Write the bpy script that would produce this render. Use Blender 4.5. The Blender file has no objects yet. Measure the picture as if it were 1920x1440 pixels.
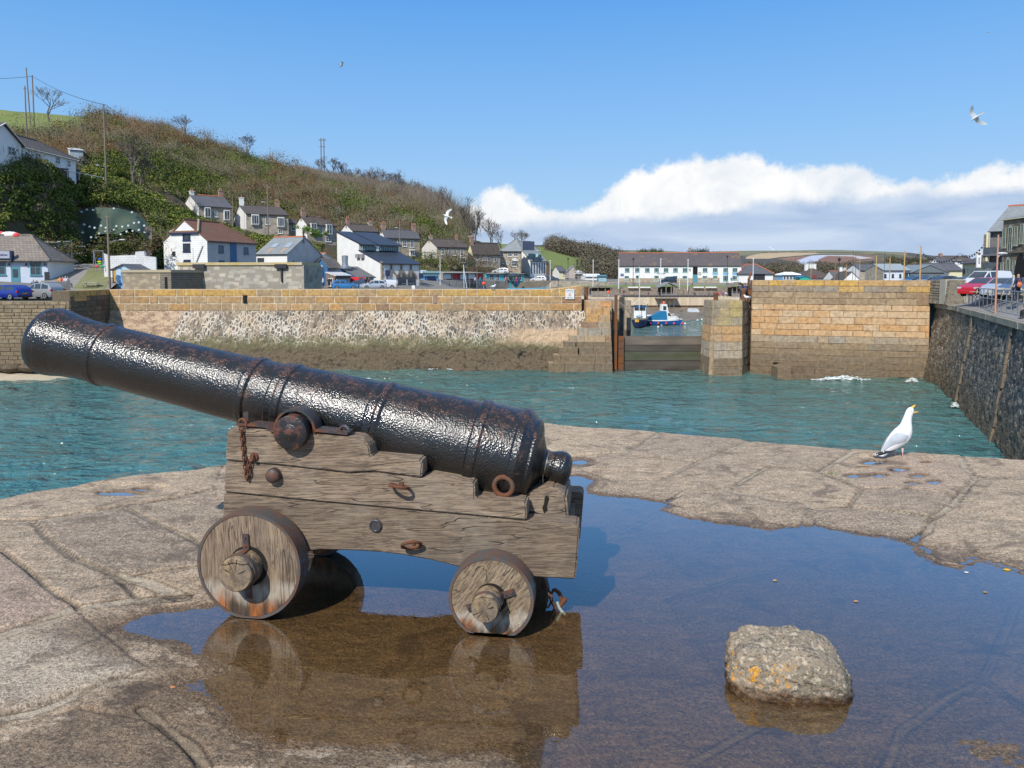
import bpy,bmesh,math,random
import numpy as np
from mathutils import Vector,Matrix
R = math.radians
SC = bpy.context.scene
COL = SC.collection
random.seed(7)
rng = np.random.default_rng(7)
# ---------------- camera (photo measured in 1920x1440 pixels) ----------------
F,HZ,EYE,PIT = 1350.0,515.0,1.65,R(3.5)
cp,sp = math.cos(PIT),math.sin(PIT)
PY = HZ+F*math.tan(PIT)
cam_d = bpy.data.cameras.new("camera")
cam = bpy.data.objects.new("camera",cam_d); COL.objects.link(cam)
cam.location = (0,0,EYE); cam.rotation_euler = (R(90)-PIT,0,0)
cam_d.sensor_width = 36; cam_d.lens = F/1920*36
cam_d.shift_y =-(720-PY)/1920
cam_d.clip_start = 0.05; cam_d.clip_end = 9000
SC.camera = cam
# ---------------- world: sky with a bank of cumulus over the far hills ----------------
SUN_EL,SUN_AZ = R(43),R(-153)     # azimuth from +Y, clockwise: behind the camera, to the left
w = bpy.data.worlds.new("World"); SC.world = w; w.use_nodes = True
nt = w.node_tree; nt.nodes.clear()
def NN(nt,t,**k):
    n = nt.nodes.new(t)
    for a,b in k.items(): setattr(n,a,b)
    return n
L = nt.links.new
out = NN(nt,'ShaderNodeOutputWorld'); bg = NN(nt,'ShaderNodeBackground')
sky = NN(nt,'ShaderNodeTexSky',sky_type='NISHITA',sun_disc=False)
sky.sun_elevation = SUN_EL; sky.sun_rotation = SUN_AZ; sky.air_density = 1.15; sky.dust_density = 0.35; sky.ozone_density = 2.6
def MATH(nt,op,a,b=None,c=None,clamp=False):
    n = NN(nt,'ShaderNodeMath',operation=op,use_clamp=clamp)
    for i,v in enumerate((a,b,c)):
        if v is None: continue
        if isinstance(v,(int,float)): n.inputs[i].default_value = v
        else: nt.links.new(v,n.inputs[i])
    return n.outputs[0]
def RAMPN(nt,src,pts,interp='LINEAR'):
    r = NN(nt,'ShaderNodeValToRGB'); r.color_ramp.interpolation = interp
    e = r.color_ramp.elements
    while len(e) > 1: e.remove(e[-1])
    e[0].position = pts[0][0]; c = pts[0][1]; e[0].color = (c[0],c[1],c[2],1) if hasattr(c,'__len__') else (c,c,c,1)
    for p,c in pts[1:]:
        x = e.new(p); x.color = (c[0],c[1],c[2],1) if hasattr(c,'__len__') else (c,c,c,1)
    nt.links.new(src,r.inputs[0]); return r.outputs[0]
def NOISE(nt,vec,scale,detail=5,rough=.55,dist=0.0,typ='FBM'):
    n = NN(nt,'ShaderNodeTexNoise',noise_type=typ)
    n.inputs['Scale'].default_value = scale; n.inputs['Detail'].default_value = detail
    n.inputs['Roughness'].default_value = rough; n.inputs['Distortion'].default_value = dist
    if vec is not None: nt.links.new(vec,n.inputs['Vector'])
    return n.outputs['Fac']
def MIXC(nt,fac,a,b,mode='MIX'):
    n = NN(nt,'ShaderNodeMix',data_type='RGBA',blend_type=mode)
    for i,v in ((0,fac),(6,a),(7,b)):
        if isinstance(v,(int,float)): n.inputs[i].default_value = v
        elif isinstance(v,(tuple,list)): n.inputs[i].default_value = (v[0],v[1],v[2],1)
        else: nt.links.new(v,n.inputs[i])
    return n.outputs[2]
tc = NN(nt,'ShaderNodeTexCoord'); sx = NN(nt,'ShaderNodeSeparateXYZ'); L(tc.outputs['Generated'],sx.inputs[0])
dx,dy,dz = sx.outputs
az = MATH(nt,'ARCTAN2',dx,dy)                                       # heading, 0 = along +Y
el = MATH(nt,'ARCSINE',dz)
u = MATH(nt,'MULTIPLY_ADD',az,1/2.0,.5)                            # -1..1 rad -> 0..1
def A(px): return .5+math.atan2(px-960,F)/2.0
def E(py,px=1300): return math.atan2(HZ-py,math.hypot(F,px-960))/.3
topc = RAMPN(nt,u,[(0.0,-.4),(A(600),-.4),(A(800),.02),(A(840),E(435)),(A(885),E(378)),(A(955),E(350)),(A(1000),E(382)),(A(1060),E(388)),
    (A(1120),E(368)),(A(1190),E(330)),(A(1270),E(303)),(A(1350),E(300)),(A(1430),E(318)),(A(1600),E(336)),(A(1740),E(374)),(A(1830),E(348)),(A(1920),E(352)),(1,.35)])
warp = MATH(nt,'MULTIPLY_ADD',NOISE(nt,tc.outputs['Generated'],15,9,.64),.26,-.13)
warp2 = MATH(nt,'MULTIPLY_ADD',NOISE(nt,tc.outputs['Generated'],5,3,.5),.12,-.06)
elv = MATH(nt,'ADD',MATH(nt,'ADD',MATH(nt,'DIVIDE',el,.3),warp),warp2)
dd = MATH(nt,'SUBTRACT',topc,elv)
mask = RAMPN(nt,MATH(nt,'MULTIPLY_ADD',dd,4.0,.5),[(.36,0.0),(.56,1.0)],'EASE')
# white towers above a hazy grey-blue base
basec = RAMPN(nt,u,[(0,.2),(A(880),E(425)),(A(1000),E(418)),(A(1120),E(405)),(A(1250),E(412)),(A(1400),E(388)),(A(1600),E(378)),(A(1920),E(376))])
bs = MATH(nt,'SUBTRACT',MATH(nt,'ADD',MATH(nt,'DIVIDE',el,.3),MATH(nt,'MULTIPLY',warp,.55)),basec)
wf = RAMPN(nt,MATH(nt,'MULTIPLY_ADD',bs,4.0,.5),[(.36,0.0),(.6,1.0)],'EASE')
detail = NOISE(nt,tc.outputs['Generated'],13,7,.6,.4)
white = MIXC(nt,RAMPN(nt,detail,[(.33,0.0),(.6,1.0)]),(.74,.81,.90),(1.0,1.0,1.0))
sm = NN(nt,'ShaderNodeMapping'); sm.inputs['Scale'].default_value = (1,1,5); L(tc.outputs['Generated'],sm.inputs[0])
grey = MIXC(nt,RAMPN(nt,NOISE(nt,sm.outputs[0],4.5,5,.55,.5),[(.38,0.0),(.66,1.0)]),(.40,.54,.77),(.62,.73,.89))
ccol = MIXC(nt,wf,grey,white)
gradc = RAMPN(nt,el,[(0.0,(.47,.66,.89)),(.08,(.38,.62,.93)),(.2,(.25,.54,.97)),(.36,(.11,.40,.93)),(.6,(.10,.36,.88)),(.8,(.25,.42,.74)),(1,(.42,.50,.68))])  # upper stops greyed, out of view, to weaken the blue fill in shadows
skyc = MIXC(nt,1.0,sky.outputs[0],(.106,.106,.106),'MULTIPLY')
skyb = MIXC(nt,.8,skyc,gradc)
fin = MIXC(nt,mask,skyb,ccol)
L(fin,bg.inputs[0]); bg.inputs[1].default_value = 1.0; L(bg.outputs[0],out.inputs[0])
# ---------------- sun ----------------
sun_d = bpy.data.lights.new("sun",'SUN'); sun_d.energy = 4.6; sun_d.angle = R(.53); sun_d.color = (1,.955,.88)
sun = bpy.data.objects.new("sun",sun_d); COL.objects.link(sun)
to_sun = Vector((math.sin(SUN_AZ)*math.cos(SUN_EL),math.cos(SUN_AZ)*math.cos(SUN_EL),math.sin(SUN_EL)))
sun.rotation_euler = to_sun.to_track_quat('Z','Y').to_euler()
vs = SC.view_settings; SC.display_settings.display_device = 'sRGB'
vs.view_transform = 'Standard'; vs.look = 'None'; vs.exposure = 0.0; vs.gamma = 1
SC.cycles.max_bounces = 6; SC.cycles.transparent_max_bounces = 8; SC.cycles.caustics_reflective = False; SC.cycles.caustics_refractive = False
# ---------------- where photo pixels stand in the world ----------------
def ray(px,py):
    a,b = (px-960)/F,(PY-py)/F
    return Vector((a,cp+b*sp,-sp+b*cp))
def G(px,py,z=0.0):
    d = ray(px,py); t = (z-EYE)/d.z
    return Vector((d.x*t,d.y*t,z))
def W(px,py,Y):
    d = ray(px,py); t = Y/d.y
    return Vector((d.x*t,Y,EYE+d.z*t))
def PX(v):
    dep = v[1]*cp-(v[2]-EYE)*sp
    return 960+F*v[0]/dep,PY-F*(v[1]*sp+(v[2]-EYE)*cp)/dep
# ---------------- mesh helpers ----------------
class MB:
    def __init__(s): s.v = []; s.f = []; s.m = []; s.c = None
    def add(s,vs_,fs,m=0):
        o = len(s.v); s.v += [tuple(x) for x in vs_]; s.f += [tuple(i+o for i in f) for f in fs]; s.m += [m]*len(fs); return s
    def box(s,a,b,m=0,M=None):
        x0,y0,z0 = a; x1,y1,z1 = b
        p = [Vector(q) for q in ((x0,y0,z0),(x1,y0,z0),(x1,y1,z0),(x0,y1,z0),(x0,y0,z1),(x1,y0,z1),(x1,y1,z1),(x0,y1,z1))]
        if M is not None: p = [M @ q for q in p]
        return s.add(p,[(0,3,2,1),(4,5,6,7),(0,1,5,4),(1,2,6,5),(2,3,7,6),(3,0,4,7)],m)
    def prism(s,poly,ext,m=0):      # poly: 3-D points in a plane, ext: extrusion vector
        n = len(poly); e = Vector(ext); P = [Vector(p) for p in poly]
        nrm = sum(((P[i].cross(P[(i+1) % n])) for i in range(n)),Vector())
        if nrm.dot(e) > 0: P.reverse()
        return s.add(P+[p+e for p in P],[tuple(range(n)),tuple(range(2*n-1,n-1,-1))]+[(i,i+n,(i+1) % n+n,(i+1) % n) for i in range(n)],m)
    def tube(s,path,r,n=8,m=0,cap=True,closed=False):
        P = [Vector(p) for p in path]; k = len(P); rr = r if hasattr(r,'__len__') else [r]*k
        vs_,fs = [],[]; ref = None
        for i in range(k):
            if closed: t = P[(i+1) % k]-P[i-1]
            else: t = P[min(i+1,k-1)]-P[max(i-1,0)]
            t.normalize()
            if ref is None: ref = Vector((0,0,1)) if abs(t.z) < .9 else Vector((1,0,0))
            a = (ref-t*ref.dot(t)).normalized(); ref = a; b = t.cross(a)
            for j in range(n):
                q = 2*math.pi*j/n; vs_.append(P[i]+(a*math.cos(q)+b*math.sin(q))*rr[i])
        for i in range(k if closed else k-1):
            i2 = (i+1) % k
            for j in range(n): fs.append((i*n+j,i*n+(j+1) % n,i2*n+(j+1) % n,i2*n+j))
        if cap and not closed: fs += [tuple(range(n-1,-1,-1)),tuple(range((k-1)*n,k*n))]
        return s.add(vs_,fs,m)
    def cyl(s,a,b,r,r2=None,n=12,m=0): return s.tube([a,b],[r,r if r2 is None else r2],n,m)
    def ball(s,c,r,n=10,m=0,sc=(1,1,1)):
        vs_,fs = [],[]; k = max(4,n//2)
        for i in range(k+1):
            th = math.pi*i/k
            for j in range(n):
                ph = 2*math.pi*j/n
                vs_.append((c[0]+r*sc[0]*math.sin(th)*math.cos(ph),c[1]+r*sc[1]*math.sin(th)*math.sin(ph),c[2]+r*sc[2]*math.cos(th)))
        for i in range(k):
            for j in range(n): fs.append((i*n+j,(i+1)*n+j,(i+1)*n+(j+1) % n,i*n+(j+1) % n))
        return s.add(vs_,fs,m)
    def torus(s,c,Rr,r,ax=(0,1,0),n=24,k=10,m=0,a0=0,a1=360):
        ax = Vector(ax).normalized(); e = Vector((0,0,1)) if abs(ax.z) < .9 else Vector((1,0,0))
        x = (e-ax*e.dot(ax)).normalized(); y = ax.cross(x); cl = (a1-a0) >= 360
        q = [R(a0+(a1-a0)*i/(n if cl else n-1)) for i in range(n)]
        return s.tube([Vector(c)+x*math.cos(t)*Rr+y*math.sin(t)*Rr for t in q],r,k,m,True,cl)
    def lathe(s,prof,a,ax,n=32,m=0):   # prof: (distance along axis, radius)
        a = Vector(a); ax = Vector(ax).normalized(); e = Vector((0,0,1)) if abs(ax.z) < .9 else Vector((1,0,0))
        x = (e-ax*e.dot(ax)).normalized(); y = ax.cross(x); vs_,fs = [],[]
        for t,r in prof:
            for j in range(n):
                q = 2*math.pi*j/n; vs_.append(a+ax*t+(x*math.cos(q)+y*math.sin(q))*r)
        for i in range(len(prof)-1):
            for j in range(n): fs.append((i*n+j,i*n+(j+1) % n,(i+1)*n+(j+1) % n,(i+1)*n+j))
        fs += [tuple(range(n-1,-1,-1)),tuple(range((len(prof)-1)*n,len(prof)*n))]
        return s.add(vs_,fs,m)
    def build(s,name,mats,parent=None,smooth=False,bevel=0,local=True,**tagk):
        me = bpy.data.meshes.new(name); me.from_pydata(s.v,[],s.f); me.update()
        if not isinstance(mats,(list,tuple)): mats = [mats]
        for m in mats: me.materials.append(m)
        if any(s.m): me.polygons.foreach_set('material_index',s.m)
        if bevel:
            bm = bmesh.new(); bm.from_mesh(me)
            bmesh.ops.recalc_face_normals(bm,faces=bm.faces)
            ed = [e for e in bm.edges if len(e.link_faces) == 2 and e.calc_face_angle(0) > .5]
            bmesh.ops.bevel(bm,geom=ed,offset=bevel,segments=2,affect='EDGES',clamp_overlap=True)
            bm.to_mesh(me); bm.free()
        if smooth:
            me.polygons.foreach_set('use_smooth',[True]*len(me.polygons))
            if smooth != 2:
                me.set_sharp_from_angle(angle=R(38))
        o = bpy.data.objects.new(name,me); COL.objects.link(o)
        if s.c is not None:
            at = me.color_attributes.new('Col','FLOAT_COLOR','CORNER')
            cc = []
            for f,c in zip(s.f,s.c): cc += [c[0],c[1],c[2],1.0]*len(f)
            at.data.foreach_set('color',cc)
        if parent is not None:
            o.parent = parent
            if not local: me.transform(MW(parent).inverted())
        if tagk: tag(o,**tagk)
        return o
def MW(o):
    m = Matrix.LocRotScale(o.location,o.rotation_euler,o.scale)
    return MW(o.parent) @ m if o.parent else m
def tag(o,label=None,cat=None,group=None,kind=None):
    if label: o['label'] = label
    if cat: o['category'] = cat
    if group: o['group'] = group
    if kind: o['kind'] = kind
    return o
def thing(name,label,cat,loc=(0,0,0),rz=0.0,group=None,ux=None):
    o = bpy.data.objects.new(name,None); COL.objects.link(o); o.empty_display_size = .2
    o.location = loc; o.rotation_euler = (0,0,rz if ux is None else math.atan2(ux[1],ux[0]))
    return tag(o,label,cat,group)
def copy_tree(o,parent=None):
    c = o.copy(); COL.objects.link(c)
    if parent: c.parent = parent
    for ch in list(o.children): copy_tree(ch,c)
    return c
def bulk(name,V,Fc,mat,cols=None,attrs=None,smooth=False,parent=None):
    """numpy mesh: V (n,3), Fc (m,k) with equal-sized faces."""
    me = bpy.data.meshes.new(name); V = np.asarray(V,np.float32); Fc = np.asarray(Fc,np.int32); k = Fc.shape[1]
    me.vertices.add(len(V)); me.vertices.foreach_set('co',V.ravel())
    me.loops.add(Fc.size); me.loops.foreach_set('vertex_index',Fc.ravel())
    me.polygons.add(len(Fc)); me.polygons.foreach_set('loop_start',np.arange(0,Fc.size,k,dtype=np.int32))
    me.update(calc_edges=True)
    for m in (mat if isinstance(mat,list) else [mat]): me.materials.append(m)
    if cols is not None:
        at = me.color_attributes.new('Col','FLOAT_COLOR','POINT'); c4 = np.ones((len(V),4),np.float32); c4[:,:3] = cols
        at.data.foreach_set('color',c4.ravel())
    for n_,a in (attrs or {}).items():
        at = me.attributes.new(n_,'FLOAT','POINT'); at.data.foreach_set('value',np.asarray(a,np.float32).ravel())
    if smooth: me.polygons.foreach_set('use_smooth',np.ones(len(Fc),bool))
    o = bpy.data.objects.new(name,me); COL.objects.link(o)
    if parent: o.parent = parent
    return o
def grid_faces(nr,nc):
    i = np.arange(nr-1)[:,None]*nc+np.arange(nc-1)[None]; i = i.ravel()
    return np.stack([i,i+1,i+nc+1,i+nc],1)
# smooth value noise for numpy arrays
_tab = rng.random((256,256))
def vnoise(x,y,sc=1.0,oc=4,rough=.5):
    x = np.asarray(x,float)*sc; y = np.asarray(y,float)*sc; t = 0; a = 1; s_ = 0
    for o in range(oc):
        xi,yi = np.floor(x).astype(int),np.floor(y).astype(int); fx,fy = x-xi,y-yi
        fx = fx*fx*(3-2*fx); fy = fy*fy*(3-2*fy)
        g = lambda a_,b_: _tab[(a_+37*o) & 255,(b_+91*o) & 255]
        t = t+a*((g(xi,yi)*(1-fx)+g(xi+1,yi)*fx)*(1-fy)+(g(xi,yi+1)*(1-fx)+g(xi+1,yi+1)*fx)*fy)
        s_ += a; a *= rough; x = x*2.03+11.3; y = y*2.03+5.7
    return t/s_
def seg_dist(X,Y,pts,closed=False):
    d = np.full(np.shape(X),1e9); n = len(pts)
    for i in range(n if closed else n-1):
        ax,ay = pts[i][0],pts[i][1]; bx,by = pts[(i+1) % n][0],pts[(i+1) % n][1]
        vx,vy = bx-ax,by-ay; t = np.clip(((X-ax)*vx+(Y-ay)*vy)/(vx*vx+vy*vy+1e-12),0,1)
        d = np.minimum(d,np.hypot(X-ax-t*vx,Y-ay-t*vy))
    return d
def inside(X,Y,pts):
    r = np.zeros(np.shape(X),bool); n = len(pts)
    for i in range(n):
        ax,ay = pts[i][0],pts[i][1]; bx,by = pts[(i+1) % n][0],pts[(i+1) % n][1]
        if ay == by: continue
        c = ((ay > Y) != (by > Y)) & (X < (bx-ax)*(Y-ay)/(by-ay)+ax); r ^= c
    return r
def sdist(X,Y,pts):      # positive inside
    d = seg_dist(X,Y,pts,True); return np.where(inside(X,Y,pts),d,-d)
# ---------------- materials ----------------
_mc = {}
def newmat(name):
    m = bpy.data.materials.new(name); m.use_nodes = True; nt = m.node_tree
    b = nt.nodes['Principled BSDF']; return m,nt,b
def coords(nt,kind='Object',scale=(1,1,1),rot=(0,0,0)):
    t = NN(nt,'ShaderNodeTexCoord'); mp = NN(nt,'ShaderNodeMapping'); mp.inputs['Scale'].default_value = scale; mp.inputs['Rotation'].default_value = rot
    nt.links.new(t.outputs[kind],mp.inputs[0]); return mp.outputs[0]
def setbump(nt,b,h,strength=.3,dist=.01):
    n = NN(nt,'ShaderNodeBump'); n.inputs['Strength'].default_value = strength; n.inputs['Distance'].default_value = dist
    nt.links.new(h,n.inputs['Height']); nt.links.new(n.outputs[0],b.inputs['Normal']); return n
def mat(name,c1,c2=None,scale=3.0,rough=.8,bump=0.0,bscale=None,bdist=.02,metal=0.0,lo=.35,hi=.65,spec=None,stretch=(1,1,1),vcol=False,detail=5):
    if name in _mc: return _mc[name]
    m,nt,b = newmat(name); v = coords(nt,'Object',stretch)
    if c2 is None: c2 = tuple(x*.8 for x in c1)
    f = RAMPN(nt,NOISE(nt,v,scale,detail,.6),[(lo,0.0),(hi,1.0)])
    c = MIXC(nt,f,c1,c2)
    if vcol:
        a = NN(nt,'ShaderNodeAttribute',attribute_name='Col'); c = MIXC(nt,1.0,a.outputs['Color'],c,'MULTIPLY')
    nt.links.new(c,b.inputs['Base Color']); b.inputs['Roughness'].default_value = rough; b.inputs['Metallic'].default_value = metal
    if spec is not None: b.inputs['Specular IOR Level'].default_value = spec
    if bump: setbump(nt,b,NOISE(nt,v,bscale or scale*4,6,.65),bump,bdist)
    _mc[name] = m; return m
def flat(name,c,rough=.5,metal=0.0):
    return mat(name,c,tuple(x*.88 for x in c),2.0,rough,metal=metal)
GLASS = None
def glass():
    global GLASS
    if GLASS: return GLASS
    m,nt,b = newmat('window_glass'); b.inputs['Base Color'].default_value = (.03,.045,.06,1); b.inputs['Roughness'].default_value = .08
    b.inputs['Specular IOR Level'].default_value = .7
    v = coords(nt); nt.links.new(MIXC(nt,NOISE(nt,v,1.3,2),(.01,.015,.02),(.09,.11,.13)),b.inputs['Base Color'])
    GLASS = m; return m
WHITE = flat('white_paint',(.78,.78,.75)); DARKM = flat('dark_metal',(.03,.03,.035),.5); STEEL = mat('galvanised_steel',(.42,.45,.48),(.3,.33,.36),8,.45,metal=.6)
BLACK = flat('black_rubber',(.015,.015,.015),.7)
# =============== WATER ===============
WL =-7.9
def water_mat():
    m,nt,b = newmat('harbour_water'); g = NN(nt,'ShaderNodeNewGeometry')
    mp = NN(nt,'ShaderNodeMapping'); mp.inputs['Scale'].default_value = (.55,1.0,1); mp.inputs['Rotation'].default_value = (0,0,R(12)); nt.links.new(g.outputs['Position'],mp.inputs[0])
    n1 = NOISE(nt,mp.outputs[0],.42,4,.5,.6); n2 = NOISE(nt,mp.outputs[0],2.1,4,.55,.5); n3 = NOISE(nt,mp.outputs[0],.06,3,.5)
    h = MATH(nt,'ADD',MATH(nt,'MULTIPLY',n1,1.25),MATH(nt,'MULTIPLY',n2,.5))
    setbump(nt,b,h,1.0,1.6)
    s = NN(nt,'ShaderNodeSeparateXYZ'); nt.links.new(g.outputs['Position'],s.inputs[0])
    near = MATH(nt,'MULTIPLY_ADD',s.outputs[1],1/45.,-.75,clamp=True)
    c = MIXC(nt,near,(.055,.195,.21),(.125,.185,.14))
    c = MIXC(nt,RAMPN(nt,n3,[(.35,0.),(.65,1.)]),c,(.05,.15,.145))
    sand = MATH(nt,'MULTIPLY',RAMPN(nt,n1,[(.4,0.),(.75,1.)]),.35)
    c = MIXC(nt,MATH(nt,'MULTIPLY',sand,near),c,(.15,.155,.10))
    nt.links.new(c,b.inputs['Base Color']); b.inputs['Roughness'].default_value = .07; b.inputs['IOR'].default_value = 1.5
    return m
HW = water_mat()
ys = np.concatenate([np.arange(7,30,.5),np.arange(30,76,.3),np.geomspace(76,400,60)]); xs = np.arange(-90,60,.38)
XX,YY = np.meshgrid(xs,ys)
ZZ = WL+.30*(vnoise(XX*.55+YY*.2,YY,.42,3,.5)-.5)+.2*(vnoise(XX*.6-YY*.3+50,YY,1.1,2,.5)-.5)
V = np.stack([XX,YY,ZZ],-1).reshape(-1,3)
o = bulk('water',V,grid_faces(len(ys),len(xs)),HW,smooth=True); tag(o,kind='structure')
b = MB(); b.box((-600,-200,WL-1.5),(600,110,WL-1.2)); b.build('seabed',mat('sand_bed',(.2,.17,.11),scale=.2),kind='structure')
# =============== QUAY (near, paved with granite slabs) ===============
epx = [(-120,963),(0,940),(60,927),(130,917),(190,904),(250,895),(310,889),(370,884),(420,874),(600,846),(800,816),(940,797),(978,792),(1005,795),(1100,805),(1200,810),(1300,819),(1380,824),(1410,829),(1440,832),(1520,838),(1600,845),(1660,850),(1740,854),(1800,857),(1920,864),(2100,876)]
edge = [G(*p) for p in epx]; eL = edge[0]+(edge[0]-edge[1]).normalized()*14; eR = edge[-1]+(edge[-1]-edge[-2]).normalized()*14
QP = [eL]+edge+[eR,Vector((16,-12,0)),Vector((-18,-12,0))]
ppx = [(1060,894),(1085,892),(1112,901),(1104,914),(1100,925),(1150,931),(1200,936),(1245,946),(1238,960),(1270,968),(1330,980),(1400,992),(1442,996),(1490,990),(1530,988),(1600,1003),(1680,1012),(1732,1030),(1718,1040),(1750,1058),(1800,1068),(1830,1050),(1870,1060),(1925,1078),(2300,1120),(2600,1720),(880,1720),(985,1440),(935,1408),(700,1398),(500,1385),(438,1358),(400,1318),(352,1284),(440,1256),(372,1222),(320,1205),(250,1196),(222,1178),(262,1158),(330,1143),(400,1140),(450,1118),(600,1000),(800,940),(1000,905),(1040,886)]
PP = [G(*p) for p in ppx]
smallp = [(1638,869,22,4.5),(1683,882,18,4.5),(1606,894,22,3.5),(1645,893,15,3.5),(1722,893,16,3.5),(1710,907,13,3),(1752,905,13,3.5),(1620,877,10,2),(1735,868,7,2),(225,926,36,5),(265,919,16,3),(1085,868,15,4)]
nr,nc = 900,640
ty = np.geomspace(1.15,9.4,nr); sxx = np.linspace(-1.05,1.05,nc)
Yq,Sq = np.meshgrid(ty,sxx,indexing='ij'); Xq = Sq*(Yq+.35)
px_,py_ = PX((Xq,Yq,0*Xq))
wob = .05*(vnoise(Xq,Yq,6,4)-.5)+.02*(vnoise(Xq+9,Yq,25,3)-.5)
sd = sdist(Xq,Yq,PP)+wob*1.6
jl = [([(-60,992),(0,985),(62,982),(150,968),(235,957),(330,938),(400,922)],.022),([(235,957),(290,985),(350,1010),(385,1032)],.02),([(62,982),(85,1012),(140,1055),(215,1085),(260,1125)],.02),
 ([(-60,1000),(0,1035),(50,1075),(100,1120),(150,1148)],.014),([(-60,1218),(0,1203),(75,1176),(150,1147),(250,1131),(345,1124)],.04),([(215,1085),(262,1095),(345,1124)],.045),([(235,1088),(300,1078),(380,1065)],.014),
 ([(-60,1368),(0,1357),(60,1348),(110,1330),(150,1310)],.028),([(150,1310),(210,1285),(265,1275)],.006),([(268,1335),(300,1362),(330,1388),(362,1405),(385,1450)],.026),([(1235,818),(1205,835),(1170,853)],.03),([(1405,830),(1345,858),(1310,870),(1240,905)],.022),
 ([(1000,836),(1060,828),(1170,832)],.018),([(1310,870),(1240,863),(1180,862)],.014),([(1440,880),(1400,902),(1365,927),(1290,924),(1255,940)],.02),([(1365,927),(1440,932),(1500,943),(1530,960)],.025),([(1515,960),(1590,955),(1615,922)],.016),
 ([(1590,955),(1700,968),(1748,976),(1790,950),(1812,918),(1830,900),(1806,882),(1800,863)],.026),([(1615,922),(1700,923),(1760,925),(1790,937)],.013),([(1748,976),(1740,1000),(1712,1014)],.025),([(1830,900),(1925,902)],.012),([(1535,890),(1600,852)],.03),([(1440,843),(1490,868),(1535,890),(1615,922)],.012),
 ([(1650,1460),(1690,1365),(1770,1310),(1845,1268),(1885,1180),(1905,1130)],.02),([(1845,1268),(1930,1330)],.015),([(1250,1120),(1380,1080),(1560,1040)],.012),([(1130,1010),(1240,960)],.02),([(1640,1345),(1560,1330),(1440,1345),(1300,1420)],.02)]
wx = Xq+.010*(vnoise(Xq+3,Yq,9,3)-.5); wy = Yq+.012*(vnoise(Xq,Yq+7,9,3)-.5)
joint = np.zeros_like(Xq); rim = np.zeros_like(Xq)
for pts,wd in jl:
    d = seg_dist(wx,wy,[G(*p) for p in pts]); rim = np.maximum(rim,np.clip(1-np.abs(d-wd*.95)/.009,0,1)); joint = np.maximum(joint,.8*np.clip(1.5-d/(wd*.65),0,1))
relief = .010*(vnoise(Xq,Yq*1.8,3,4)-.5)+.006*(vnoise(Xq,Yq*2.5,14,4,.6)-.5)+.0035*(vnoise(Xq,Yq,60,2)-.5)
Z = np.where(sd > 0,-np.minimum(.016,sd*.045),np.minimum(.02,-sd*.07))+relief*np.clip(.35+np.abs(sd)*4,.35,1)
Z += np.where(sd <-.05,.004,0)-.010*joint*(sd < 0)-.010*rim*(sd < 0)+.012*(vnoise(Xq,Yq*1.5,1.1,3)-.5)*(sd <-.1)
Z = np.where((sd <-.03) & (Z < .004),.004,Z)
damp = np.clip(.5+sd*5,0,1)
for ex,ey,ra,rb in smallp:
    e0 = ((px_-ex)/ra)**2+((py_-ey)/rb)**2; kf_ = np.clip(1.6-e0*.16,0,1); Z = Z*(1-kf_)+.005*kf_
    e = ((px_-ex)/ra)**2+((py_-ey)/rb)**2+1.8*(vnoise(Xq,Yq,16,3)-.5); Z -= .055*np.clip(1.25-e,0,1); damp = np.maximum(damp,np.clip(1.9-e*.75,0,.95))
dpoly = [(75,1205),(150,1168),(240,1150),(420,1128),(480,1160),(1030,1370),(1000,1720),(-300,1720),(-100,1412),(60,1376),(150,1338),(270,1290),(330,1262),(190,1240)]
dp = sdist(Xq,Yq,[G(*p) for p in dpoly])+.22*(vnoise(Xq,Yq*1.5,3.5,4,.6)-.5)
damp = np.maximum(damp,np.clip(.5+dp*9,0,.85)*(vnoise(Xq+4,Yq*1.6,5,4,.6) > .36))
SL = [[(-90,980),(0,980),(62,980),(235,954),(330,936),(400,919),(420,872),(310,884),(190,899),(60,922),(-90,945)],[(-90,1000),(62,985),(85,1012),(140,1055),(215,1085),(255,1122),(150,1146),(100,1120),(50,1075),(0,1036),(-90,1000)],
 [(64,983),(235,958),(290,986),(385,1031),(380,1063),(235,1086),(215,1083),(140,1053),(87,1010)],[(237,957),(402,922),(430,1000),(388,1030),(292,984)],[(-300,1030),(0,1038),(148,1150),(60,1178),(-300,1240)],[(215,1088),(262,1097),(380,1066),(420,1100),(345,1123),(255,1124)],[(-300,1250),(0,1212),(150,1156),(280,1262),(150,1310),(0,1352),(-300,1380)],
 [(1000,790),(1235,812),(1170,853),(1060,860),(1000,838)],[(1237,812),(1405,824),(1310,869),(1172,856)],[(1308,872),(1240,904),(1150,905),(1080,880),(1172,858)],[(1407,826),(1600,840),(1535,887),(1442,879),(1364,925),(1245,904),(1312,871)],[(1443,881),(1534,890),(1613,922),(1588,954),(1514,958),(1367,926)],
 [(1602,842),(1799,854),(1828,900),(1790,935),(1700,921),(1617,920),(1537,888)],[(1617,924),(1700,925),(1788,939),(1747,974),(1592,954)],[(1803,854),(2100,872),(2100,903),(1925,900),(1832,898)],[(1832,903),(2100,907),(2100,1095),(1925,1072),(1760,1052),(1714,1014),(1750,976),(1792,950)],[(1367,929),(1513,961),(1498,992),(1245,947),(1262,935)],[(1518,961),(1590,957),(1746,977),(1710,1013),(1532,990)],
 [(1100,925),(1245,960),(1330,985),(1130,1010),(1100,1000)],[(1250,1120),(1560,1040),(1700,1030),(1905,1130),(1845,1268),(1640,1345),(1400,1340)],[(300,1362),(380,1450),(420,1600),(100,1600),(-100,1400),(150,1340)],[(1690,1365),(1845,1270),(1990,1360),(1990,1600),(1650,1600)]]
tone = .5+.3*(vnoise(Xq,Yq,1.2,2)-.5); rs_ = np.random.default_rng(5)
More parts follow.
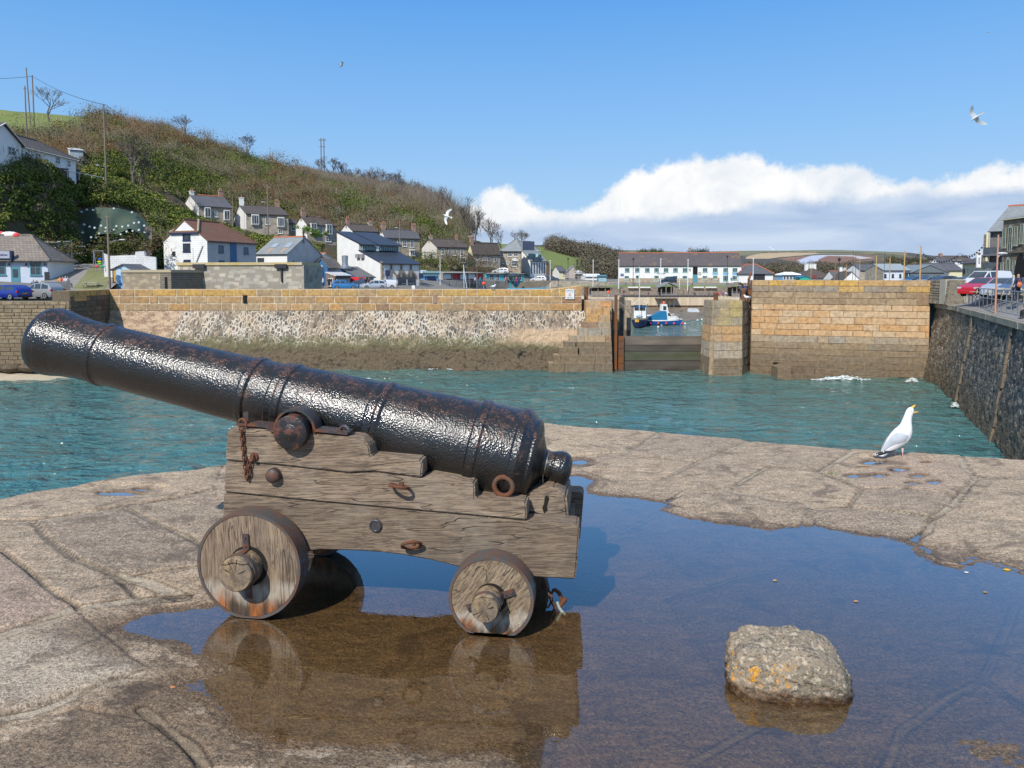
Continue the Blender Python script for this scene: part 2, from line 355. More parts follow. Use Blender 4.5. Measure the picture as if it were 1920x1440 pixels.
for pl in SL:
    q_ = sdist(wx,wy,[G(*p) for p in pl]); m_ = np.clip(q_*60,0,1); tv = rs_.random(); Z += (rs_.uniform(-.004,.008)*m_-.006*np.clip(1-np.abs(q_)/.02,0,1))*(sd <-.02); tone = tone*(1-m_)+tv*m_; rim = np.maximum(rim,.75*np.clip(1-np.abs(q_)/.008,0,1))
slabs = [([(1830,1440),(1740,1390),(1790,1345),(1870,1335),(1960,1380),(1990,1500)],.014)]
for pl,h_ in slabs:
    s_ = sdist(Xq,Yq,[G(*p) for p in pl]); Z = np.where(s_ > 0,Z+h_*np.clip(s_*14,0,1),Z)
pink = np.clip(.5+sdist(Xq,Yq,[G(*p) for p in [(-300,1040),(0,1040),(100,1120),(140,1150),(60,1180),(-300,1240)]])*6,0,1)
pink = np.maximum(pink,.7*np.clip(.5+sdist(Xq,Yq,[G(*p) for p in [(1610,920),(1640,862),(1800,866),(1820,900),(1785,935),(1700,921)]])*6,0,1))
pale = np.clip(.5+sdist(Xq,Yq,[G(*p) for p in [(-300,1240),(0,1212),(110,1182),(210,1205),(280,1262),(200,1292),(0,1345),(-300,1360)]])*6,0,1)
es = sdist(Xq,Yq,[tuple(q) for q in QP])+.02*(vnoise(Xq,Yq,8,3)-.5)+.025*(vnoise(Xq+5,Yq,2.5,2)-.5)
Z = Z-np.where(es < .06,((.06-es)/.06)**2*.03,0)
kp = es >-.07
fc = grid_faces(nr,nc); kf = kp.ravel()[fc].all(1); fc = fc[kf]
us = np.unique(fc); mp_ = np.full(nr*nc,-1); mp_[us] = np.arange(len(us)); fc = mp_[fc]
V = np.stack([Xq,Yq,Z],-1).reshape(-1,3)[us]
def quay_mat():
    m,nt,b = newmat('granite_paving'); v = coords(nt,'Object'); A_ = lambda n: NN(nt,'ShaderNodeAttribute',attribute_name=n).outputs['Fac']
    vs_ = coords(nt,'Object',(1,2.6,1))
    big = NOISE(nt,v,1.3,5,.6,.3); med = NOISE(nt,vs_,7,6,.65,.6); sp_ = NOISE(nt,v,170,3,.7); sp2 = NOISE(nt,v,95,3,.68)
    c = MIXC(nt,RAMPN(nt,big,[(.35,0.),(.65,1.)]),(.66,.49,.335),(.50,.385,.275))
    c = MIXC(nt,RAMPN(nt,med,[(.34,0.),(.6,.9)]),c,(.27,.205,.14))
    c = MIXC(nt,1.0,c,MIXC(nt,A_('tone'),(.74,.70,.69),(1.26,1.2,1.1)),'MULTIPLY')
    c = MIXC(nt,MATH(nt,'MULTIPLY',A_('pink'),RAMPN(nt,med,[(.3,.9),(.7,.3)])),c,(.50,.335,.25))
    c = MIXC(nt,MATH(nt,'MULTIPLY',A_('pale'),.75),c,(.60,.51,.40))
    c = MIXC(nt,RAMPN(nt,sp_,[(.54,0.),(.64,.75)]),c,(.66,.56,.42)); c = MIXC(nt,RAMPN(nt,sp2,[(.36,.85),(.47,0.)]),c,(.11,.085,.055))
    sp3 = NOISE(nt,v,62,4,.8); c = MIXC(nt,RAMPN(nt,sp3,[(.54,0.),(.6,.6)]),c,(.70,.60,.46)); c = MIXC(nt,RAMPN(nt,sp3,[(.40,.7),(.455,0.)]),c,(.13,.10,.07))
    c = MIXC(nt,RAMPN(nt,NOISE(nt,v,17,4,.7),[(.64,0.),(.72,.45)]),c,(.46,.26,.14))
    j = MATH(nt,'MULTIPLY',A_('joint'),RAMPN(nt,NOISE(nt,v,10,4,.6),[(.25,.35),(.6,1.)]))
    c = MIXC(nt,j,c,MIXC(nt,sp2,(.42,.35,.25),(.56,.48,.36)))
    c = MIXC(nt,RAMPN(nt,NOISE(nt,v,3.1,6,.7,.8),[(.54,0.),(.63,.75)]),c,(.16,.115,.08))
    c = MIXC(nt,MATH(nt,'MULTIPLY',A_('rim'),RAMPN(nt,NOISE(nt,v,6,4,.7),[(.35,.25),(.6,1.)])),c,(.06,.045,.03))
    g = NN(nt,'ShaderNodeNewGeometry'); s = NN(nt,'ShaderNodeSeparateXYZ'); nt.links.new(g.outputs['Position'],s.inputs[0])
    zz = MATH(nt,'ADD',s.outputs[2],MATH(nt,'MULTIPLY',MATH(nt,'SUBTRACT',sp3,.5),.016))
    wet = MATH(nt,'MAXIMUM',RAMPN(nt,MATH(nt,'MULTIPLY',zz,50.0),[(.10,1.),(.62,0.)]),MATH(nt,'MULTIPLY',A_('damp'),RAMPN(nt,big,[(.2,.55),(.6,.95)])))
    wc = MIXC(nt,1.0,c,MIXC(nt,big,(.34,.285,.215),(.50,.42,.32)),'MULTIPLY')
    c = MIXC(nt,wet,c,wc)
    sub = RAMPN(nt,MATH(nt,'MULTIPLY',zz,-60.0),[(0.0,0.),(.4,1.)])
    c = MIXC(nt,sub,c,MIXC(nt,1.0,c,(.95,.9,.78),'MULTIPLY'))
    c = MIXC(nt,MATH(nt,'MULTIPLY',sub,RAMPN(nt,NOISE(nt,v,210,2,.6),[(.6,0.),(.68,.55)])),c,(.42,.32,.18))
    nt.links.new(c,b.inputs['Base Color'])
    nt.links.new(MATH(nt,'MULTIPLY_ADD',wet,-.42,.88),b.inputs['Roughness'])
    h = MATH(nt,'ADD',MATH(nt,'MULTIPLY',NOISE(nt,v,40,5,.7),.7),MATH(nt,'ADD',MATH(nt,'MULTIPLY',sp2,.5),MATH(nt,'MULTIPLY',sp_,.22)))
    setbump(nt,b,h,1.0,.016); return m
QM = quay_mat()
ra = lambda a: a.ravel()[us]
o = bulk('quay_paving',V,fc,QM,attrs=dict(joint=ra(joint),rim=ra(rim),tone=ra(tone),damp=ra(damp),pink=ra(pink),pale=ra(pale*.6)),smooth=True); tag(o,kind='structure')
# the body of the quay under and around the detailed paving
core = []
for i,p in enumerate(QP):
    core.append(Vector((p.x,p.y,0)))
cen = Vector((0,-2,0))
b = MB(); cc = [q+(cen-q).normalized()*.03 for q in core]
b.prism([Vector((q.x,q.y,-.05)) for q in cc],(0,0,-9)); b.build('quay',mat('quay_stone',(.26,.23,.18),(.16,.14,.1),1.2,.9,.6,5),kind='structure')
b = MB(); b.add([(-18,-12,.004),(16,-12,.004),(16,1.14,.004),(-18,1.14,.004)],[(0,1,2,3)])
lx = [(-1.04*(y+.35),y) for y in (1.15,3,4.6)]
b.add([(-18,1.14,.003),(-1.5,1.14,.003),(-1.04*5.2,4.85,.003),(eL.x,eL.y-.3,.003)],[(0,1,2,3)])
b.add([(1.5,1.14,.003),(16,1.14,.003),(16,5,.003),(1.04*6.5,6.1,.003)],[(0,1,2,3)])
b.build('quay_apron',mat('quay_stone_dry',(.36,.30,.235),(.22,.19,.15),5,.9,.6,30),kind='structure')
# rain water lying on the stones
def puddle_mat():
    m = bpy.data.materials.new('rain_water'); m.use_nodes = True; nt = m.node_tree; nt.nodes.clear(); o_ = NN(nt,'ShaderNodeOutputMaterial')
    gl = NN(nt,'ShaderNodeBsdfGlossy'); gl.inputs['Roughness'].default_value = .012; tr = NN(nt,'ShaderNodeBsdfTransparent'); tr.inputs[0].default_value = (.93,.89,.79,1)
    gg = NN(nt,'ShaderNodeNewGeometry'); dt = NN(nt,'ShaderNodeVectorMath',operation='DOT_PRODUCT'); nt.links.new(gg.outputs['Incoming'],dt.inputs[0]); nt.links.new(gg.outputs['Normal'],dt.inputs[1])
    fr = MATH(nt,'POWER',MATH(nt,'SUBTRACT',1.0,MATH(nt,'ABSOLUTE',dt.outputs['Value'])),4.0); mx = NN(nt,'ShaderNodeMixShader')
    bp = NN(nt,'ShaderNodeBump'); bp.inputs['Strength'].default_value = .05; bp.inputs['Distance'].default_value = .01; v = coords(nt,'Object',(1,2,1)); nt.links.new(NOISE(nt,v,9,3,.5),bp.inputs['Height'])
    nt.links.new(bp.outputs[0],gl.inputs['Normal']); nt.links.new(MATH(nt,'MULTIPLY_ADD',fr,2.25,.075,clamp=True),mx.inputs[0])
    nt.links.new(tr.outputs[0],mx.inputs[1]); nt.links.new(gl.outputs[0],mx.inputs[2]); nt.links.new(mx.outputs[0],o_.inputs[0]); return m
PM = puddle_mat()
ins = []
for p in QP[1:-3] if False else edge: ins.append(p+(Vector((0,3,0))-p).normalized()*.12)
ins += [Vector((7,.9,0)),Vector((-5,.9,0))]; n_ = len(ins); b = MB(); b.add([Vector((.2,3,0))]+ins,[(0,1+(i+1) % n_,1+i) for i in range(n_)])
b.build('puddle_water',PM,kind='structure')

# =============== CANNON ===============
O = G(478,1160); Ou = (G(925,1190)-O); Ou = Vector((Ou.x,Ou.y,0)).normalized(); Ow = Vector((-Ou.y,Ou.x,0))
CAN = thing('cannon','black iron cannon on a weathered wooden truck carriage standing in the puddle','cannon',tuple(O),ux=Ou)
def CL(px,py,w=0.12):
    d = ray(px,py); C0 = Vector((0,0,EYE)); t = ((O+Ow*w)-C0).dot(Ow)/d.dot(Ow); q = C0+d*t-O
    return Vector((q.dot(Ou),w,q.z))
def wood(name,along='x',tone=(1,1,1),rusty=0):
    m,nt,b = newmat(name); sc = {'x': (1.6,14,22),'z': (26,12,1.4),'d': (18,12,3.2),'e': (5,5,5)}[along]; rt = {'x': (0,R(3.2),0),'z': (0,R(2),0),'d': (0,R(-38),0),'e': (0,0,0)}[along]
    t = NN(nt,'ShaderNodeTexCoord'); m0 = NN(nt,'ShaderNodeMapping'); m0.inputs['Rotation'].default_value = rt; nt.links.new(t.outputs['Object'],m0.inputs[0])
    mp = NN(nt,'ShaderNodeMapping'); mp.inputs['Scale'].default_value = sc; nt.links.new(m0.outputs[0],mp.inputs[0]); v = mp.outputs[0]; v1 = t.outputs['Object']
    dist = NN(nt,'ShaderNodeVectorMath',operation='ADD'); nt.links.new(v,dist.inputs[0])
    dn = NN(nt,'ShaderNodeTexNoise'); dn.inputs['Scale'].default_value = 3.0; nt.links.new(v1,dn.inputs['Vector'])
    ds = NN(nt,'ShaderNodeVectorMath',operation='SCALE'); ds.inputs['Scale'].default_value = .55 if along != 'e' else .3; nt.links.new(dn.outputs['Color'],ds.inputs[0]); nt.links.new(ds.outputs[0],dist.inputs[1]); v = dist.outputs[0]
    fine = NOISE(nt,v,6.5,6,.72); grain = NOISE(nt,v,1.7,6,.7,.1); blot = NOISE(nt,v1,4.5,4,.6); cr = NOISE(nt,v,.62,2,.5,.15)
    c = MIXC(nt,RAMPN(nt,grain,[(.32,0.),(.66,1.)]),tuple(a*b_ for a,b_ in zip((.37,.275,.185),tone)),tuple(a*b_ for a,b_ in zip((.20,.142,.095),tone)))
    c = MIXC(nt,RAMPN(nt,fine,[(.45,0.),(.58,.85)]),c,(.085,.062,.045)); c = MIXC(nt,RAMPN(nt,blot,[(.5,0.),(.72,.5)]),c,(.36,.30,.23))
    c = MIXC(nt,RAMPN(nt,NOISE(nt,v1,2.2,5,.65),[(.56,0.),(.7,.55)]),c,(.10,.075,.055))
    crk = RAMPN(nt,cr,[(.493,0.),(.5,1.),(.507,0.)]); crk = MATH(nt,'MULTIPLY',crk,RAMPN(nt,blot,[(.42,0.),(.5,1.)])); c = MIXC(nt,MATH(nt,'MULTIPLY',crk,.6),c,(.03,.022,.016))
    if rusty:
        s = NN(nt,'ShaderNodeSeparateXYZ'); nt.links.new(v1,s.inputs[0]); zn = MATH(nt,'ADD',s.outputs[2],MATH(nt,'MULTIPLY',MATH(nt,'SUBTRACT',NOISE(nt,coords(nt,'Object',(1,1,.35)),16,3,.6),.5),.22))
        low = RAMPN(nt,MATH(nt,'ADD',zn,.5),[(.5-rusty*.86,1.),(.5-rusty*.5,0.)]); rc = MIXC(nt,RAMPN(nt,NOISE(nt,coords(nt,'Object',(1,1,.3)),11,3,.6),[(.42,0.),(.58,1.)]),(.42,.13,.025),(.06,.04,.025))
        vl = RAMPN(nt,MATH(nt,'ADD',zn,.5),[(.5-rusty*.8,0.),(.5-rusty*.62,.7),(.5-rusty*.45,.7),(.5-rusty*.25,0.)]); c = MIXC(nt,vl,c,(.47,.41,.33)); c = MIXC(nt,low,c,rc)
        c = MIXC(nt,RAMPN(nt,MATH(nt,'ADD',s.outputs[2],.5),[(.5-rusty*1.12,.9),(.5-rusty*.98,0.)]),c,(.03,.022,.014))
    nt.links.new(c,b.inputs['Base Color']); b.inputs['Roughness'].default_value = .82
    h = MATH(nt,'ADD',MATH(nt,'MULTIPLY',grain,.6),MATH(nt,'MULTIPLY',fine,.5)); h = MATH(nt,'SUBTRACT',h,MATH(nt,'MULTIPLY',crk,.9)); setbump(nt,b,h,.85,.008); return m
WX = wood('weathered_oak','x'); WX2 = wood('weathered_oak_dark','x',(.82,.82,.82)); WZ = wood('wheel_oak','z',(1,.98,.95),.25); WD = wood('wheel_oak_diagonal','d',(1,1,.92),.19); WE = wood('oak_end_grain','e',(1,.95,.8))
def iron(name,base,rust,amt=.5,rough=.38,bump=.7,bs=90,bd=.004,rs=7):
    m,nt,b = newmat(name); v = coords(nt); n = NOISE(nt,v,rs,6,.7); f = RAMPN(nt,n,[(amt-.05,1.),(amt+.05,0.)])
    c = MIXC(nt,f,base,MIXC(nt,NOISE(nt,v,40,4,.7),rust,tuple(x*.4 for x in rust))); nt.links.new(c,b.inputs['Base Color'])
    nt.links.new(MATH(nt,'MULTIPLY_ADD',f,.4,rough),b.inputs['Roughness']); setbump(nt,b,NOISE(nt,v,bs,4,.6),bump,bd); return m
RUST = (.20,.075,.035)
IR = iron('forged_iron',(.045,.045,.05),RUST,.47,.42,.5); IRR = iron('rusty_iron',(.10,.06,.04),RUST,.58,.55,.7,120)
TYRE = iron('worn_iron_tyre',(.085,.08,.078),(.17,.095,.065),.5,.4,.5,70,.003,11)
def barrel_mat():
    m,nt,b = newmat('tarred_cast_iron'); v = coords(nt); g = NN(nt,'ShaderNodeNewGeometry'); s = NN(nt,'ShaderNodeSeparateXYZ'); nt.links.new(g.outputs['Normal'],s.inputs[0])
    n = NOISE(nt,v,16,8,.8); top = MATH(nt,'MULTIPLY_ADD',s.outputs[2],.12,-.03); at = NN(nt,'ShaderNodeAttribute',attribute_name='band').outputs['Fac']
    f = RAMPN(nt,MATH(nt,'ADD',MATH(nt,'ADD',n,top),MATH(nt,'MULTIPLY',at,.09)),[(.565,0.),(.64,.9)]); spk = NOISE(nt,v,85,4,.7); f = MATH(nt,'MULTIPLY',f,RAMPN(nt,spk,[(.44,.0),(.56,1.)]))
    c = MIXC(nt,f,MIXC(nt,NOISE(nt,v,3,3),(.006,.006,.006),(.014,.013,.012)),MIXC(nt,spk,(.19,.07,.035),(.085,.045,.03)))
    nt.links.new(c,b.inputs['Base Color']); nt.links.new(MATH(nt,'ADD',MATH(nt,'MULTIPLY',f,.3),MATH(nt,'MULTIPLY',NOISE(nt,v,5,3),.5)),b.inputs['Roughness']); b.inputs['Specular IOR Level'].default_value = .8
    vo = NN(nt,'ShaderNodeTexVoronoi',feature='SMOOTH_F1'); vo.inputs['Scale'].default_value = 115; vo.inputs['Smoothness'].default_value = .9; nt.links.new(v,vo.inputs['Vector'])
    h = MATH(nt,'ADD',MATH(nt,'MULTIPLY',vo.outputs['Distance'],1.1),MATH(nt,'MULTIPLY',NOISE(nt,v,170,3,.6),.5)); setbump(nt,b,h,1.0,.0021); return m
BM_ = barrel_mat(); AXW = .435
st = [((113,576),(72,700)),((986,774),(966,944))]
cs = [(CL(*a,AXW)+CL(*c,AXW))/2 for a,c in st]; Aa,Bb = cs; AX = (Bb-Aa); Lb = AX.length; AX.normalize()
def rad(a,c): return (CL(*a,AXW)-CL(*c,AXW)).length/2*.965
def tpos(px,py): return (CL(px,py,AXW)-Aa).dot(AX)
def rp(px,rpx): return rpx/F*((O+Ow*AXW).y)*.965
t1 = tpos(200,669); t2 = tpos(478,737); t3 = tpos(533,750); t4 = tpos(715,793); t5 = tpos(896,848); tb = Lb
k = 1/F*3.86*.975
prof = [(-.035,38*k),(-.03,52*k),(-.012,64*k),(.02,68*k),(.06,67*k),(.13,62.5*k),(.22,59.5*k),(t1-.035,59*k),(t1-.022,59*k),(t1-.014,62.5*k),(t1+.012,62.5*k),(t1+.02,60*k),(t1+.04,59.5*k),(t1+.3,60*k),
 (t2-.03,63.5*k),(t2-.02,64*k),(t2-.01,68*k),(t2+.018,68*k),(t2+.028,64.5*k),(t3-.03,65.5*k),(t3-.02,69*k),(t3+.012,69*k),(t3+.02,72*k),(t3+.05,72*k),(t3+.06,70*k),(t4-.045,76*k),(t4-.035,78*k),(t4,78*k),(t4+.01,81*k),(t4+.03,81*k),(t4+.045,78.5*k),
 (t5-.05,84*k),(t5-.03,84.5*k),(t5-.02,90*k),(t5+.02,91*k),(t5+.03,88*k),(tb-.045,88*k),(tb-.03,92*k),(tb,92.5*k),(tb+.012,90*k),(tb+.05,79*k),(tb+.06,80*k),(tb+.075,73*k),(tb+.088,60*k),(tb+.094,50*k),(tb+.108,38*k),(tb+.12,29*k),(tb+.135,26*k),(tb+.155,26*k),(tb+.175,29*k),(tb+.2,31.5*k),(tb+.225,31*k),(tb+.247,27*k),(tb+.262,17*k),(tb+.267,3*k)]
pt = np.array([p[0] for p in prof]); pr = np.array([p[1] for p in prof])
ts = np.unique(np.concatenate([np.linspace(pt[0],pt[-1],420),pt])); rs = np.interp(ts,pt,pr); nA = 200; th = np.linspace(0,2*np.pi,nA,endpoint=False)
e1 = Vector((0,1,0)); e2 = AX.cross(e1).normalized()
T,H = np.meshgrid(ts,th,indexing='ij'); Rr = np.repeat(rs[:,None],nA,1)
cx,cy = np.cos(H),np.sin(H)
dsp = .0012*(vnoise(T*30+cx*6,cy*6+20,1,2,.5)-.5)+.001*(vnoise(T*110+cx*3+7,H*16*1.0,1,2)-.5)
dsp *= np.clip(Rr/.1,0,1); Rr = Rr+dsp; Aav = np.array(Aa); axv,e1v,e2v = np.array(AX),np.array(e1),np.array(e2)
V = Aav+T[...,None]*axv+(Rr*cx)[...,None]*e1v+(Rr*cy)[...,None]*e2v
i0 = np.arange(len(ts)-1)[:,None]*nA+np.arange(nA)[None]; j1 = np.roll(np.arange(nA),-1)[None]+np.arange(len(ts)-1)[:,None]*nA
fc = np.stack([i0,i0+nA,j1+nA,j1],-1).reshape(-1,4)
bnd = np.zeros_like(T)
for tt in (t1,t2,t3,t4,t5,tb): bnd = np.maximum(bnd,np.clip(1-np.abs(T-tt-.02)/.03,0,1))
bar = bulk('barrel',V.reshape(-1,3),fc,BM_,attrs=dict(band=bnd),smooth=True,parent=CAN)
mb = MB(); mb.lathe([(-.038,40*k),(-.037,24*k),(.2,23*k),(.4,22*k)],Aa,AX,24); mb.build('bore',mat('bore_black',(.004,.004,.004),rough=.9),bar,smooth=True)
tc0 = CL(543,812,.065); trr = .083
for wv,sgn in ((.065,1),(.805,-1)):
    mb = MB(); mb.lathe([(0,trr*.9),(.004,trr),(.2,trr)],(tc0.x,wv,tc0.z),(0,sgn,0),40); mb.lathe([(-.003,trr*.45),(0,trr*.5)],(tc0.x,wv,tc0.z),(0,sgn,0),30)
    mb.build('trunnion',iron('trunnion_iron',(.018,.018,.02),(.17,.06,.035),.47,.35,.8,60,.004,9),bar,smooth=True)
# cheeks: three stacked planks
plC = [(419,925),(600,943),(800,961),(987,978.5),(990,978.5),(1082,984),(1087,990),(1079,1087),(997,1082),(862,1064),(810,1051),(756,1041),(715,1036),(672,1033),(600,1031),(568,1037),(540,1050),(415,1040)]
plB = [(422,865),(540,876),(655,889),(700,886),(790,898),(808,893),(888,906),(890,912),(890,935),(940,938),(985,944),(987,950),(987,976),(800,959),(600,941),(419,923)]
plA = [(426,807),(441,800),(560,811),(672,820),(684,826),(692,838),(695,856),(788,862),(792,868),(790,896),(700,884),(655,887),(540,874),(422,863)]
for w0,nm in ((.12,'near'),(.62,'far')):
    ch = None
    for i,pl in enumerate((plC,plB,plA)):
        P3 = [CL(*p,.12) for p in pl];
        for q in P3: q.y = w0+.002*(i % 2)
        mb = MB(); mb.prism(P3,(0,.13,0)); o = mb.build('cheek' if i == 0 else 'plank',[WX2,WX,WX][i] if nm == 'near' else WX2,CAN if ch is None else ch,bevel=.007,smooth=True)
        if ch is None: ch = o
    if nm == 'near': CHK = ch
# front transom, rear bed and the quoin block
zc = CL(500,1000,.12)
mb = MB(); mb.box((CL(450,900).x,.25,zc.z-.05),(CL(480,900).x+.02,.62,zc.z+.28)); mb.build('transom',WX2,CAN,bevel=.006)
q0 = CL(905,950,.3); q1 = CL(1050,950,.3)
mb = MB(); mb.box((q0.x-.5,.25,q0.z-.16),(q1.x+.06,.62,q0.z-.06)); mb.build('stool_bed',WX2,CAN,bevel=.006)
qp = [(968,938),(1000,921),(1040,913),(1062,930),(1066,972),(1045,974),(1000,964),(968,955)]
P3 = [CL(*p,.27) for p in qp]; mb = MB(); mb.prism(P3,(0,.34,0)); qn = mb.build('quoin_block',WX,CAN,bevel=.012,smooth=True)
s0 = CL(1022,945,.266); mb = MB(); mb.add([(s0.x+dx_*.018+dz_*.25,.266,s0.z+dz_) for dx_,dz_ in ((-.6,.035),(0,.045),(.7,.03),(.6,-.01),(1.1,-.03),(.3,-.045),(-.5,-.02),(-.3,.0))],[tuple(range(8))]); mb.build('slot',mat('hole_black',(.012,.009,.006),rough=.95),qn)
# axles and wheels
def wheel(cxy,r,w0,w1,flat_,matw,strap,near):
    th_ = w1-w0; mb = MB(); n = 72
    zf =-cxy[1]+.002+(0 if not flat_ else .006)
    def ring(rr,y): return [Vector((rr*math.cos(2*math.pi*i/n),y,max(rr*math.sin(2*math.pi*i/n),zf))) for i in range(n)]
    a = ring(r-.012,0); mb.prism(a,(0,th_,0)); wo = mb.build('wheel',matw,CAN,bevel=.003,smooth=True); wo.location = (cxy[0],w0,cxy[1])
    mb = MB(); R0,R1,R2,R3 = ring(r,-.003),ring(r,th_+.003),ring(r-.014,-.003),ring(r-.014,th_+.003)
    vs_ = R0+R1+R3+R2; f_ = []
    for s_ in range(4):
        for i in range(n): j = (i+1) % n; f_.append((s_*n+i,s_*n+j,((s_+1) % 4)*n+j,((s_+1) % 4)*n+i))
    mb.add(vs_,f_); mb.build('iron_tyre',TYRE,wo,smooth=True)
    if near:
        ar = r*.31; mb = MB(); mb.lathe([(0,ar*.94),(.005,ar),(.13,ar*1.03)],(-.01,-.11,0),(0,1,0),36); ax_ = mb.build('axle_end',WE,wo,smooth=True)
        for q in range(6):
            an = random.uniform(0,6.28); mb = MB(); l0,l1 = random.uniform(0,.2)*ar,random.uniform(.6,.97)*ar; wd = .0025
            mb.add([(-.01+l0*math.cos(an),-.1112,l0*math.sin(an)),(-.01+l1*math.cos(an+wd/ar*.9),-.1112,l1*math.sin(an+wd/ar*.9)),(-.01+l1*math.cos(an-wd/ar*.9),-.1112,l1*math.sin(an-wd/ar*.9))],[(0,1,2)]); mb.build('crack',bpy.data.materials['hole_black'],ax_)
        mb = MB(); mb.lathe([(0,ar*1.02),(0,ar*1.08),(.022,ar*1.08),(.022,ar*1.02)],(-.01,-.085,0),(0,1,0),36); mb.build('iron_band',TYRE,wo,smooth=True)
        mb = MB(); mb.lathe([(0,ar*1.2),(.0015,ar*1.2)],(0,-.0016,0),(0,1,0),36); mb.build('axle_hole',bpy.data.materials['hole_black'],wo)
        for an in strap:
            M_ = Matrix.Rotation(-R(an),4,'Y'); mb = MB(); mb.box((ar*.98,-.012,-.016),(ar*1.95,-.004,.016),M=M_); mb.box((ar*.9,-.075,-.016),(ar*1.06,-.004,.016),M=M_)
            for dd_ in (1.25,1.75): mb.ball(M_ @ Vector((ar*dd_,-.013,0)),.007,8)
            mb.build('strap',IR,wo,bevel=.002)
    return wo
c1 = CL(466,1062,0); r1 = .262; c2 = CL(921,1115,0); r2 = (CL(921,1042,0).z-CL(921,1190,0).z)/2+.012
c1z = r1-.004; c2z = CL(921,1042,0).z-r2
wheel((c1.x,c1z),r1,0.0,.095,False,WZ,(93,-90),True); wheel((c2.x,c2z),r2,-.01,.085,True,WD,(22,204),True)
wheel((c1.x,c1z),r1,.785,.88,False,WZ,(),False); wheel((c2.x,c2z),r2,.785,.88,True,WD,(),False)
for cx_,cz_,hh in ((c1.x,c1z,.075),(c2.x,c2z,.07)):
    mb = MB(); mb.box((cx_-hh,.11,cz_-hh),(cx_+hh,.78,cz_+hh+.03)); mb.build('axle_tree',WX2,CAN,bevel=.006)
# capsquare strap over the trunnion
tcx,tcz = tc0.x,tc0.z; Rr_ = trr+.012
def strap_path(w_):
    a = CL(443,802,w_); e = CL(652,819,w_); pts = [(a.x,a.z+.012)]; l0 = CL(505,807,w_); pts.append((l0.x-.02,l0.z+.012))
    for q in range(200,-15,-12): pts.append((tcx+Rr_*math.cos(R(q))*1.0,tcz+Rr_*math.sin(R(q))))
    l1 = CL(582,813,w_); pts.append((l1.x+.012,l1.z+.01)); pts.append((e.x,e.z+.008)); return pts
sp_ = strap_path(.12); mb = MB(); n = len(sp_); th_ = .013
up = []
for i in range(n):
    a = Vector(sp_[max(i-1,0)]); c = Vector(sp_[min(i+1,n-1)]); t = (c-a).normalized(); up.append(Vector((-t.y,t.x)))
vs_ = []
for wv in (.115,.205):
    for q,u_ in zip(sp_,up): vs_.append((q[0],wv,q[1]))
    for q,u_ in zip(sp_,up): vs_.append((q[0]+u_.x*th_,wv,q[1]+u_.y*th_))
f_ = []
for i in range(n-1): f_ += [(i,i+1,n+i+1,n+i),(2*n+i,3*n+i,3*n+i+1,2*n+i+1),(n+i,n+i+1,3*n+i+1,3*n+i),(i,2*n+i,2*n+i+1,i+1)]
f_ += [(0,n,3*n,2*n),(n-1,3*n-1,4*n-1,2*n-1)]
mb.add(vs_,f_); mb.build('cap_square',IR,CAN,bevel=.002,smooth=True)
def ringat(px,py,w_,Rr,r,ax,mt=None,name='ring',par=None,**k_):
    c = CL(px,py,w_); mb = MB(); mb.torus(c,Rr,r,ax,28,10,**k_); return mb.build(name,mt or IRR,par or CAN,smooth=True)
ringat(646,810,.15,.028,.009,(.25,1,0),IR,'staple',a0=-90,a1=90)
lt = CL(463,800,.15); mb = MB(); mb.box((lt.x-.015,.14,lt.z-.02),(lt.x+.015,.155,lt.z+.075)); mb.build('latch',IR,CAN,bevel=.003)
ringat(455,795,.125,.024,.007,(.3,1,0),IRR,'hook',a0=-70,a1=120)
mb = MB(); c = CL(477,856,.118); mb.lathe([(0,.02),(.006,.022),(.01,.015)],c+Vector((0,-.008,0)),(0,1,0),20); mb.torus(c+Vector((0,-.012,-.004)),.014,.005,(1,.3,0),16,8); mb.build('eye_plate',IRR,CAN,smooth=True)
cp0 = [CL(452,800,.105),CL(455,830,.108),CL(458,860,.108),CL(461,885,.108),CL(464,898,.108),CL(467,884,.108),CL(467,868,.106),CL(472,862,.104)]
mb = MB(); pts = []
for a,c in zip(cp0[:-1],cp0[1:]):
    for q in np.arange(0,1,.25 if (c-a).length > .05 else .5): pts.append(a.lerp(c,float(q)))
lk = []; d_ = 0; last = pts[0]; path = [pts[0]]
for p_ in pts[1:]:
    if (p_-path[-1]).length > .0: path.append(p_)
tot = sum((path[i+1]-path[i]).length for i in range(len(path)-1)); nl = int(tot/.0225)
def along(path,s):
    for i in range(len(path)-1):
        l_ = (path[i+1]-path[i]).length
        if s <= l_: return path[i].lerp(path[i+1],s/l_),(path[i+1]-path[i]).normalized()
        s -= l_
    return path[-1],(path[-1]-path[-2]).normalized()
def chain(path,pitch,rw,name,mt,par=None,hl=.8,rr=.0032):
    tot = sum((path[i+1]-path[i]).length for i in range(len(path)-1)); mb = MB()
    for i in range(int(tot/pitch)):
        c,t = along(path,(i+.5)*pitch); sd_ = Vector((0,1,0)) if i % 2 else t.cross(Vector((0,1,0))).normalized()
        if i % 2 == 0: sd_ = (sd_+Vector((0,.35,0))).normalized()
        el_ = [c+t*math.cos(q)*pitch*hl+sd_*math.sin(q)*rw for q in np.linspace(0,2*math.pi,14,endpoint=False)]
        mb.tube(el_,rr,6,closed=True)
    return mb.build(name,mt,par or CAN,smooth=True)
chain(path,.0235,.0085,'chain',IRR)
mb = MB(); c = CL(515,890,.12); mb.lathe([(-.045,.004),(-.043,.02),(-.03,.034),(-.01,.037),(.002,.036)],c,(0,1,0),24); mb.build('bolt_head',IR,CAN,smooth=True)
mb = MB(); c = CL(705,985,.12); mb.lathe([(-.008,.022),(-.012,.026),(-.008,.031),(.002,.032)],c,(0,1,0),28); mb.build('bolt_head',IR,CAN,smooth=True)
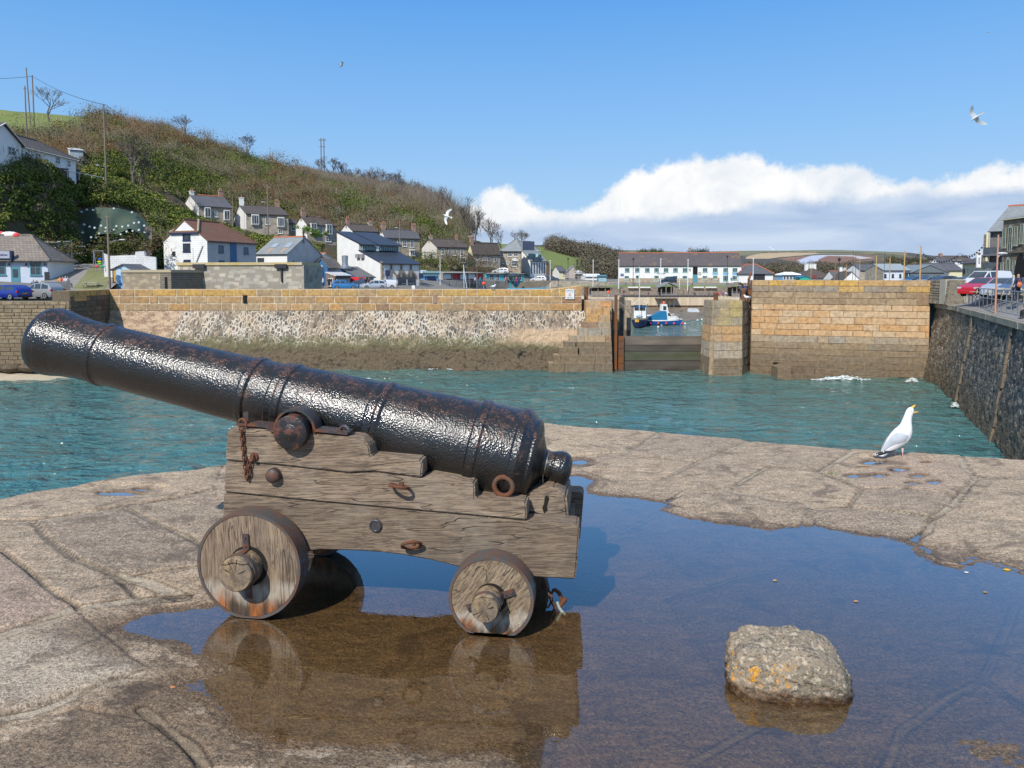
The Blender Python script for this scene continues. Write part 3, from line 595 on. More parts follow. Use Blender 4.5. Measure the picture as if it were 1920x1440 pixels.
for px,py,tl in ((752,908,.25),(775,1017,-.42)):
    c = CL(px,py,.12); mb = MB(); mb.torus(c+Vector((0,-.035,0)),.045,.0075,(tl*.6,.75 if tl < 0 else .25,1),30,10); mb.lathe([(-.006,.012),(.004,.014)],c+Vector((0,0,.0)),(0,1,0),12); mb.build('ring',IRR,CAN,smooth=True)
c = CL(944,912,.19); mb = MB(); mb.torus(c,.045,.0125,(.12,1,0),36,12); mb.lathe([(-.085,.026),(-.058,.026),(-.05,.02),(-.04,.02)],c,(0,0,1),8); mb.build('eye_bolt',IRR,CAN,smooth=True)
# wire round the neck, hanging chain and shackle at the rear
n0 = Aa+AX*(tb+.135); mb = MB(); lp = [n0+Vector((0,math.cos(q),0))*.075+e2*math.sin(q)*.075 for q in np.linspace(0,2*math.pi,24,endpoint=False)]
mb.tube(lp,.0022,6,closed=True); mb.tube([n0+Vector((-.01,-.07,-.03)),n0+Vector((-.012,-.065,-.15)),n0+Vector((-.02,-.05,-.25))],.0022,6); mb.build('wire',mat('steel_wire',(.45,.4,.33),rough=.4,metal=.8),CAN,smooth=True)
hp = [CL(1012,1082,.3),CL(1020,1098,.3),CL(1030,1112,.28),CL(1027,1135,.28)]
chain(hp,.05,.014,'hanging_chain',IRR,rr=.005)
c = CL(1042,1125,.3); mb = MB(); mb.tube([CL(*p,.3) for p in ((1036,1108),(1041,1106),(1049,1112),(1053,1125),(1055,1134))],.010,10); mb.tube([CL(*p,.3) for p in ((1034,1110),(1032,1120),(1036,1130),(1043,1142))],.009,10); mb.tube([CL(*p,.28) for p in ((1061,1122),(1050,1137))],.012,10); mb.build('shackle',IRR,CAN,smooth=True)
mb = MB(); mb.tube([CL(*p,.27) for p in ((1045,1129),(1048,1138),(1053,1146),(1060,1152))],.007,8); mb.build('pale_rope',mat('pale_rope',(.45,.5,.42),rough=.8),CAN,smooth=True)

# =============== BOULDER ===============
bc = G(1473,1274); sc_ = bc.y/F
mb = bmesh.new(); bmesh.ops.create_icosphere(mb,subdivisions=6,radius=1)
hx,hy,hz = 113*sc_,.165,.150
co = np.array([v.co[:] for v in mb.verts]); sg = np.sign(co); pw = .62
co2 = sg*np.abs(co)**pw; nrm = np.linalg.norm(co,axis=1)
co2 = co*(1/np.maximum((np.abs(co[:,0])**4.2+np.abs(co[:,1])**3.6+np.abs(co[:,2])**5)**(1/4.2),.01))[:,None]
co2[:,0] *= 1-.10*np.clip(co2[:,2],0,1) ; co2[:,0] -= .05*co2[:,2]
co2[:,2] -= .17*np.clip(co2[:,0],0,1)**2*np.clip(co2[:,2],0,1)+.12*np.clip(-co2[:,1]-.2,0,1)*np.clip(co2[:,2],0,1)
P_ = co2*np.array([hx,hy,hz]); nn = co2/np.linalg.norm(co2,axis=1)[:,None]
dz_ = .045*(vnoise(co2[:,0]+co2[:,2]*.8+4,co2[:,1]-co2[:,2]*.5,1.6,3)-.5)+.034*(vnoise(co2[:,0]*1.0+co2[:,2],co2[:,1]+co2[:,2]*.7,7,4,.6)-.5)+.006*(vnoise(co2[:,0]*1.3+co2[:,2],co2[:,1]-co2[:,2],40,3)-.5)
P_ = P_+nn*dz_[:,None]
for v_,p_ in zip(mb.verts,P_): v_.co = p_
me = bpy.data.meshes.new('boulder'); mb.to_mesh(me); mb.free(); me.polygons.foreach_set('use_smooth',[True]*len(me.polygons))
def boulder_mat():
    m,nt,b = newmat('granite_boulder'); v = coords(nt); s1 = NOISE(nt,v,70,3,.7); s2 = NOISE(nt,v,42,3,.65); s3 = NOISE(nt,v,95,2,.6); bg_ = NOISE(nt,v,7,4,.6)
    c = MIXC(nt,RAMPN(nt,bg_,[(.35,0.),(.65,1.)]),(.31,.245,.17),(.19,.16,.115)); c = MIXC(nt,RAMPN(nt,s1,[(.38,.9),(.47,0.)]),c,(.07,.065,.055)); c = MIXC(nt,RAMPN(nt,s2,[(.54,0.),(.62,.8)]),c,(.50,.42,.31)); c = MIXC(nt,RAMPN(nt,s3,[(.6,0.),(.66,.5)]),c,(.45,.27,.17))
    sx_ = NN(nt,'ShaderNodeSeparateXYZ'); nt.links.new(v,sx_.inputs[0])
    lx = MATH(nt,'MULTIPLY',RAMPN(nt,NOISE(nt,v,30,5,.75,.5),[(.55,0.),(.59,1.)]),MATH(nt,'MULTIPLY',RAMPN(nt,MATH(nt,'ADD',MATH(nt,'ADD',sx_.outputs[0],NOISE(nt,v,5,2)),0),[(.42,1.),(.56,0.)]),RAMPN(nt,MATH(nt,'ADD',sx_.outputs[2],.5),[(.5,0.),(.54,1.),(.6,1.),(.63,.0)])))
    c = MIXC(nt,lx,c,(.62,.28,.02)); zw = MATH(nt,'ADD',MATH(nt,'ADD',sx_.outputs[2],.5),MATH(nt,'MULTIPLY',MATH(nt,'SUBTRACT',bg_,.5),.08)); wet = RAMPN(nt,zw,[(.505,1.),(.535,0.)])
    c = MIXC(nt,wet,c,MIXC(nt,1.0,c,(.30,.20,.11),'MULTIPLY')); nt.links.new(c,b.inputs['Base Color']); nt.links.new(MATH(nt,'MULTIPLY_ADD',wet,-.35,.85),b.inputs['Roughness'])
    setbump(nt,b,MATH(nt,'ADD',s1,MATH(nt,'MULTIPLY',s3,.6)),.8,.008); return m
me.materials.append(boulder_mat()); o = bpy.data.objects.new('boulder',me); COL.objects.link(o); o.location = (bc.x,bc.y,.012); o.rotation_euler = (0,0,R(-8))
tag(o,'rounded granite boulder with orange lichen sitting in the puddle','rock')

# =============== CALLING GULL ===============
gp = G(1692,862); GD = gp.y
def GV(X,Y,dy=0.0):      # zoom coordinates of the gull -> local metres (x right, z up, origin at the standing foot)
    q = W(1600+X/8,730+Y/8,GD+dy); return Vector((q.x-gp.x,dy,q.z))
gs = 1/8/F*GD
prof_ = [(395,985,8,.5),(430,962,26,.8),(480,920,52,.8),(530,872,80,.8),(590,810,108,.82),(650,752,126,.82),(705,705,132,.84),(745,655,128,.84),(775,600,108,.85),(788,550,88,.88),(798,500,72,.9),(808,450,62,.9),(822,400,55,.92),(838,355,54,.92),(855,318,50,.9),(872,292,38,.88),(884,280,22,.85),(890,272,8,.8)]
vs_,cen_ = [],[]; n = 28; C_ = [GV(x,y) for x,y,_,_ in prof_]; mcol = []
for i,(x,y,hw,wd) in enumerate(prof_):
    t = (C_[min(i+1,len(C_)-1)]-C_[max(i-1,0)]).normalized(); up_ = Vector((-t.z,0,t.x)); sidev = Vector((0,1,0))
    for j in range(n):
        q = 2*math.pi*j/n; vs_.append(C_[i]+up_*math.cos(q)*hw*gs+sidev*math.sin(q)*hw*wd*gs)
f_,fm = [],[]
for i in range(len(prof_)-1):
    for j in range(n):
        f_.append((i*n+j,i*n+(j+1) % n,(i+1)*n+(j+1) % n,(i+1)*n+j))
f_ += [tuple(range(n-1,-1,-1)),tuple(range((len(prof_)-1)*n,len(prof_)*n))]
gb = MB(); gb.add(vs_,f_,0)
# folded wings (grey), black tips, tail, bill, legs joined into the same mesh
def wing(s):
    pts = [(455,905,40),(500,850,62),(560,775,92),(630,705,108),(700,660,104),(760,640,78),(808,640,40)]
    rows = [];
    ctr = [(425,925,8),(470,885,42),(530,830,72),(590,775,96),(650,730,104),(710,695,98),(770,670,74),(825,668,40),(850,670,10)]
    cc_ = [GV(a,b_) for a,b_,_ in ctr]
    for i,(a,b_,hw) in enumerate(ctr):
        t = (cc_[min(i+1,8)]-cc_[max(i-1,0)]).normalized(); up_ = Vector((-t.z,0,t.x)); row = []
        bw = np.interp(a,[p[0] for p in prof_],[p[2]*p[3] for p in prof_])
        for j in range(9):
            q =-1+2*j/8; off = math.sqrt(max(0,1-(q*.86)**2))*bw*1.06+4
            row.append(cc_[i]+up_*q*hw*gs+Vector((0,s*off*gs,0)))
        rows.append(row)
    vv = [p for r_ in rows for p in r_]; ff = [(i*9+j,i*9+j+1,(i+1)*9+j+1,(i+1)*9+j) for i in range(8) for j in range(8)]
    gb.add(vv,ff,1)
    tip = [GV(x,y,s*.02) for x,y in ((620,905),(540,920),(470,918),(430,928),(395,950),(335,968),(345,990),(400,985),(500,955),(585,922))]; gb.prism(tip,(0,s*.012,0),2)
    for x,y,r_ in ((362,976,9),(452,935,13)): gb.ball(GV(x,y,s*.035 if s < 0 else .01),r_*gs,8,0)
wing(-1); wing(1)
gb.prism([GV(x,y,-.03) for x,y in ((330,985),(400,985),(500,950),(540,940),(500,985),(455,1018))],(0,.06,0),0)
gb.tube([GV(872,285),GV(890,268),GV(908,250),GV(925,238),GV(938,236)],[24*gs,19*gs,13*gs,8*gs,3*gs],10,3)
gb.tube([GV(878,352),GV(905,352),GV(935,343),GV(962,338),(GV(985,345))],[18*gs,12*gs,9*gs,7*gs,3*gs],10,3)
gb.ball(GV(965,342),8*gs,8,4)
gb.ball(GV(872,322),36*gs,16,0,(1,.9,1)); gb.tube([GV(868,352),GV(892,348)],[24*gs,12*gs],10,0)
for (kx,ky,fx,fy,dy) in ((738,885,732,1055,-.02),(628,900,620,990,.05)):
    gb.tube([GV(kx,ky,dy),GV((kx+fx)/2+4,(ky+fy)/2,dy),GV(fx,fy,dy)],[16*gs,7*gs,7*gs],8,5)
    if dy < 0:
        for ex,ey,ddy in ((810,1068,-.03),(795,1072,0.0),(780,1075,.03),(705,1062,0)): gb.tube([GV(fx,fy,dy),GV(ex,ey,dy+ddy)],[6*gs,4*gs],6,5)
        gb.add([GV(fx,fy+4,dy),GV(805,1072,dy-.03),GV(782,1078,dy+.03)],[(0,1,2)],5)
    else:
        gb.tube([GV(620,985,dy),GV(690,1040,dy-.05),GV(705,1050,dy-.06)],[7*gs,5*gs,3*gs],6,5)
GM = [mat('gull_white',(.86,.86,.86),(.74,.75,.77),14,.75),mat('gull_grey',(.50,.53,.58),(.40,.43,.48),16,.8),flat('gull_black',(.02,.02,.022),.7),flat('bill_yellow',(.8,.5,.06)),flat('bill_red',(.7,.12,.04)),flat('leg_pink',(.62,.38,.33))]
gull = gb.build('herring_gull',GM,smooth=2,label='white and grey gull with raised head and open bill on the quay edge',cat='bird')
gull.location = (gp.x,gp.y,0)
mb = MB(); mb.ball(GV(869,325,-.029),6.5*gs,8); mb.build('eye',flat('gull_eye',(.05,.04,.02),.2),gull)
# small dressings: limpet-like pale mortar stump by the gull, weeds and pebbles
ms = G(1803,884); mb = MB()
for i,(a,c,r_) in enumerate([((1801,868),0,.05),((1803,874),0,.05),((1806,880),0,.06),((1806,885),0,.06)]): mb.ball(G(*a),r_,9,0,(1.1,.8,.35))
mb.build('mortar_stump',mat('pale_mortar',(.5,.46,.36),(.36,.33,.25),30,.9,.7,60),smooth=True,label='pale lump of old mortar in a joint near the gull',cat='mortar')
WEED = mat('weed_green',(.16,.24,.05),(.08,.14,.03),30,.8)
for i,(x,y,r_) in enumerate([(1702,926,.07),(1807,938,.03),(1560,889,.03),(1418,893,.035)]):
    mb = MB(); c = G(x,y,.015)
    for q in range(int(900*r_)+10):
        a = random.uniform(0,6.28); d = random.random()*r_; p = c+Vector((math.cos(a)*d*1.6,math.sin(a)*d,random.uniform(-.005,.018))); s_ = .008
        mb.add([p+Vector([random.uniform(-s_,s_) for _ in range(3)]) for _ in range(3)],[(0,1,2)])
    mb.build('moss_tuft',WEED,label=['bright green moss tuft, largest, between slabs behind the puddle','tiny moss tuft in the slanting joint below the mortar lump','small moss speck in the paving left of the gull','moss speck in the joint right of the cannon breech'][i],cat='moss',kind='stuff',group='moss tufts in the paving joints')
# =============== HARBOUR WALLS ===============
def masonry(name='ashlar',rough=.85):
    if name in _mc: return _mc[name]
    m,nt,b = newmat(name); v = coords(nt); a = NN(nt,'ShaderNodeAttribute',attribute_name='Col')
    n1 = NOISE(nt,v,3.2,6,.65); n2 = NOISE(nt,v,14,4,.7)
    c = MIXC(nt,1.0,a.outputs['Color'],MIXC(nt,RAMPN(nt,n1,[(.32,0.),(.68,1.)]),(.68,.64,.6),(1.25,1.22,1.18)),'MULTIPLY'); c = MIXC(nt,RAMPN(nt,n2,[(.56,0.),(.68,.5)]),c,MIXC(nt,1.0,c,(.5,.45,.4),'MULTIPLY'))
    nt.links.new(c,b.inputs['Base Color']); b.inputs['Roughness'].default_value = rough; setbump(nt,b,MATH(nt,'ADD',n1,n2),.8,.06); _mc[name] = m; return m
ASH = masonry()
def mixt(a,b,t): t = max(0,min(1,t)); return tuple(x*(1-t)+y*t for x,y in zip(a,b))
def ashlar(name,label,P0,P1,ztop,zbot,colf,bat=0.0,thick=2.0,ch=(.5,.62),bl=(.7,1.9),topf=None,mortar=(.42,.34,.24),cat='wall',gap=.022,seed=1,holes=()):
    rr = random.Random(seed); P0 = Vector((P0[0],P0[1],0)); P1 = Vector((P1[0],P1[1],0)); d = P1-P0; Ln = d.length; d.normalize(); nrm = Vector((d.y,-d.x,0))
    def pt(s,z,o=0.0): return P0+d*s+nrm*(bat*(ztop-z)+o)+Vector((0,0,z))
    b = MB(); b.c = []; z = ztop; k = 0
    while z > zbot+.05:
        h = min(rr.uniform(*ch),z-zbot); h = h if z-zbot-h > .2 else z-zbot; s =-rr.uniform(0,bl[0]);
        while s < Ln:
            l = rr.uniform(*bl); s0,s1 = max(0,s),min(Ln,s+l); s += l
            if s1-s0 < .08: continue
            z1,z0 = z,z-h; za = zb_ = z1
            if topf: za,zb_ = (z1+topf(s0) if k == 0 else z1),(z1+topf(s1) if k == 0 else z1)
            if any(a0 < (s0+s1)/2 < a1 and c0 < (z0+z1)/2 < c1 for a0,a1,c0,c1 in holes): b.add([pt(s0,z0,.0),pt(s1,z0,.0),pt(s1,z1,.0),pt(s0,z1,.0)],[(0,1,2,3)]); b.c.append((.01,.01,.01)); continue
            g = gap; e = .035+rr.uniform(-.012,.02); c = colf((s0+s1)/2,(z0+z1)/2,rr)
            A_ = [pt(s0+g,z0+g,.0),pt(s1-g,z0+g,.0),pt(s1-g,zb_-g,.0),pt(s0+g,za-g,.0)]; j = [rr.uniform(-.008,.008) for _ in range(4)]
            B_ = [pt(s0+g*2,z0+g*2,e+j[0]),pt(s1-g*2,z0+g*2,e+j[1]),pt(s1-g*2,zb_-g*2,e+j[2]),pt(s0+g*2,za-g*2,e+j[3])]
            b.add(A_+B_,[(4,5,6,7),(0,1,5,4),(1,2,6,5),(2,3,7,6),(3,0,4,7)]); b.c += [c]*5
        z -= h; k += 1
    N = max(1,int(Ln/3)); bk = []
    tf = topf or (lambda s: 0)
    for i in range(N+1):
        s = Ln*i/N; bk += [pt(s,zbot),pt(s,ztop)+Vector((0,0,tf(s)-.005)),pt(s,ztop)-nrm*thick+Vector((0,0,tf(s)-.005)),P0+d*s-nrm*thick+Vector((0,0,zbot))]
    for i in range(N):
        q = i*4; b.add([],[]) ; o = len(b.v)
        b.add([bk[q],bk[q+4],bk[q+5],bk[q+1],bk[q+2],bk[q+6],bk[q+3],bk[q+7]],[(0,1,2,3),(3,2,5,4),(4,5,7,6)]); mid = colf(Ln*(i+.5)/N,ztop,rr)
        b.c += [mixt(mortar,(.12,.10,.07),0 if ztop >-2 else .5),mixt(mid,(.4,.36,.3),.4),mid]
    b.add([bk[0],bk[1],bk[2],bk[3]],[(0,1,2,3)]); b.add(bk[-4:],[(3,2,1,0)]); b.c += [colf(0,ztop-1,rr),colf(Ln,ztop-1,rr)]
    return b.build(name,ASH,label=label,cat=cat)
OCH,TAN,GRY,BRN,RST,YEL,WET = (.54,.31,.12),(.46,.34,.21),(.34,.30,.24),(.30,.21,.13),(.20,.085,.05),(.60,.37,.09),(.155,.115,.07)
def c_par(s,z,r):
    c = mixt(TAN,OCH,r.random()*1.1); c = mixt(c,BRN,r.random()*.45)
    if z >-.55: c = mixt(c,YEL,r.random()*.75)
    elif r.random() < .03: c = mixt(c,RST,.45)
    return c
Yp = 74.5; xL = W(205,560,Yp).x; xR = W(1090,560,Yp).x
def rise(s):
    x = xL+s; x0 = W(1030,540,Yp).x; return max(0,min(.42,(x-x0)*.125)) if x > x0 else 0
ashlar('harbour_wall','long ochre granite parapet on the pier behind the cannon',(xL,Yp),(xR,Yp),.13,-2.1,c_par,.0,2.6,(.72,.76),(.7,2.6),rise,(.66,.57,.43),seed=3,gap=.035)
# sluice opening in the parapet
p = W(460,561,Yp); b = MB(); b.box((p.x-.22,Yp-.07,p.z-.42),(p.x+.22,Yp+.05,p.z+.42)); b.build('drain_opening',flat('deep_shadow',(.008,.008,.007),.95),label='small dark square drain opening in the ochre parapet',cat='drain')
# battered rubble foot of the pier
xs_ = np.linspace(xL-.2,W(1112,600,73).x,560); ts_ = np.linspace(0,1,110); Ts,Xs = np.meshgrid(ts_,xs_,indexing='ij')
Zs =-2.08+(-8.6+2.08)*Ts; Ys = Yp-.05-3.3*Ts**1.05
rub = .6*vnoise(Xs*2.1,Zs*3.2,1,4,.6)+.4*vnoise(Xs*5.5,Zs*7,1,3,.6); big = vnoise(Xs*.35,Zs*.5,1,3)
Ys = Ys-.35*(rub-.5)*np.clip(Ts*3,.25,1)-.8*(big-.5)*Ts
smo = np.clip((W(350,600,Yp).x-Xs-3.0*Ts+1.6*(big-.5))*1.2,0,1)
Vs = np.stack([Xs,Ys,Zs],-1).reshape(-1,3)
def rubble_mat():
    m,nt,b = newmat('battered_rubble'); v = coords(nt,'Object',(1.9,.5,1.0),(0,R(14),0)); v1 = coords(nt)
    A_ = lambda n: NN(nt,'ShaderNodeAttribute',attribute_name=n).outputs['Fac']
    dn = NN(nt,'ShaderNodeTexNoise'); dn.inputs['Scale'].default_value = 1.5; nt.links.new(v1,dn.inputs['Vector']); ad = NN(nt,'ShaderNodeVectorMath',operation='MULTIPLY_ADD'); nt.links.new(dn.outputs['Color'],ad.inputs[0]); ad.inputs[1].default_value = (.5,.5,.5); nt.links.new(v,ad.inputs[2])
    vo = NN(nt,'ShaderNodeTexVoronoi',feature='DISTANCE_TO_EDGE'); vo.inputs['Scale'].default_value = 2.0; nt.links.new(ad.outputs[0],vo.inputs['Vector'])
    vc = NN(nt,'ShaderNodeTexVoronoi',feature='F1'); vc.inputs['Scale'].default_value = 2.0; nt.links.new(ad.outputs[0],vc.inputs['Vector'])
    sp_ = NN(nt,'ShaderNodeSeparateColor'); nt.links.new(vc.outputs['Color'],sp_.inputs[0]); z = NN(nt,'ShaderNodeSeparateXYZ'); nt.links.new(v1,z.inputs[0])
    stone = RAMPN(nt,sp_.outputs[0],[(0,(.09,.08,.065)),(.35,(.17,.13,.095)),(.7,(.25,.19,.14)),(1,(.40,.29,.18))])
    n3 = NOISE(nt,v1,.45,5,.65); wd = MATH(nt,'MULTIPLY_ADD',n3,.75,-.25)
    mo = RAMPN(nt,MATH(nt,'DIVIDE',vo.outputs['Distance'],wd),[(.55,1.),(.85,0.)]); mort = MIXC(nt,RAMPN(nt,NOISE(nt,v1,.35,3,.5),[(.4,0.),(.6,1.)]),(.58,.52,.43),(.54,.42,.29))
    up = MIXC(nt,mo,stone,mort)
    zz = MATH(nt,'ADD',z.outputs[2],MATH(nt,'MULTIPLY_ADD',NOISE(nt,v1,.9,5,.65),1.6,-.8))
    n2 = NOISE(nt,v1,4,6,.7); low = MIXC(nt,n2,(.085,.062,.036),(.18,.13,.078)); low = MIXC(nt,RAMPN(nt,NOISE(nt,v1,2.4,4,.6),[(.56,0.),(.62,1.)]),low,(.06,.045,.025))
    alg = MIXC(nt,n2,(.075,.075,.025),(.17,.165,.06))
    f1 = RAMPN(nt,MATH(nt,'MULTIPLY_ADD',zz,.1,1.),[(.43,1.),(.49,0.)]); fa = RAMPN(nt,MATH(nt,'MULTIPLY_ADD',zz,.1,1.),[(.39,0.),(.44,1.),(.51,1.),(.56,0.)])
    c = MIXC(nt,f1,up,low); c = MIXC(nt,MATH(nt,'MULTIPLY',fa,RAMPN(nt,n2,[(.35,.1),(.6,.85)])),c,alg)
    rx = RAMPN(nt,MATH(nt,'MULTIPLY_ADD',z.outputs[0],.02,.5),[(.45,0.),(.54,1.)])
    orange = MATH(nt,'MULTIPLY',rx,RAMPN(nt,MATH(nt,'MULTIPLY_ADD',zz,.1,1.),[(.44,0.),(.50,.85),(.58,.85),(.63,0.)])); c = MIXC(nt,orange,c,MIXC(nt,n2,(.62,.42,.25),(.48,.34,.22)))
    sm_ = MIXC(nt,RAMPN(nt,NOISE(nt,coords(nt,'Object',(1,1,2.2),(0,R(35),0)),1.3,5,.65),[(.42,0.),(.6,1.)]),(.58,.41,.27),(.30,.20,.13)); c = MIXC(nt,A_('smooth'),c,sm_)
    nt.links.new(c,b.inputs['Base Color']); b.inputs['Roughness'].default_value = .85
    h = MATH(nt,'SUBTRACT',MATH(nt,'MULTIPLY',n2,.8),MATH(nt,'MULTIPLY',mo,.35)); setbump(nt,b,h,1.0,.12); return m
b = bulk('wall_foot',Vs,grid_faces(len(ts_),len(xs_)),rubble_mat(),attrs={'smooth': smo.ravel()},smooth=True); b.data.flip_normals()
tag(b,'battered rubble foot of the pier with white mortar above brown weed','sea wall')
# low pier head with the steps
def c_pier(s,z,r):
    c = mixt(TAN,OCH,r.random()*.9) if z >-3 else mixt(GRY,TAN,r.random())
    if z >-3 and r.random() < .25: c = mixt(c,(.55,.27,.1),.7)
    if z <-5.0: c = mixt(c,WET,.75)
    elif z <-3.6 and r.random() < .3: c = mixt(c,RST,.5)
    return c
pxr = W(1152,640,71.8).x; pxl = W(1098,570,73.5).x
ashlar('pier_head','granite pier head left of the harbour gate',(pxl,73.2),(pxr-.12,73.2),-1.0,-9,c_pier,.14,6,(.62,.78),(.8,1.9),None,(.4,.34,.26),seed=8)
b = MB(); b.c = []; rr = random.Random(5); steps = [(1112,578),(1100,591),(1092,604),(1085,615),(1068,630),(1058,641),(1048,652),(1038,666),(1028,681)]
for i,(px,py) in enumerate(steps):
    Y0 = 72.6-i*.27; q = W(px,py,Y0); x2 = pxr-.35; zlo = W(px,steps[i+1][1],Y0).z-.06 if i < 8 else -9.2; Yb = 74.2
    cuts = [q.x]+sorted(rr.uniform(q.x+.6,x2-.5) for _ in range(1+i//3))+[x2]
    for x0,x1 in zip(cuts[:-1],cuts[1:]):
        if x1-x0 < .25: continue
        c = c_pier(0,q.z-.5,rr); e = rr.uniform(-.03,.03); b.box((x0+.015,Y0+e,zlo),(x1-.015,Yb,q.z)); b.c += [c,mixt(c,(.5,.42,.3),.4)]+[c]*4
b.build('stone_steps',ASH,bevel=0,label='worn granite steps running down to the water beside the pier head',cat='steps')
# gate recess, timber baffle and rusty guides
def c_grey(s,z,r): return mixt(GRY,TAN,r.random()*.6) if z >-4.5 else mixt(WET,GRY,r.random()*.4)
g0 = W(1160,600,76); g1 = W(1184,600,76); ashlar('gate_jamb','grey granite jamb on the left side of the harbour entrance',(pxr+.3,75.5),(W(1183,600,75.5).x,75.5),-1.05,-9,c_grey,0,6,(.9,1.1),(1,2),None,(.3,.26,.2),seed=11)
gl,gr = W(1160,660,71.6).x,W(1331,660,71.6).x
gate = thing('harbour_gate','dark timber baffle closing the lower half of the harbour entrance','gate',(gl,71.6,WL))
gt = W(1240,630.5,71.6).z-WL
TB = mat('wet_timber',(.10,.085,.065),(.055,.045,.035),1.2,.75,.7,6,stretch=(.25,1,2)); TB2 = mat('dry_timber',(.20,.16,.12),(.09,.075,.06),.8,.8,.7,6,stretch=(.3,1,2)); TBG = mat('weedy_timber',(.10,.09,.07),(.06,.07,.03),.9,.8,.8,7,stretch=(.4,1,2))
hs = [.9,.62,.95,.95,.9]; z = gt
for i,h in enumerate(hs):
    b = MB(); b.box((.4 if i else .3,0,z-h+.02),(gr-gl-.4,.4,z),0); b.build('gate_beam',[TB2,TB,TBG,TB,TB][i],gate,bevel=.03); z -= h
GR = iron('rusted_gate_iron',(.12,.06,.035),(.30,.10,.025),.5,.7,.7,8,.03,1.2)
b = MB(); b.box((-.05,-.25,-1),(.48,.1,gt+.02));
for q in range(5): b.box((-.08,-.29,q*.75),(.5,-.24,q*.75+.05))
b.build('gate_guide',GR,gate); b = MB(); b.box((gr-gl-.62,-.2,-1),(gr-gl+.05,.1,gt-.02))
for q in range(5): b.box((gr-gl-.66,-.27,q*.75),(gr-gl+.05,-.19,q*.75+.08))
b.build('gate_guide',GR,gate)
b = MB(); b.box((gl-.45,71.3,-9),(gl-.2,71.7,W(1155,553,71.5).z)); b.build('guide_post',GR,label='tall rusty guide post at the left side of the entrance',cat='post')
b = MB(); q = W(1162,560,73); b.box((q.x,73,-5),(q.x+.5,73.3,W(1162,556,73).z)); b.build('timber_post',TB,label='dark timber post just right of the rusty guide post',cat='post')
b = MB(); b.tube([W(1158,562,72),W(1176,580,72.2),W(1184,592,75)],.025,5); b.build('mooring_line',mat('rope',(.5,.45,.36),rough=.9),label='thin rope slanting across the left gate jamb',cat='rope')
# right pillar
def c_pil(s,z,r):
    c = mixt(GRY,TAN,r.random())
    if z >-3.2: c = mixt(c,(.50,.40,.12),r.random()*.8) if s > 1 else mixt(c,BRN,r.random()*.3)
    elif z >-4.6: c = mixt(c,(.58,.34,.15),.3+r.random()*.7)
    elif z >-6.3: c = mixt(c,(.42,.36,.28),.6)
    if z <-6.2: c = mixt(c,WET,.75)
    return c
pL,pR_ = W(1338,566,68).x,W(1392,566,68).x; PT =-.78
ashlar('entrance_pillar','yellow lichened granite pillar right of the harbour gate',(pL,68),(pR_,68),PT,-9,c_pil,.045,3,(.72,.85),(.8,1.5),None,(.3,.25,.18),seed=21)
ashlar('pillar_return','shaded side of the entrance pillar facing the tall wall',(pR_-.02,68),(W(1409,566,71.6).x,71.6),PT-.004,-9,lambda s,z,r: mixt(WET,GRY,r.random()*.5),.02,.6,(.72,.85),(.8,1.6),None,(.2,.17,.13),seed=22)  # dark stone tones carry the shade of this side at every height
ashlar('pillar_flank','left flank of the entrance pillar facing the gate',(pL-.03,71.2),(pL-.03,68.0),PT-.006,-9,lambda s,z,r: c_pil(0,z,r),.045,.2,(.72,.85),(.7,1.3),None,(.3,.25,.18),seed=23)
# tall wall
def c_tall(s,z,r):
    c = mixt(TAN,OCH,r.random()*.9); u_ = r.random()
    if z > .6: c = mixt(c,YEL,r.random()*.9)
    elif z >-.1: c = mixt(GRY,BRN,r.random()*.7) if u_ < .6 else mixt(c,YEL,.6)
    elif z >-1.2: c = mixt(BRN,TAN,r.random())
    elif z >-4.0: c = mixt((.60,.45,.29),(.58,.33,.14),r.random()*.9)
    elif z >-4.6: c = mixt(TAN,GRY,r.random())
    if z >-1.9 and z < .1 and u_ > .9: c = mixt(c,RST,.3)
    if z <-4.9: c = mixt(mixt(TAN,GRY,r.random()),WET,min(.85,.45+(-4.9-z)*.2))
    return c
tw0 = Vector((W(1410,527,69.7).x,69.7)); tw1 = Vector((W(1745,523,65.6).x,65.6))
ashlar('tall_harbour_wall','tall orange granite wall right of the harbour gate',tw0,tw1,1.12,-9,c_tall,.03,3,(.55,.68),(.9,2.8),None,(.30,.22,.14),seed=31)
STL = ['rust stain on the second course from the left of the tall wall','rust stain under the yellow lichen right of centre of the tall wall','narrow tall rust stain below the grey courses','first of two round dark rust spots side by side','second of two round dark rust spots side by side','largest broad rust stain on the tall wall','rust blotch directly under the largest stain','thin vertical rust streak right of the largest stain','ragged rust patch near the right part of the tall wall','rust mark on the fifth course near the entrance pillar','low rust mark on the warm orange courses, left one','low rust mark on the warm orange courses, right one','small rust spot left of the two round spots']
st_m = mat('rust_stain',(.15,.055,.035),(.24,.11,.06),6,.9)
dn_ = (tw1-tw0).normalized(); nn_ = Vector((dn_.y,-dn_.x))
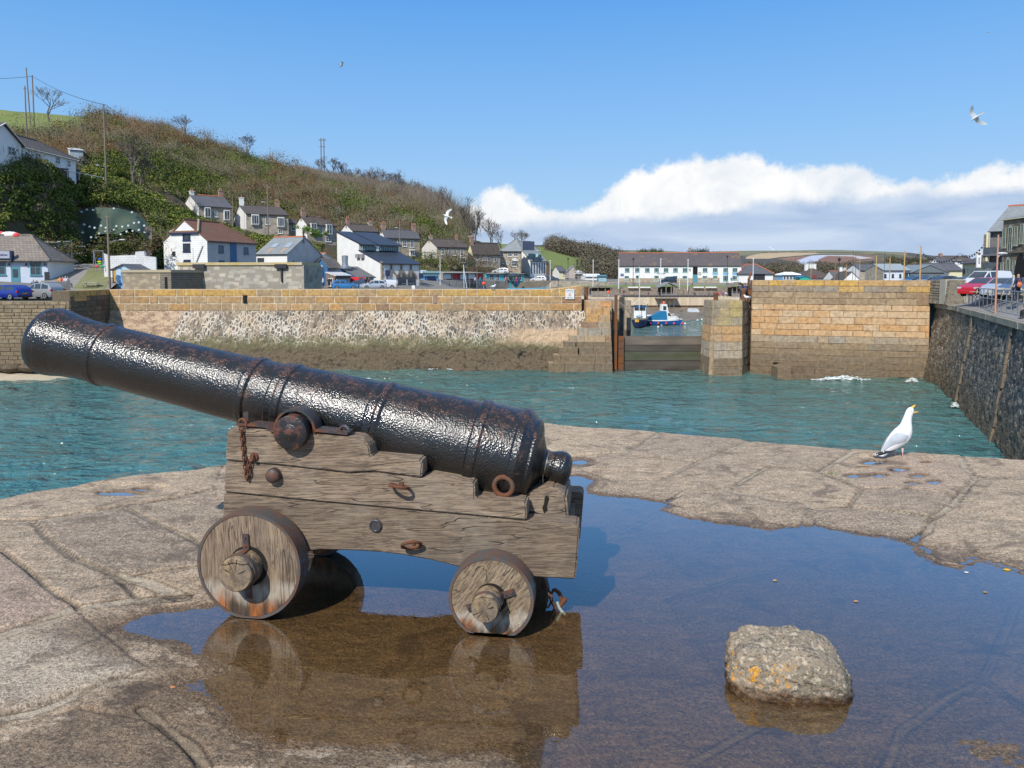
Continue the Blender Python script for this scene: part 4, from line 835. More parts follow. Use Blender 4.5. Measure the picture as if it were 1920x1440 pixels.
for i,(px,py,a,c_) in enumerate([(1502,557,3.5,4),(1577,556,5,4.5),(1548,572,4,7),(1587,579,3,4),(1607,579,3.5,3.2),(1625,572,8,7),(1626,588,6,5),(1649,573,3.5,8),(1671,578,7,7),(1448,583,6.5,4),(1465,626,5,5),(1507,628,7,6),(1521,584,4,3)]):
    f_ = (px-1410)/335; Yc = 69.7+(65.6-69.7)*f_; q = W(px,py,Yc); o_ = nn_*(.03*(1.12-q.z)+.072); ra_,rb_ = a/F*Yc,c_/F*Yc; b = MB(); rq = random.Random(i)
    P3 = [Vector((q.x+o_.x+dn_.x*ra_*math.cos(t)*k_,q.y+o_.y+dn_.y*ra_*math.cos(t)*k_+.0,q.z+rb_*math.sin(t)*k_)) for t,k_ in [(2*math.pi*j/14,rq.uniform(.75,1.15)) for j in range(14)]]; b.add(P3,[tuple(range(14))])
    b.build('rust_stain',st_m,parent=None,label=STL[i],cat='stain',group='rust stains on the tall wall')
# culvert at the foot of the tall wall
q0,q1 = W(1452,700,67.4),W(1522,712,66.6)
b = MB(); b.c = []
def slabp(pts,ztop,zb,c):
    n = len(pts); o = len(b.v); b.prism([Vector((p[0],p[1],ztop)) for p in pts],(0,0,zb-ztop)); b.c += [c]*(n+2)
P_ = lambda px,py,Y: W(px,py,Y)
A1,A2,A3 = P_(1452,700,66.4),P_(1480,686,68.2),P_(1522,684,67.8)
slabp([(A1.x,65.6),(A1.x+1.2,65.4),(A1.x+1.9,67.2),(A3.x+.1,67.4),(A3.x,68.6),(A1.x+1.2,68.6),(A1.x,67.3)],WL+1.05,-9.2,(.21,.155,.10))
slabp([(A1.x+.4,65.1),(A3.x,65.0),(A3.x,65.9),(A1.x+1.2,66.0)],WL+.42,-9.2,(.19,.14,.09))
b.build('culvert_apron',ASH,label='low curved stone apron at the foot of the tall wall',cat='stonework')
p = W(1466,692,69.0); b = MB(); b.box((p.x-.9,68.75,WL-.3),(p.x+.7,69.1,WL+1.15)); b.build('culvert_mouth',bpy.data.materials['deep_shadow'],label='black culvert mouth behind the curved stone apron',cat='drain')
# right quay: coping, rubble face with pilasters
RQ = [Vector((W(1746,560,65.6).x+.5,65.6)),Vector((37.2,60.4)),Vector((27.4,38.2)),Vector((19,20)),Vector((14.5,8))]; RZ =-.92
def c_cop(s,z,r): return mixt((.42,.37,.29),(.34,.30,.23),r.random())
def quay_face_mat():
    m,nt,b = newmat('slate_rubble'); v = coords(nt,'Object',(1,1,1.6)); v1 = coords(nt)
    vo = NN(nt,'ShaderNodeTexVoronoi',feature='F1'); vo.inputs['Scale'].default_value = 2.6; nt.links.new(v,vo.inputs['Vector']); ve = NN(nt,'ShaderNodeTexVoronoi',feature='DISTANCE_TO_EDGE'); ve.inputs['Scale'].default_value = 2.6; nt.links.new(v,ve.inputs['Vector'])
    s_ = NN(nt,'ShaderNodeSeparateColor'); nt.links.new(vo.outputs['Color'],s_.inputs[0]); z = NN(nt,'ShaderNodeSeparateXYZ'); nt.links.new(v1,z.inputs[0])
    dark = RAMPN(nt,s_.outputs[0],[(0,(.05,.048,.046)),(.5,(.125,.115,.10)),(.8,(.22,.18,.135)),(1,(.38,.33,.26))]); warm = RAMPN(nt,s_.outputs[1],[(0,(.12,.085,.05)),(.5,(.22,.165,.11)),(1,(.38,.31,.23))])
    A_ = NN(nt,'ShaderNodeAttribute',attribute_name='warm').outputs['Fac']; c = MIXC(nt,A_,dark,warm)
    c = MIXC(nt,RAMPN(nt,NOISE(nt,coords(nt,'Object',(1,1,.5)),2.6,5,.75,.5),[(.56,0.),(.63,.85)]),c,(.52,.47,.40)); c = MIXC(nt,RAMPN(nt,ve.outputs['Distance'],[(.0,.8),(.05,0.)]),c,(.03,.027,.022))
    c = MIXC(nt,RAMPN(nt,NOISE(nt,v1,.9,4,.6),[(.6,0.),(.7,.6)]),c,(.16,.14,.05))
    zz = MATH(nt,'ADD',z.outputs[2],MATH(nt,'MULTIPLY_ADD',NOISE(nt,v1,1.2,3),1.4,-.7)); low = RAMPN(nt,MATH(nt,'MULTIPLY_ADD',zz,.1,1.),[(.28,1.),(.48,0.)]); c = MIXC(nt,MATH(nt,'MULTIPLY',low,.7),c,MIXC(nt,s_.outputs[2],(.19,.12,.05),(.10,.075,.045)))
    nt.links.new(c,b.inputs['Base Color']); b.inputs['Roughness'].default_value = .75; setbump(nt,b,MATH(nt,'ADD',MATH(nt,'MULTIPLY',NOISE(nt,v1,6,5,.7),.8),ve.outputs['Distance']),1.0,.16); return m
QF = quay_face_mat(); cum = 0
allV,fcs,wrm = [],[],[]
pts_ = [];
for i in range(len(RQ)-1):
    n_ = max(2,int((RQ[i+1]-RQ[i]).length/.22));
    for j in range(n_): pts_.append(RQ[i].lerp(RQ[i+1],j/n_))
pts_.append(RQ[-1]); npn = len(pts_); zs = np.linspace(RZ-.35,-8.8,60)
Vv = np.zeros((60,npn,3)); Wm = np.zeros((60,npn)); sl = 0
for i,p in enumerate(pts_):
    d_ = (pts_[min(i+1,npn-1)]-pts_[max(i-1,0)]).normalized(); nr_ = Vector((d_.y,-d_.x)); sl += (pts_[i]-pts_[i-1]).length if i else 0
    bt = .14*(RZ-zs); no = .22*(vnoise(np.full(60,sl)*2.2,zs*2.6,1,4,.6)-.5); Vv[:,i,0] = p.x+nr_.x*(bt+no); Vv[:,i,1] = p.y+nr_.y*(bt+no); Vv[:,i,2] = zs
    Wm[:,i] = np.clip((14-sl)/4+(vnoise(np.full(60,sl)*.5,zs*.5,1,3)-.5)*3,0,1)
Vv[0,:,2] = RZ-.3
o = bulk('quay_wall',Vv.reshape(-1,3),grid_faces(60,npn),QF,attrs={'warm': Wm.ravel()},smooth=True); tag(o,'dark slate rubble quay wall running along the right side','wall')
b = MB(); b.c = []; rr = random.Random(9)
for s0_,top_ in ((14.2,RZ-.35),(26.8,RZ-.35)):
    cum = 0
    for i in range(len(RQ)-1):
        L_ = (RQ[i+1]-RQ[i]).length
        if cum <= s0_ < cum+L_:
            d_ = (RQ[i+1]-RQ[i]).normalized(); nr_ = Vector((d_.y,-d_.x)); p = RQ[i]+d_*(s0_-cum); z = top_; sh = 0
            while z >-8.5:
                h = rr.uniform(.5,1.3); z0 = max(z-h,-8.6); a,c_ = p+d_*sh,p+d_*(sh+rr.uniform(.35,.75)); q = []
                for zz,pp in ((z0,a),(z0,c_),(z-.03,c_),(z-.03,a)): o_ = .14*(RZ-zz)+.13; q.append((pp.x+nr_.x*o_,pp.y+nr_.y*o_,zz))
                q2 = [(x-nr_.x*.5,y-nr_.y*.5,zz) for x,y,zz in q]; b.add(q+q2,[(0,1,2,3),(1,5,6,2),(4,0,3,7),(3,2,6,7),(0,4,5,1)]); b.c += [mixt((.22,.175,.12),(.16,.13,.1),rr.random())]*5
                z = z0; sh += rr.uniform(-.12,.12)
        cum += L_
b.build('quoin_pilasters',ASH,bpy.data.objects['quay_wall'])
for i in range(len(RQ)-1):
    a,c_ = RQ[i],RQ[i+1]; d_ = (c_-a).normalized(); nr_ = Vector((d_.y,-d_.x))
    ashlar('quay_coping',['coping of the right quay at the foot of the tall wall corner','grey granite coping along the top of the right quay wall','nearer coping stones of the right quay, out past the frame','nearest coping stones of the right quay'][i],a+nr_*.18,c_+nr_*.18,RZ,RZ-.42,c_cop,0,1.0,(.42,.43),(1.2,2.4),None,(.2,.18,.14),'coping',.012,seed=40+i)
c0 = tw1+dn_*.05
ashlar('corner_return','grey rubble corner where the tall wall meets the right quay',(c0.x,c0.y),(RQ[1].x+.2,RQ[1].y+1.2),1.2,-.95,lambda s,z,r: mixt((.2,.18,.14),(.33,.29,.22),r.random()),.08,1.2,(.2,.3),(.25,.6),None,(.14,.12,.09),seed=51)
q = W(1768,560,62.5); b = MB(); b.add([(q.x-.1,62,RZ),(q.x+1.5,61.4,RZ),(q.x+1.6,62.6,RZ),(q.x,63.1,RZ),(q.x-.1,62,1.25),(q.x+1.3,61.4,1.25),(q.x+1.35,62.6,1.25),(q.x,63.1,1.25)],[(0,3,2,1),(4,5,6,7),(0,1,5,4),(1,2,6,5),(2,3,7,6),(3,0,4,7)]); b.build('concrete_pier',mat('pale_concrete',(.46,.42,.34),(.38,.34,.27),3,.9,.3,30),bevel=.03,label='pale concrete end block beside the quay railings',cat='block')
# left side: quay with car park, shaded end wall
LQZ =-.86; xq = W(130,560,67.8).x
ashlar('left_quay_wall','brown coursed stone quay wall below the two parked cars',(-95,67.8),(xq,67.8),LQZ,-9,lambda s,z,r: mixt(mixt((.31,.24,.15),(.24,.19,.12),r.random()),WET,.0 if z >-5 else .45),.05,1.5,(.25,.45),(.5,1.4),None,(.10,.08,.055),seed=61)
ashlar('end_wall','shaded lichen-topped end wall joining the left quay to the pier',(xq,67.8),(xL,Yp),.13,-9,lambda s,z,r: mixt(YEL,BRN,r.random()) if z >-.5 else mixt(mixt((.13,.10,.07),(.22,.17,.11),r.random()),(.05,.045,.035),r.random()*.4),.03,1.6,(.4,.6),(.6,1.3),None,(.1,.08,.06),seed=62)  # below the lichen, shade of this right-facing wall is in the stone colour
ashlar('step_block','lichened granite step block at the left end of the parapet',(W(117,560,68.4).x,68.4),(xq+.1,68.4),-.2,-.9,lambda s,z,r: mixt(OCH,YEL,r.random()*.4),0,2,(.5,.6),(.8,1.4),None,(.3,.25,.18),seed=63)
# beach and rocks below the left quay
xs_ = np.linspace(-90,-34,120); ys_ = np.linspace(60,68.5,30); X_,Y_ = np.meshgrid(xs_,ys_); Z_ = WL-1.2+(Y_-60)*.21+.25*(vnoise(X_,Y_,.6,3)-.5)-np.clip((X_+42)*.15,0,3)
o = bulk('beach',np.stack([X_,Y_,Z_],-1).reshape(-1,3),grid_faces(30,120),mat('wet_sand',(.50,.42,.30),(.42,.35,.25),1,.6),smooth=True); tag(o,kind='structure')
for i,(px,py,r_) in enumerate([(62,688,.9),(75,690,.7),(20,690,.8),(5,688,.6),(45,692,.45)]):
    p = W(px,py,67); b = MB(); b.ball((0,0,0),r_,12,0,(1.5,.8,.55)); o = b.build('shore_rock',mat('weedy_rock',(.14,.09,.05),(.06,.05,.03),3,.8,.9,6),smooth=True,label=['big brown rock at the foot of the left quay by the muzzle','brown rock touching the muzzle rim at the waterline','brown rock on the sand left of the muzzle','dark rock at the left edge of the beach strip','small dark rock between the larger shore rocks'][i],cat='rock',group='rocks below the left quay'); o.location = p
    me = o.data; cv = np.array([v.co[:] for v in me.vertices]); cv *= (1+.5*(vnoise(cv[:,0]*2+i*3,cv[:,2]*2+cv[:,1]*2,1.5,3)-.5))[:,None]; me.vertices.foreach_set('co',cv.ravel())
# foam where the swell meets the walls
FOAM = mat('sea_foam',(.85,.88,.87),(.6,.68,.66),5,.6)
def foam(px0,px1,py,wdt,lab,n=240):
    b = MB(); rq = random.Random(int(px0))
    for i in range(n):
        t = rq.random(); e = math.sin(t*math.pi); q = G(px0+(px1-px0)*t,py+rq.gauss(0,wdt)*e+1.5*math.sin(t*9),WL); s_ = rq.uniform(.04,.2)*(.4+e); z = WL+.03+rq.random()*.18*e
        b.add([(q.x+rq.uniform(-1,1)*s_*2,q.y+rq.uniform(-1,1)*s_,z+rq.uniform(0,.12)) for _ in range(4)],[(0,1,2),(0,2,3)])
    b.build('foam',FOAM,label=lab,cat='foam',kind='stuff')
foam(853,895,689,1.6,'white wave foam at the foot of the rubble wall'); foam(985,1028,690,2.2,'white wave foam left of the stone steps'); foam(1522,1632,713,1.4,'line of foam spreading from the culvert apron',420); foam(1700,1720,716,1,'thin foam in the corner below the tall wall',60); foam(800,850,693,.6,'faint foam flecks along the rubble wall',60)
foam(1783,1800,764,1.6,'splash of foam against the right quay wall',60)
# bollards
BOL = iron('bollard_rust',(.20,.08,.045),(.28,.13,.06),.5,.7,.6,12,.03,2)
for i,(px,py,Y,h,r_) in enumerate([(1099,557,76,1.15,.21),(1342,566,68.6,.95,.22),(1394,563,69.5,1.15,.24)]):
    p = W(px,py,Y); b = MB(); b.lathe([(-.4,r_),(h*.72,r_*.93),(h*.78,r_*1.12),(h*.95,r_*1.05),(h,r_*.7)],p,(0,0,1),16)
    b.build('bollard',BOL,smooth=True,label=['rusty iron bollard on the pier head left of the gate','short square-shouldered rusty bollard at the corner of the entrance pillar','rusty bollard in front of the two leaning people'][i],cat='bollard',group='rusty harbour bollards')
# =============== LAND BEYOND THE WALLS ===============
KN = [(-500,[(76,-.85),(84,.4),(96,1.5),(104,14),(112,22),(135,26),(150,34),(240,60),(330,62)]),
 (0,[(76,-.85),(84,.4),(96,1.5),(102,15),(105.5,18.1),(127,19.5),(150,27),(216,50),(320,56)]),
 (90,[(76,-.85),(86,.3),(105,1.5),(110,16.5),(113,18.6),(130,20),(150,27),(220,50.5),(320,56)]),
 (150,[(76,-.85),(90,0),(112,1.5),(120.5,13),(124,18.8),(140,21),(160,30),(224,50.3),(320,54)]),
 (220,[(76,-.85),(100,0),(115,1.5),(119,10.5),(128,16),(142,22),(165,31),(232,51),(320,53)]),
 (330,[(78,-.85),(110,.2),(122,4),(134,11),(142,15),(160,20),(185,30),(238,48.5),(320,50)]),
 (390,[(80,-.8),(112,-.5),(124,2),(137,10.5),(146,12.8),(166,13.4),(187,25),(243,45),(320,46)]),
 (500,[(85,-.8),(118,-.5),(128,2),(141,8.2),(147,9.4),(168,10),(190,23),(248,40),(320,40)]),
 (600,[(90,-.8),(120,-.5),(132,1.5),(143,7),(147,8),(168,8.5),(190,21),(253,35.5),(320,35)]),
 (690,[(95,-.8),(124,-.5),(140,1.5),(153,6.2),(158,6.6),(178,7),(198,19),(258,32),(320,31)]),
 (760,[(100,-.8),(128,-.6),(148,1.2),(159,5),(163,5.5),(183,6),(203,17),(260,29),(320,28)]),
 (850,[(110,-.8),(140,-.7),(160,1),(169,4),(174,4.4),(195,5),(216,14),(258,21),(320,19)]),
 (880,[(115,-.8),(145,-.7),(168,.8),(176,3.6),(180,3.9),(198,4.4),(215,10),(250,14),(320,16)]),
 (915,[(120,-.8),(152,-.7),(174,.6),(180,3.2),(184,3.4),(200,4),(230,8),(280,13.5),(340,15)]),
 (980,[(130,-.8),(180,-.6),(188,0),(194,2),(200,2.4),(215,3),(240,6),(290,13),(350,15)]),
 (1030,[(140,-.8),(180,-.5),(200,-.2),(215,0),(230,1),(250,3),(290,8),(350,14),(430,18)]),
 (1120,[(150,-.6),(185,-.4),(200,-.2),(230,0),(260,.6),(290,2),(330,7),(400,12),(480,13)]),
 (1200,[(150,-.6),(188,-.45),(200,-.4),(230,0),(260,.3),(290,.6),(330,1.5),(400,5),(480,8)]),
 (1400,[(150,-.6),(188,-.45),(200,-.4),(230,0),(260,0),(290,0),(330,.5),(400,1),(480,2)]),
 (1700,[(90,-.9),(150,-.7),(200,-.4),(230,0),(260,0),(290,0),(330,.5),(400,2),(480,4)]),
 (2500,[(60,-.93),(100,-.9),(200,-.4),(230,0),(260,0),(290,0),(330,.5),(400,2),(480,4)])]
KPX = np.array([k[0] for k in KN],float); KY = np.array([[q[0] for q in k[1]] for k in KN],float); KZ = np.array([[q[1] for q in k[1]] for k in KN],float)
FP = np.linspace(0,8,9)
def knots(px):
    return np.array([np.interp(px,KPX,KY[:,i]) for i in range(9)]).T,np.array([np.interp(px,KPX,KZ[:,i]) for i in range(9)]).T
def land_z(x,y):
    px = 960+F*x/y; ky,kz = knots(px); return float(np.interp(y,ky,kz))
pxs = np.arange(-460,2480,7.0); tt = np.linspace(0,8,200); KYs,KZs = knots(pxs)
Yl = np.array([np.interp(tt,FP,r_) for r_ in KYs]).T; Zl = np.array([np.interp(tt,FP,r_) for r_ in KZs]).T; Xl = (pxs[None]-960)/F*Yl
slope = np.clip((Zl-1.5)/3,0,1); Zl = Zl+slope*2.2*(vnoise(Xl,Yl,.09,4)-.5)
basin = [W(1100,540,77)[:2],W(1000,540,100)[:2],W(830,537,149)[:2],W(955,533,178)[:2],W(1010,533,184)[:2],W(1100,533,183)[:2],W(1420,533,183)[:2],W(1600,533,150)[:2],(60,100),(42,74),(5,74)]
bs_ = sdist(Xl,Yl,basin); Zl = np.where(bs_ > 0,-9.5,Zl)
def land_mat():
    m,nt,b = newmat('hillside_ground'); v = coords(nt); z = NN(nt,'ShaderNodeSeparateXYZ'); nt.links.new(v,z.inputs[0]); n = NOISE(nt,v,.12,6,.65); n2 = NOISE(nt,v,1.3,5,.7); A_ = lambda q: NN(nt,'ShaderNodeAttribute',attribute_name=q).outputs['Fac']
    c = MIXC(nt,RAMPN(nt,n,[(.4,0.),(.6,1.)]),(.07,.075,.025),(.13,.075,.04)); c = MIXC(nt,RAMPN(nt,n2,[(.4,.6),(.6,0.)]),c,(.035,.035,.018))
    c = MIXC(nt,A_('field'),c,MIXC(nt,n2,(.15,.19,.04),(.20,.235,.06))); c = MIXC(nt,A_('town'),c,MIXC(nt,n2,(.25,.23,.2),(.18,.17,.155)))
    c = MIXC(nt,A_('cliff'),c,MIXC(nt,n2,(.075,.065,.055),(.17,.145,.12)))
    nt.links.new(c,b.inputs['Base Color']); b.inputs['Roughness'].default_value = .95; setbump(nt,b,n2,.8,.5); return m
lpx,lpy = PX((Xl,Yl,Zl))
field = (inside(lpx,lpy,[(-500,120),(170,200),(165,250),(60,262),(-60,262),(-500,260)]) & (Yl > 170)) | ((lpx > 868) & (lpx < 1135) & (Yl > 214) & (Zl > 3.5) & (Yl < 335)) | ((lpx > 868) & (lpx < 1020) & (Yl > 214))
cliff = np.clip(sdist(lpx,lpy,[(150,436),(200,420),(285,425),(300,470),(150,478)])/6+.5,0,1)*((Yl > 112) & (Yl < 125))
o = bulk('hillside',np.stack([Xl,Yl,Zl],-1).reshape(-1,3),grid_faces(len(tt),len(pxs)),land_mat(),attrs={'field': field.ravel(),'town': ((Zl < 1.2) & (Yl < 330)).ravel(),'cliff': cliff.ravel()},smooth=True); tag(o,kind='structure')
# far country: fields, woods and ridge
dpx = np.arange(820,2300,5.0); dt_ = np.linspace(0,1,150)
sky_y = np.interp(dpx,[820,1030,1100,1160,1230,1290,1420,1520,1640,1700,1745,1800,1850,1920,2300],[470,464,470,471,472,476,473,472,474,478,483,487,491,494,498])
Yd = 420*(1500/420)**dt_[:,None]*np.ones(len(dpx)); top = (HZ-sky_y)/F*1350+EYE; Zd = 1+(top[None]-1)*np.clip((dt_[:,None]-.04)/.82,0,1)**1.5-np.clip(dt_[:,None]-.9,0,1)*60
Xd = (dpx[None]-960)/F*Yd; Zd += 6*(vnoise(Xd,Yd,.006,3)-.5)*np.clip(dt_[:,None]*1.4,0,1)
fx,fy = PX((Xd,Yd,Zd)); colr = np.zeros(Xd.shape+(3,)); colr[:] = (.085,.075,.06)
def fld(poly,c): colr[inside(fx,fy+1.2*(vnoise(Xd,Yd,.02,3)-.5),poly)] = c
fld([(1160,470),(1700,465),(1700,479),(1160,479)],(.20,.185,.10)); fld([(1400,484),(1430,476),(1470,472),(1530,472),(1480,480),(1405,480)],(.42,.31,.19)); fld([(1400,481),(1430,474),(1520,473),(1538,475),(1500,479),(1458,484),(1430,486),(1400,486)],(.50,.37,.22))
fld([(1458,485),(1500,479),(1535,478),(1640,479),(1640,486),(1590,496),(1500,493)],(.26,.14,.09)); fld([(1528,478),(1640,478),(1640,488),(1555,497),(1520,496)],(.24,.13,.085)); fld([(1496,488),(1522,479),(1554,478),(1536,486),(1521,496),(1500,495)],(.50,.53,.64))
fld([(1540,478),(1600,478.4),(1636,484),(1610,486),(1600,481),(1545,479.5)],(.5,.46,.46)); fld([(1640,474),(1750,484),(1760,496),(1640,500)],(.12,.11,.06)); fld([(1655,484),(1760,488),(1830,493),(1830,500),(1660,496)],(.27,.17,.08)); fld([(1200,473),(1260,474),(1280,480),(1200,480)],(.2,.24,.10))
for hl in ([(1400,486),(1440,485.5),(1470,482),(1538,477.5),(1640,478)],[(1430,474),(1470,472.6),(1620,474.5)],[(1636,485),(1600,489),(1560,497)]):
    colr[seg_dist(fx,fy,hl) < .55] = (.05,.055,.03)
FM = mat('far_fields',(1,1,1),(.82,.82,.8),.02,.95,vcol=True)
o = bulk('far_hills',np.stack([Xd,Yd,Zd],-1).reshape(-1,3),grid_faces(len(dt_),len(dpx)),FM,cols=colr.reshape(-1,3),smooth=True); tag(o,kind='structure')

# ---------- vegetation made of leaf-sized faces ----------
LEAF = None
def leaf_mat():
    m,nt,b = newmat('foliage'); a = NN(nt,'ShaderNodeAttribute',attribute_name='Col'); v = coords(nt); n = NOISE(nt,v,2.2,3,.6)
    nt.links.new(MIXC(nt,1.0,a.outputs['Color'],MIXC(nt,n,(.7,.7,.7),(1.3,1.3,1.3)),'MULTIPLY'),b.inputs['Base Color']); b.inputs['Roughness'].default_value = .8; b.inputs['Specular IOR Level'].default_value = .15; return m
LEAF = leaf_mat()
def leaves(C,Rad,Cn,col,sz,squash=.75):
    """C (n,3) clump centres, Rad (n,), Cn leaves per clump; returns verts, faces, colours"""
    n = len(C); N = n*Cn; d = rng.normal(size=(N,3)); d /= np.linalg.norm(d,axis=1)[:,None]; r = rng.random(N)**.45
    rep = np.repeat(np.arange(n),Cn); lump = 1+.35*np.sin(d[:,0]*3.1+rep*1.7)*np.cos(d[:,1]*2.7+rep)
    P = C[rep]+d*(r*Rad[rep]*lump)[:,None]*np.array([1,1,squash])
    nr_ = d*1.0+rng.normal(size=(N,3))*.55; nr_[:,2] += .25; nr_ /= np.linalg.norm(nr_,axis=1)[:,None]
    a = np.cross(nr_,rng.normal(size=(N,3))); a /= np.linalg.norm(a,axis=1)[:,None]; b = np.cross(nr_,a); s = (sz*(.55+.9*rng.random(N)))[:,None]
    V = np.stack([P-a*s,P+b*s*.6,P+a*s,P-b*s*.6],1).reshape(-1,3); Fc = np.arange(N*4).reshape(N,4)
    cc = col[rep]*(.75+.5*rng.random(N))[:,None]; return V,Fc,np.repeat(cc,4,0)
HOUSES = []   # (x, y, radius): filled from the pixel table below so bushes keep clear of roofs and fronts
for px,Y,r_ in ((25,115,5.5),(60,118,5.5),(95,123,5.5),(125,128,5.5),(142,131,4),(385,151,8),(420,154,7),(480,151,8),(520,154,8),(555,155,5),(590,152,8),(620,155,6),(680,163,8),(700,168,7),(740,168,9),(775,172,8),(830,178,9),(870,182,8),(905,187,9),(930,190,8),(960,196,11),(990,200,12),(1012,205,12),
    (340,105,9),(316,106,8),(322,112,8),(375,109,8),(420,115,8),(460,120,8),(500,122,6),(530,121,6),(580,124,5),(605,126,5),(640,124,5),(680,130,6),(705,138,7),(740,140,9),(670,144,7),(690,150,7),(720,148,7),(20,92,4),(60,94,4),(95,102,5)): HOUSES.append(((px-960)/F*Y,Y,r_))
HA = np.array(HOUSES)
n = 15000; ppx_ = rng.uniform(-120,1000,n); tq = rng.uniform(1.7,7.25,n); kY,kZ = knots(ppx_)
yy = np.array([np.interp(t,FP,r_) for t,r_ in zip(tq,kY)]); zz_ = np.array([np.interp(t,FP,r_) for t,r_ in zip(tq,kZ)]); xx = (ppx_-960)/F*yy
dh = np.sqrt((xx[:,None]-HA[None,:,0])**2+(yy[:,None]-HA[None,:,1])**2)-HA[None,:,2]; clear = dh.min(1)
qx,qy = PX((xx,yy,zz_)); net = inside(qx,qy,[(140,388),(200,380),(275,400),(292,478),(150,484),(138,430)]) & (yy < 130) & (yy > 108)
fieldm = (inside(qx,qy,[(-500,120),(158,205),(165,242),(60,252),(-60,256),(-500,256)]) & (yy > 165)) | ((qx > 872) & (yy > 205) & (zz_ > 4))
grassy = (zz_ < .9) | ((qx < 200) & (zz_ < 1.9)) | ((qx > 838) & (yy < 212) & (zz_ < 2.5))
keep = (clear > 0) & ~net & ~fieldm & ~grassy
xx,yy,zz_,qx,qy,clear,tq = (a[keep] for a in (xx,yy,zz_,qx,qy,clear,tq))
rad_ = rng.uniform(1.2,2.6,len(xx))*np.clip(.45+clear/9,.4,1)*np.clip(yy/170,.55,1.15)
front = np.zeros(len(xx),bool)
for hx_,hy_,hr_ in HOUSES:
    if hy_ > 145: front |= (np.abs(xx-hx_) < hr_+3) & (yy < hy_) & (yy > hy_-22)
rad_ = np.where(front,np.minimum(rad_,.75),rad_)
g1_ = vnoise(xx,yy*.9+zz_*.7,.035,3); g2_ = vnoise(xx+90,zz_+yy*.4,.09,3); g3 = rng.random(len(xx))
pal = np.array([(.125,.16,.032),(.06,.09,.022),(.21,.21,.05),(.22,.185,.12),(.22,.13,.07),(.16,.145,.07),(.26,.225,.165)])
# greener at the foot and left, brown bracken and bare grey thicket upwards
up_ = np.clip((tq-4.2)/2.5,0,1)+np.clip((qx-620)/350,0,.6)
idx = np.where(g2_+.30*(g3-.5) < .55-.17*up_,np.where(g3 < .5,0,np.where(g3 < .72,2,1)),np.where(g1_+.25*(g3-.5) < .46,np.where(g3 < .5,4,np.where(g3 < .7,3,0)),np.where(g3 < .3,6,np.where(g3 < .6,5,np.where(g3 < .8,3,0)))))
idx = np.where((qx > 620) & (idx == 4) & (g3 > .25),6,idx); idx = np.where((qx < 330) & (tq < 4) & (idx > 2) & (g3 < .7),0,idx)
colv = pal[idx]*(.8+.4*rng.random(len(idx)))[:,None]
big_ = (rng.random(len(xx)) < .07) & ~front & (clear > 3); rad_ = np.where(big_,rad_*1.75,rad_); colv = np.where(big_[:,None],np.array([(.05,.075,.02),(.09,.10,.035),(.16,.14,.09)])[rng.integers(0,3,len(xx))],colv)
C = np.stack([xx,yy,zz_+rad_*np.where(big_,.75,.45)],1); V,Fc,cc = leaves(C,rad_,84,colv,.165)
o = bulk('hillside_scrub',V,Fc,LEAF,cols=cc); tag(o,kind='stuff',label='dense gorse, ivy and bare thicket covering the hillside behind the houses',cat='scrub')
# thin upright twigs over the thicket
def twigs(P,h,n_each,col,spread=.5,wd=.035):
    N = len(P)*n_each; rep = np.repeat(np.arange(len(P)),n_each); base = P[rep]+rng.normal(size=(N,3))*np.array([spread,spread,.3])*np.asarray(h)[rep][:,None]*.4
    d = rng.normal(size=(N,3))*.45; d[:,2] = 1; d /= np.linalg.norm(d,axis=1)[:,None]; tip = base+d*(np.asarray(h)[rep]*(.5+.6*rng.random(N)))[:,None]
    s = np.cross(d,np.array([0,1.,0])); s /= np.linalg.norm(s,axis=1)[:,None]; s2 = np.cross(d,s)
    V = np.stack([base-s*wd,base+s*wd,base+s2*wd,tip],1).reshape(-1,3); q = np.arange(N)[:,None]*4
    Fc = np.concatenate([q+np.array([0,1,3]),q+np.array([1,2,3]),q+np.array([2,0,3])]); return V,Fc,np.repeat(np.asarray(col)[rep],4,0)
sel = (idx >= 3) & (rng.random(len(idx)) < .6); V,Fc,cc = twigs(C[sel],np.minimum(rad_[sel]*1.5,3.2),26,pal[idx[sel]]*.9,.9)
rp = rng.uniform(560,872,1000); rk,rz_ = knots(rp); ry = rk[:,7]-rng.uniform(0,10,1000); rzz = np.array([np.interp(a,k_,z_) for a,k_,z_ in zip(ry,rk,rz_)]); rh = 3+6.5*np.clip((rp-590)/220,0,1)*rng.random(1000)
V2,F2,c2_ = twigs(np.stack([(rp-960)/F*ry,ry,rzz],1),rh,46,np.array([(.20,.17,.135)]*1000)*(.7+.5*rng.random((1000,1))),.75,.045); Fc = np.concatenate([Fc,F2+len(V)]); V = np.concatenate([V,V2]); cc = np.concatenate([cc,c2_])
o = bulk('hillside_twigs',V,Fc,LEAF,cols=cc); tag(o,kind='stuff',label='bare grey twigs standing out of the hillside thicket',cat='scrub')
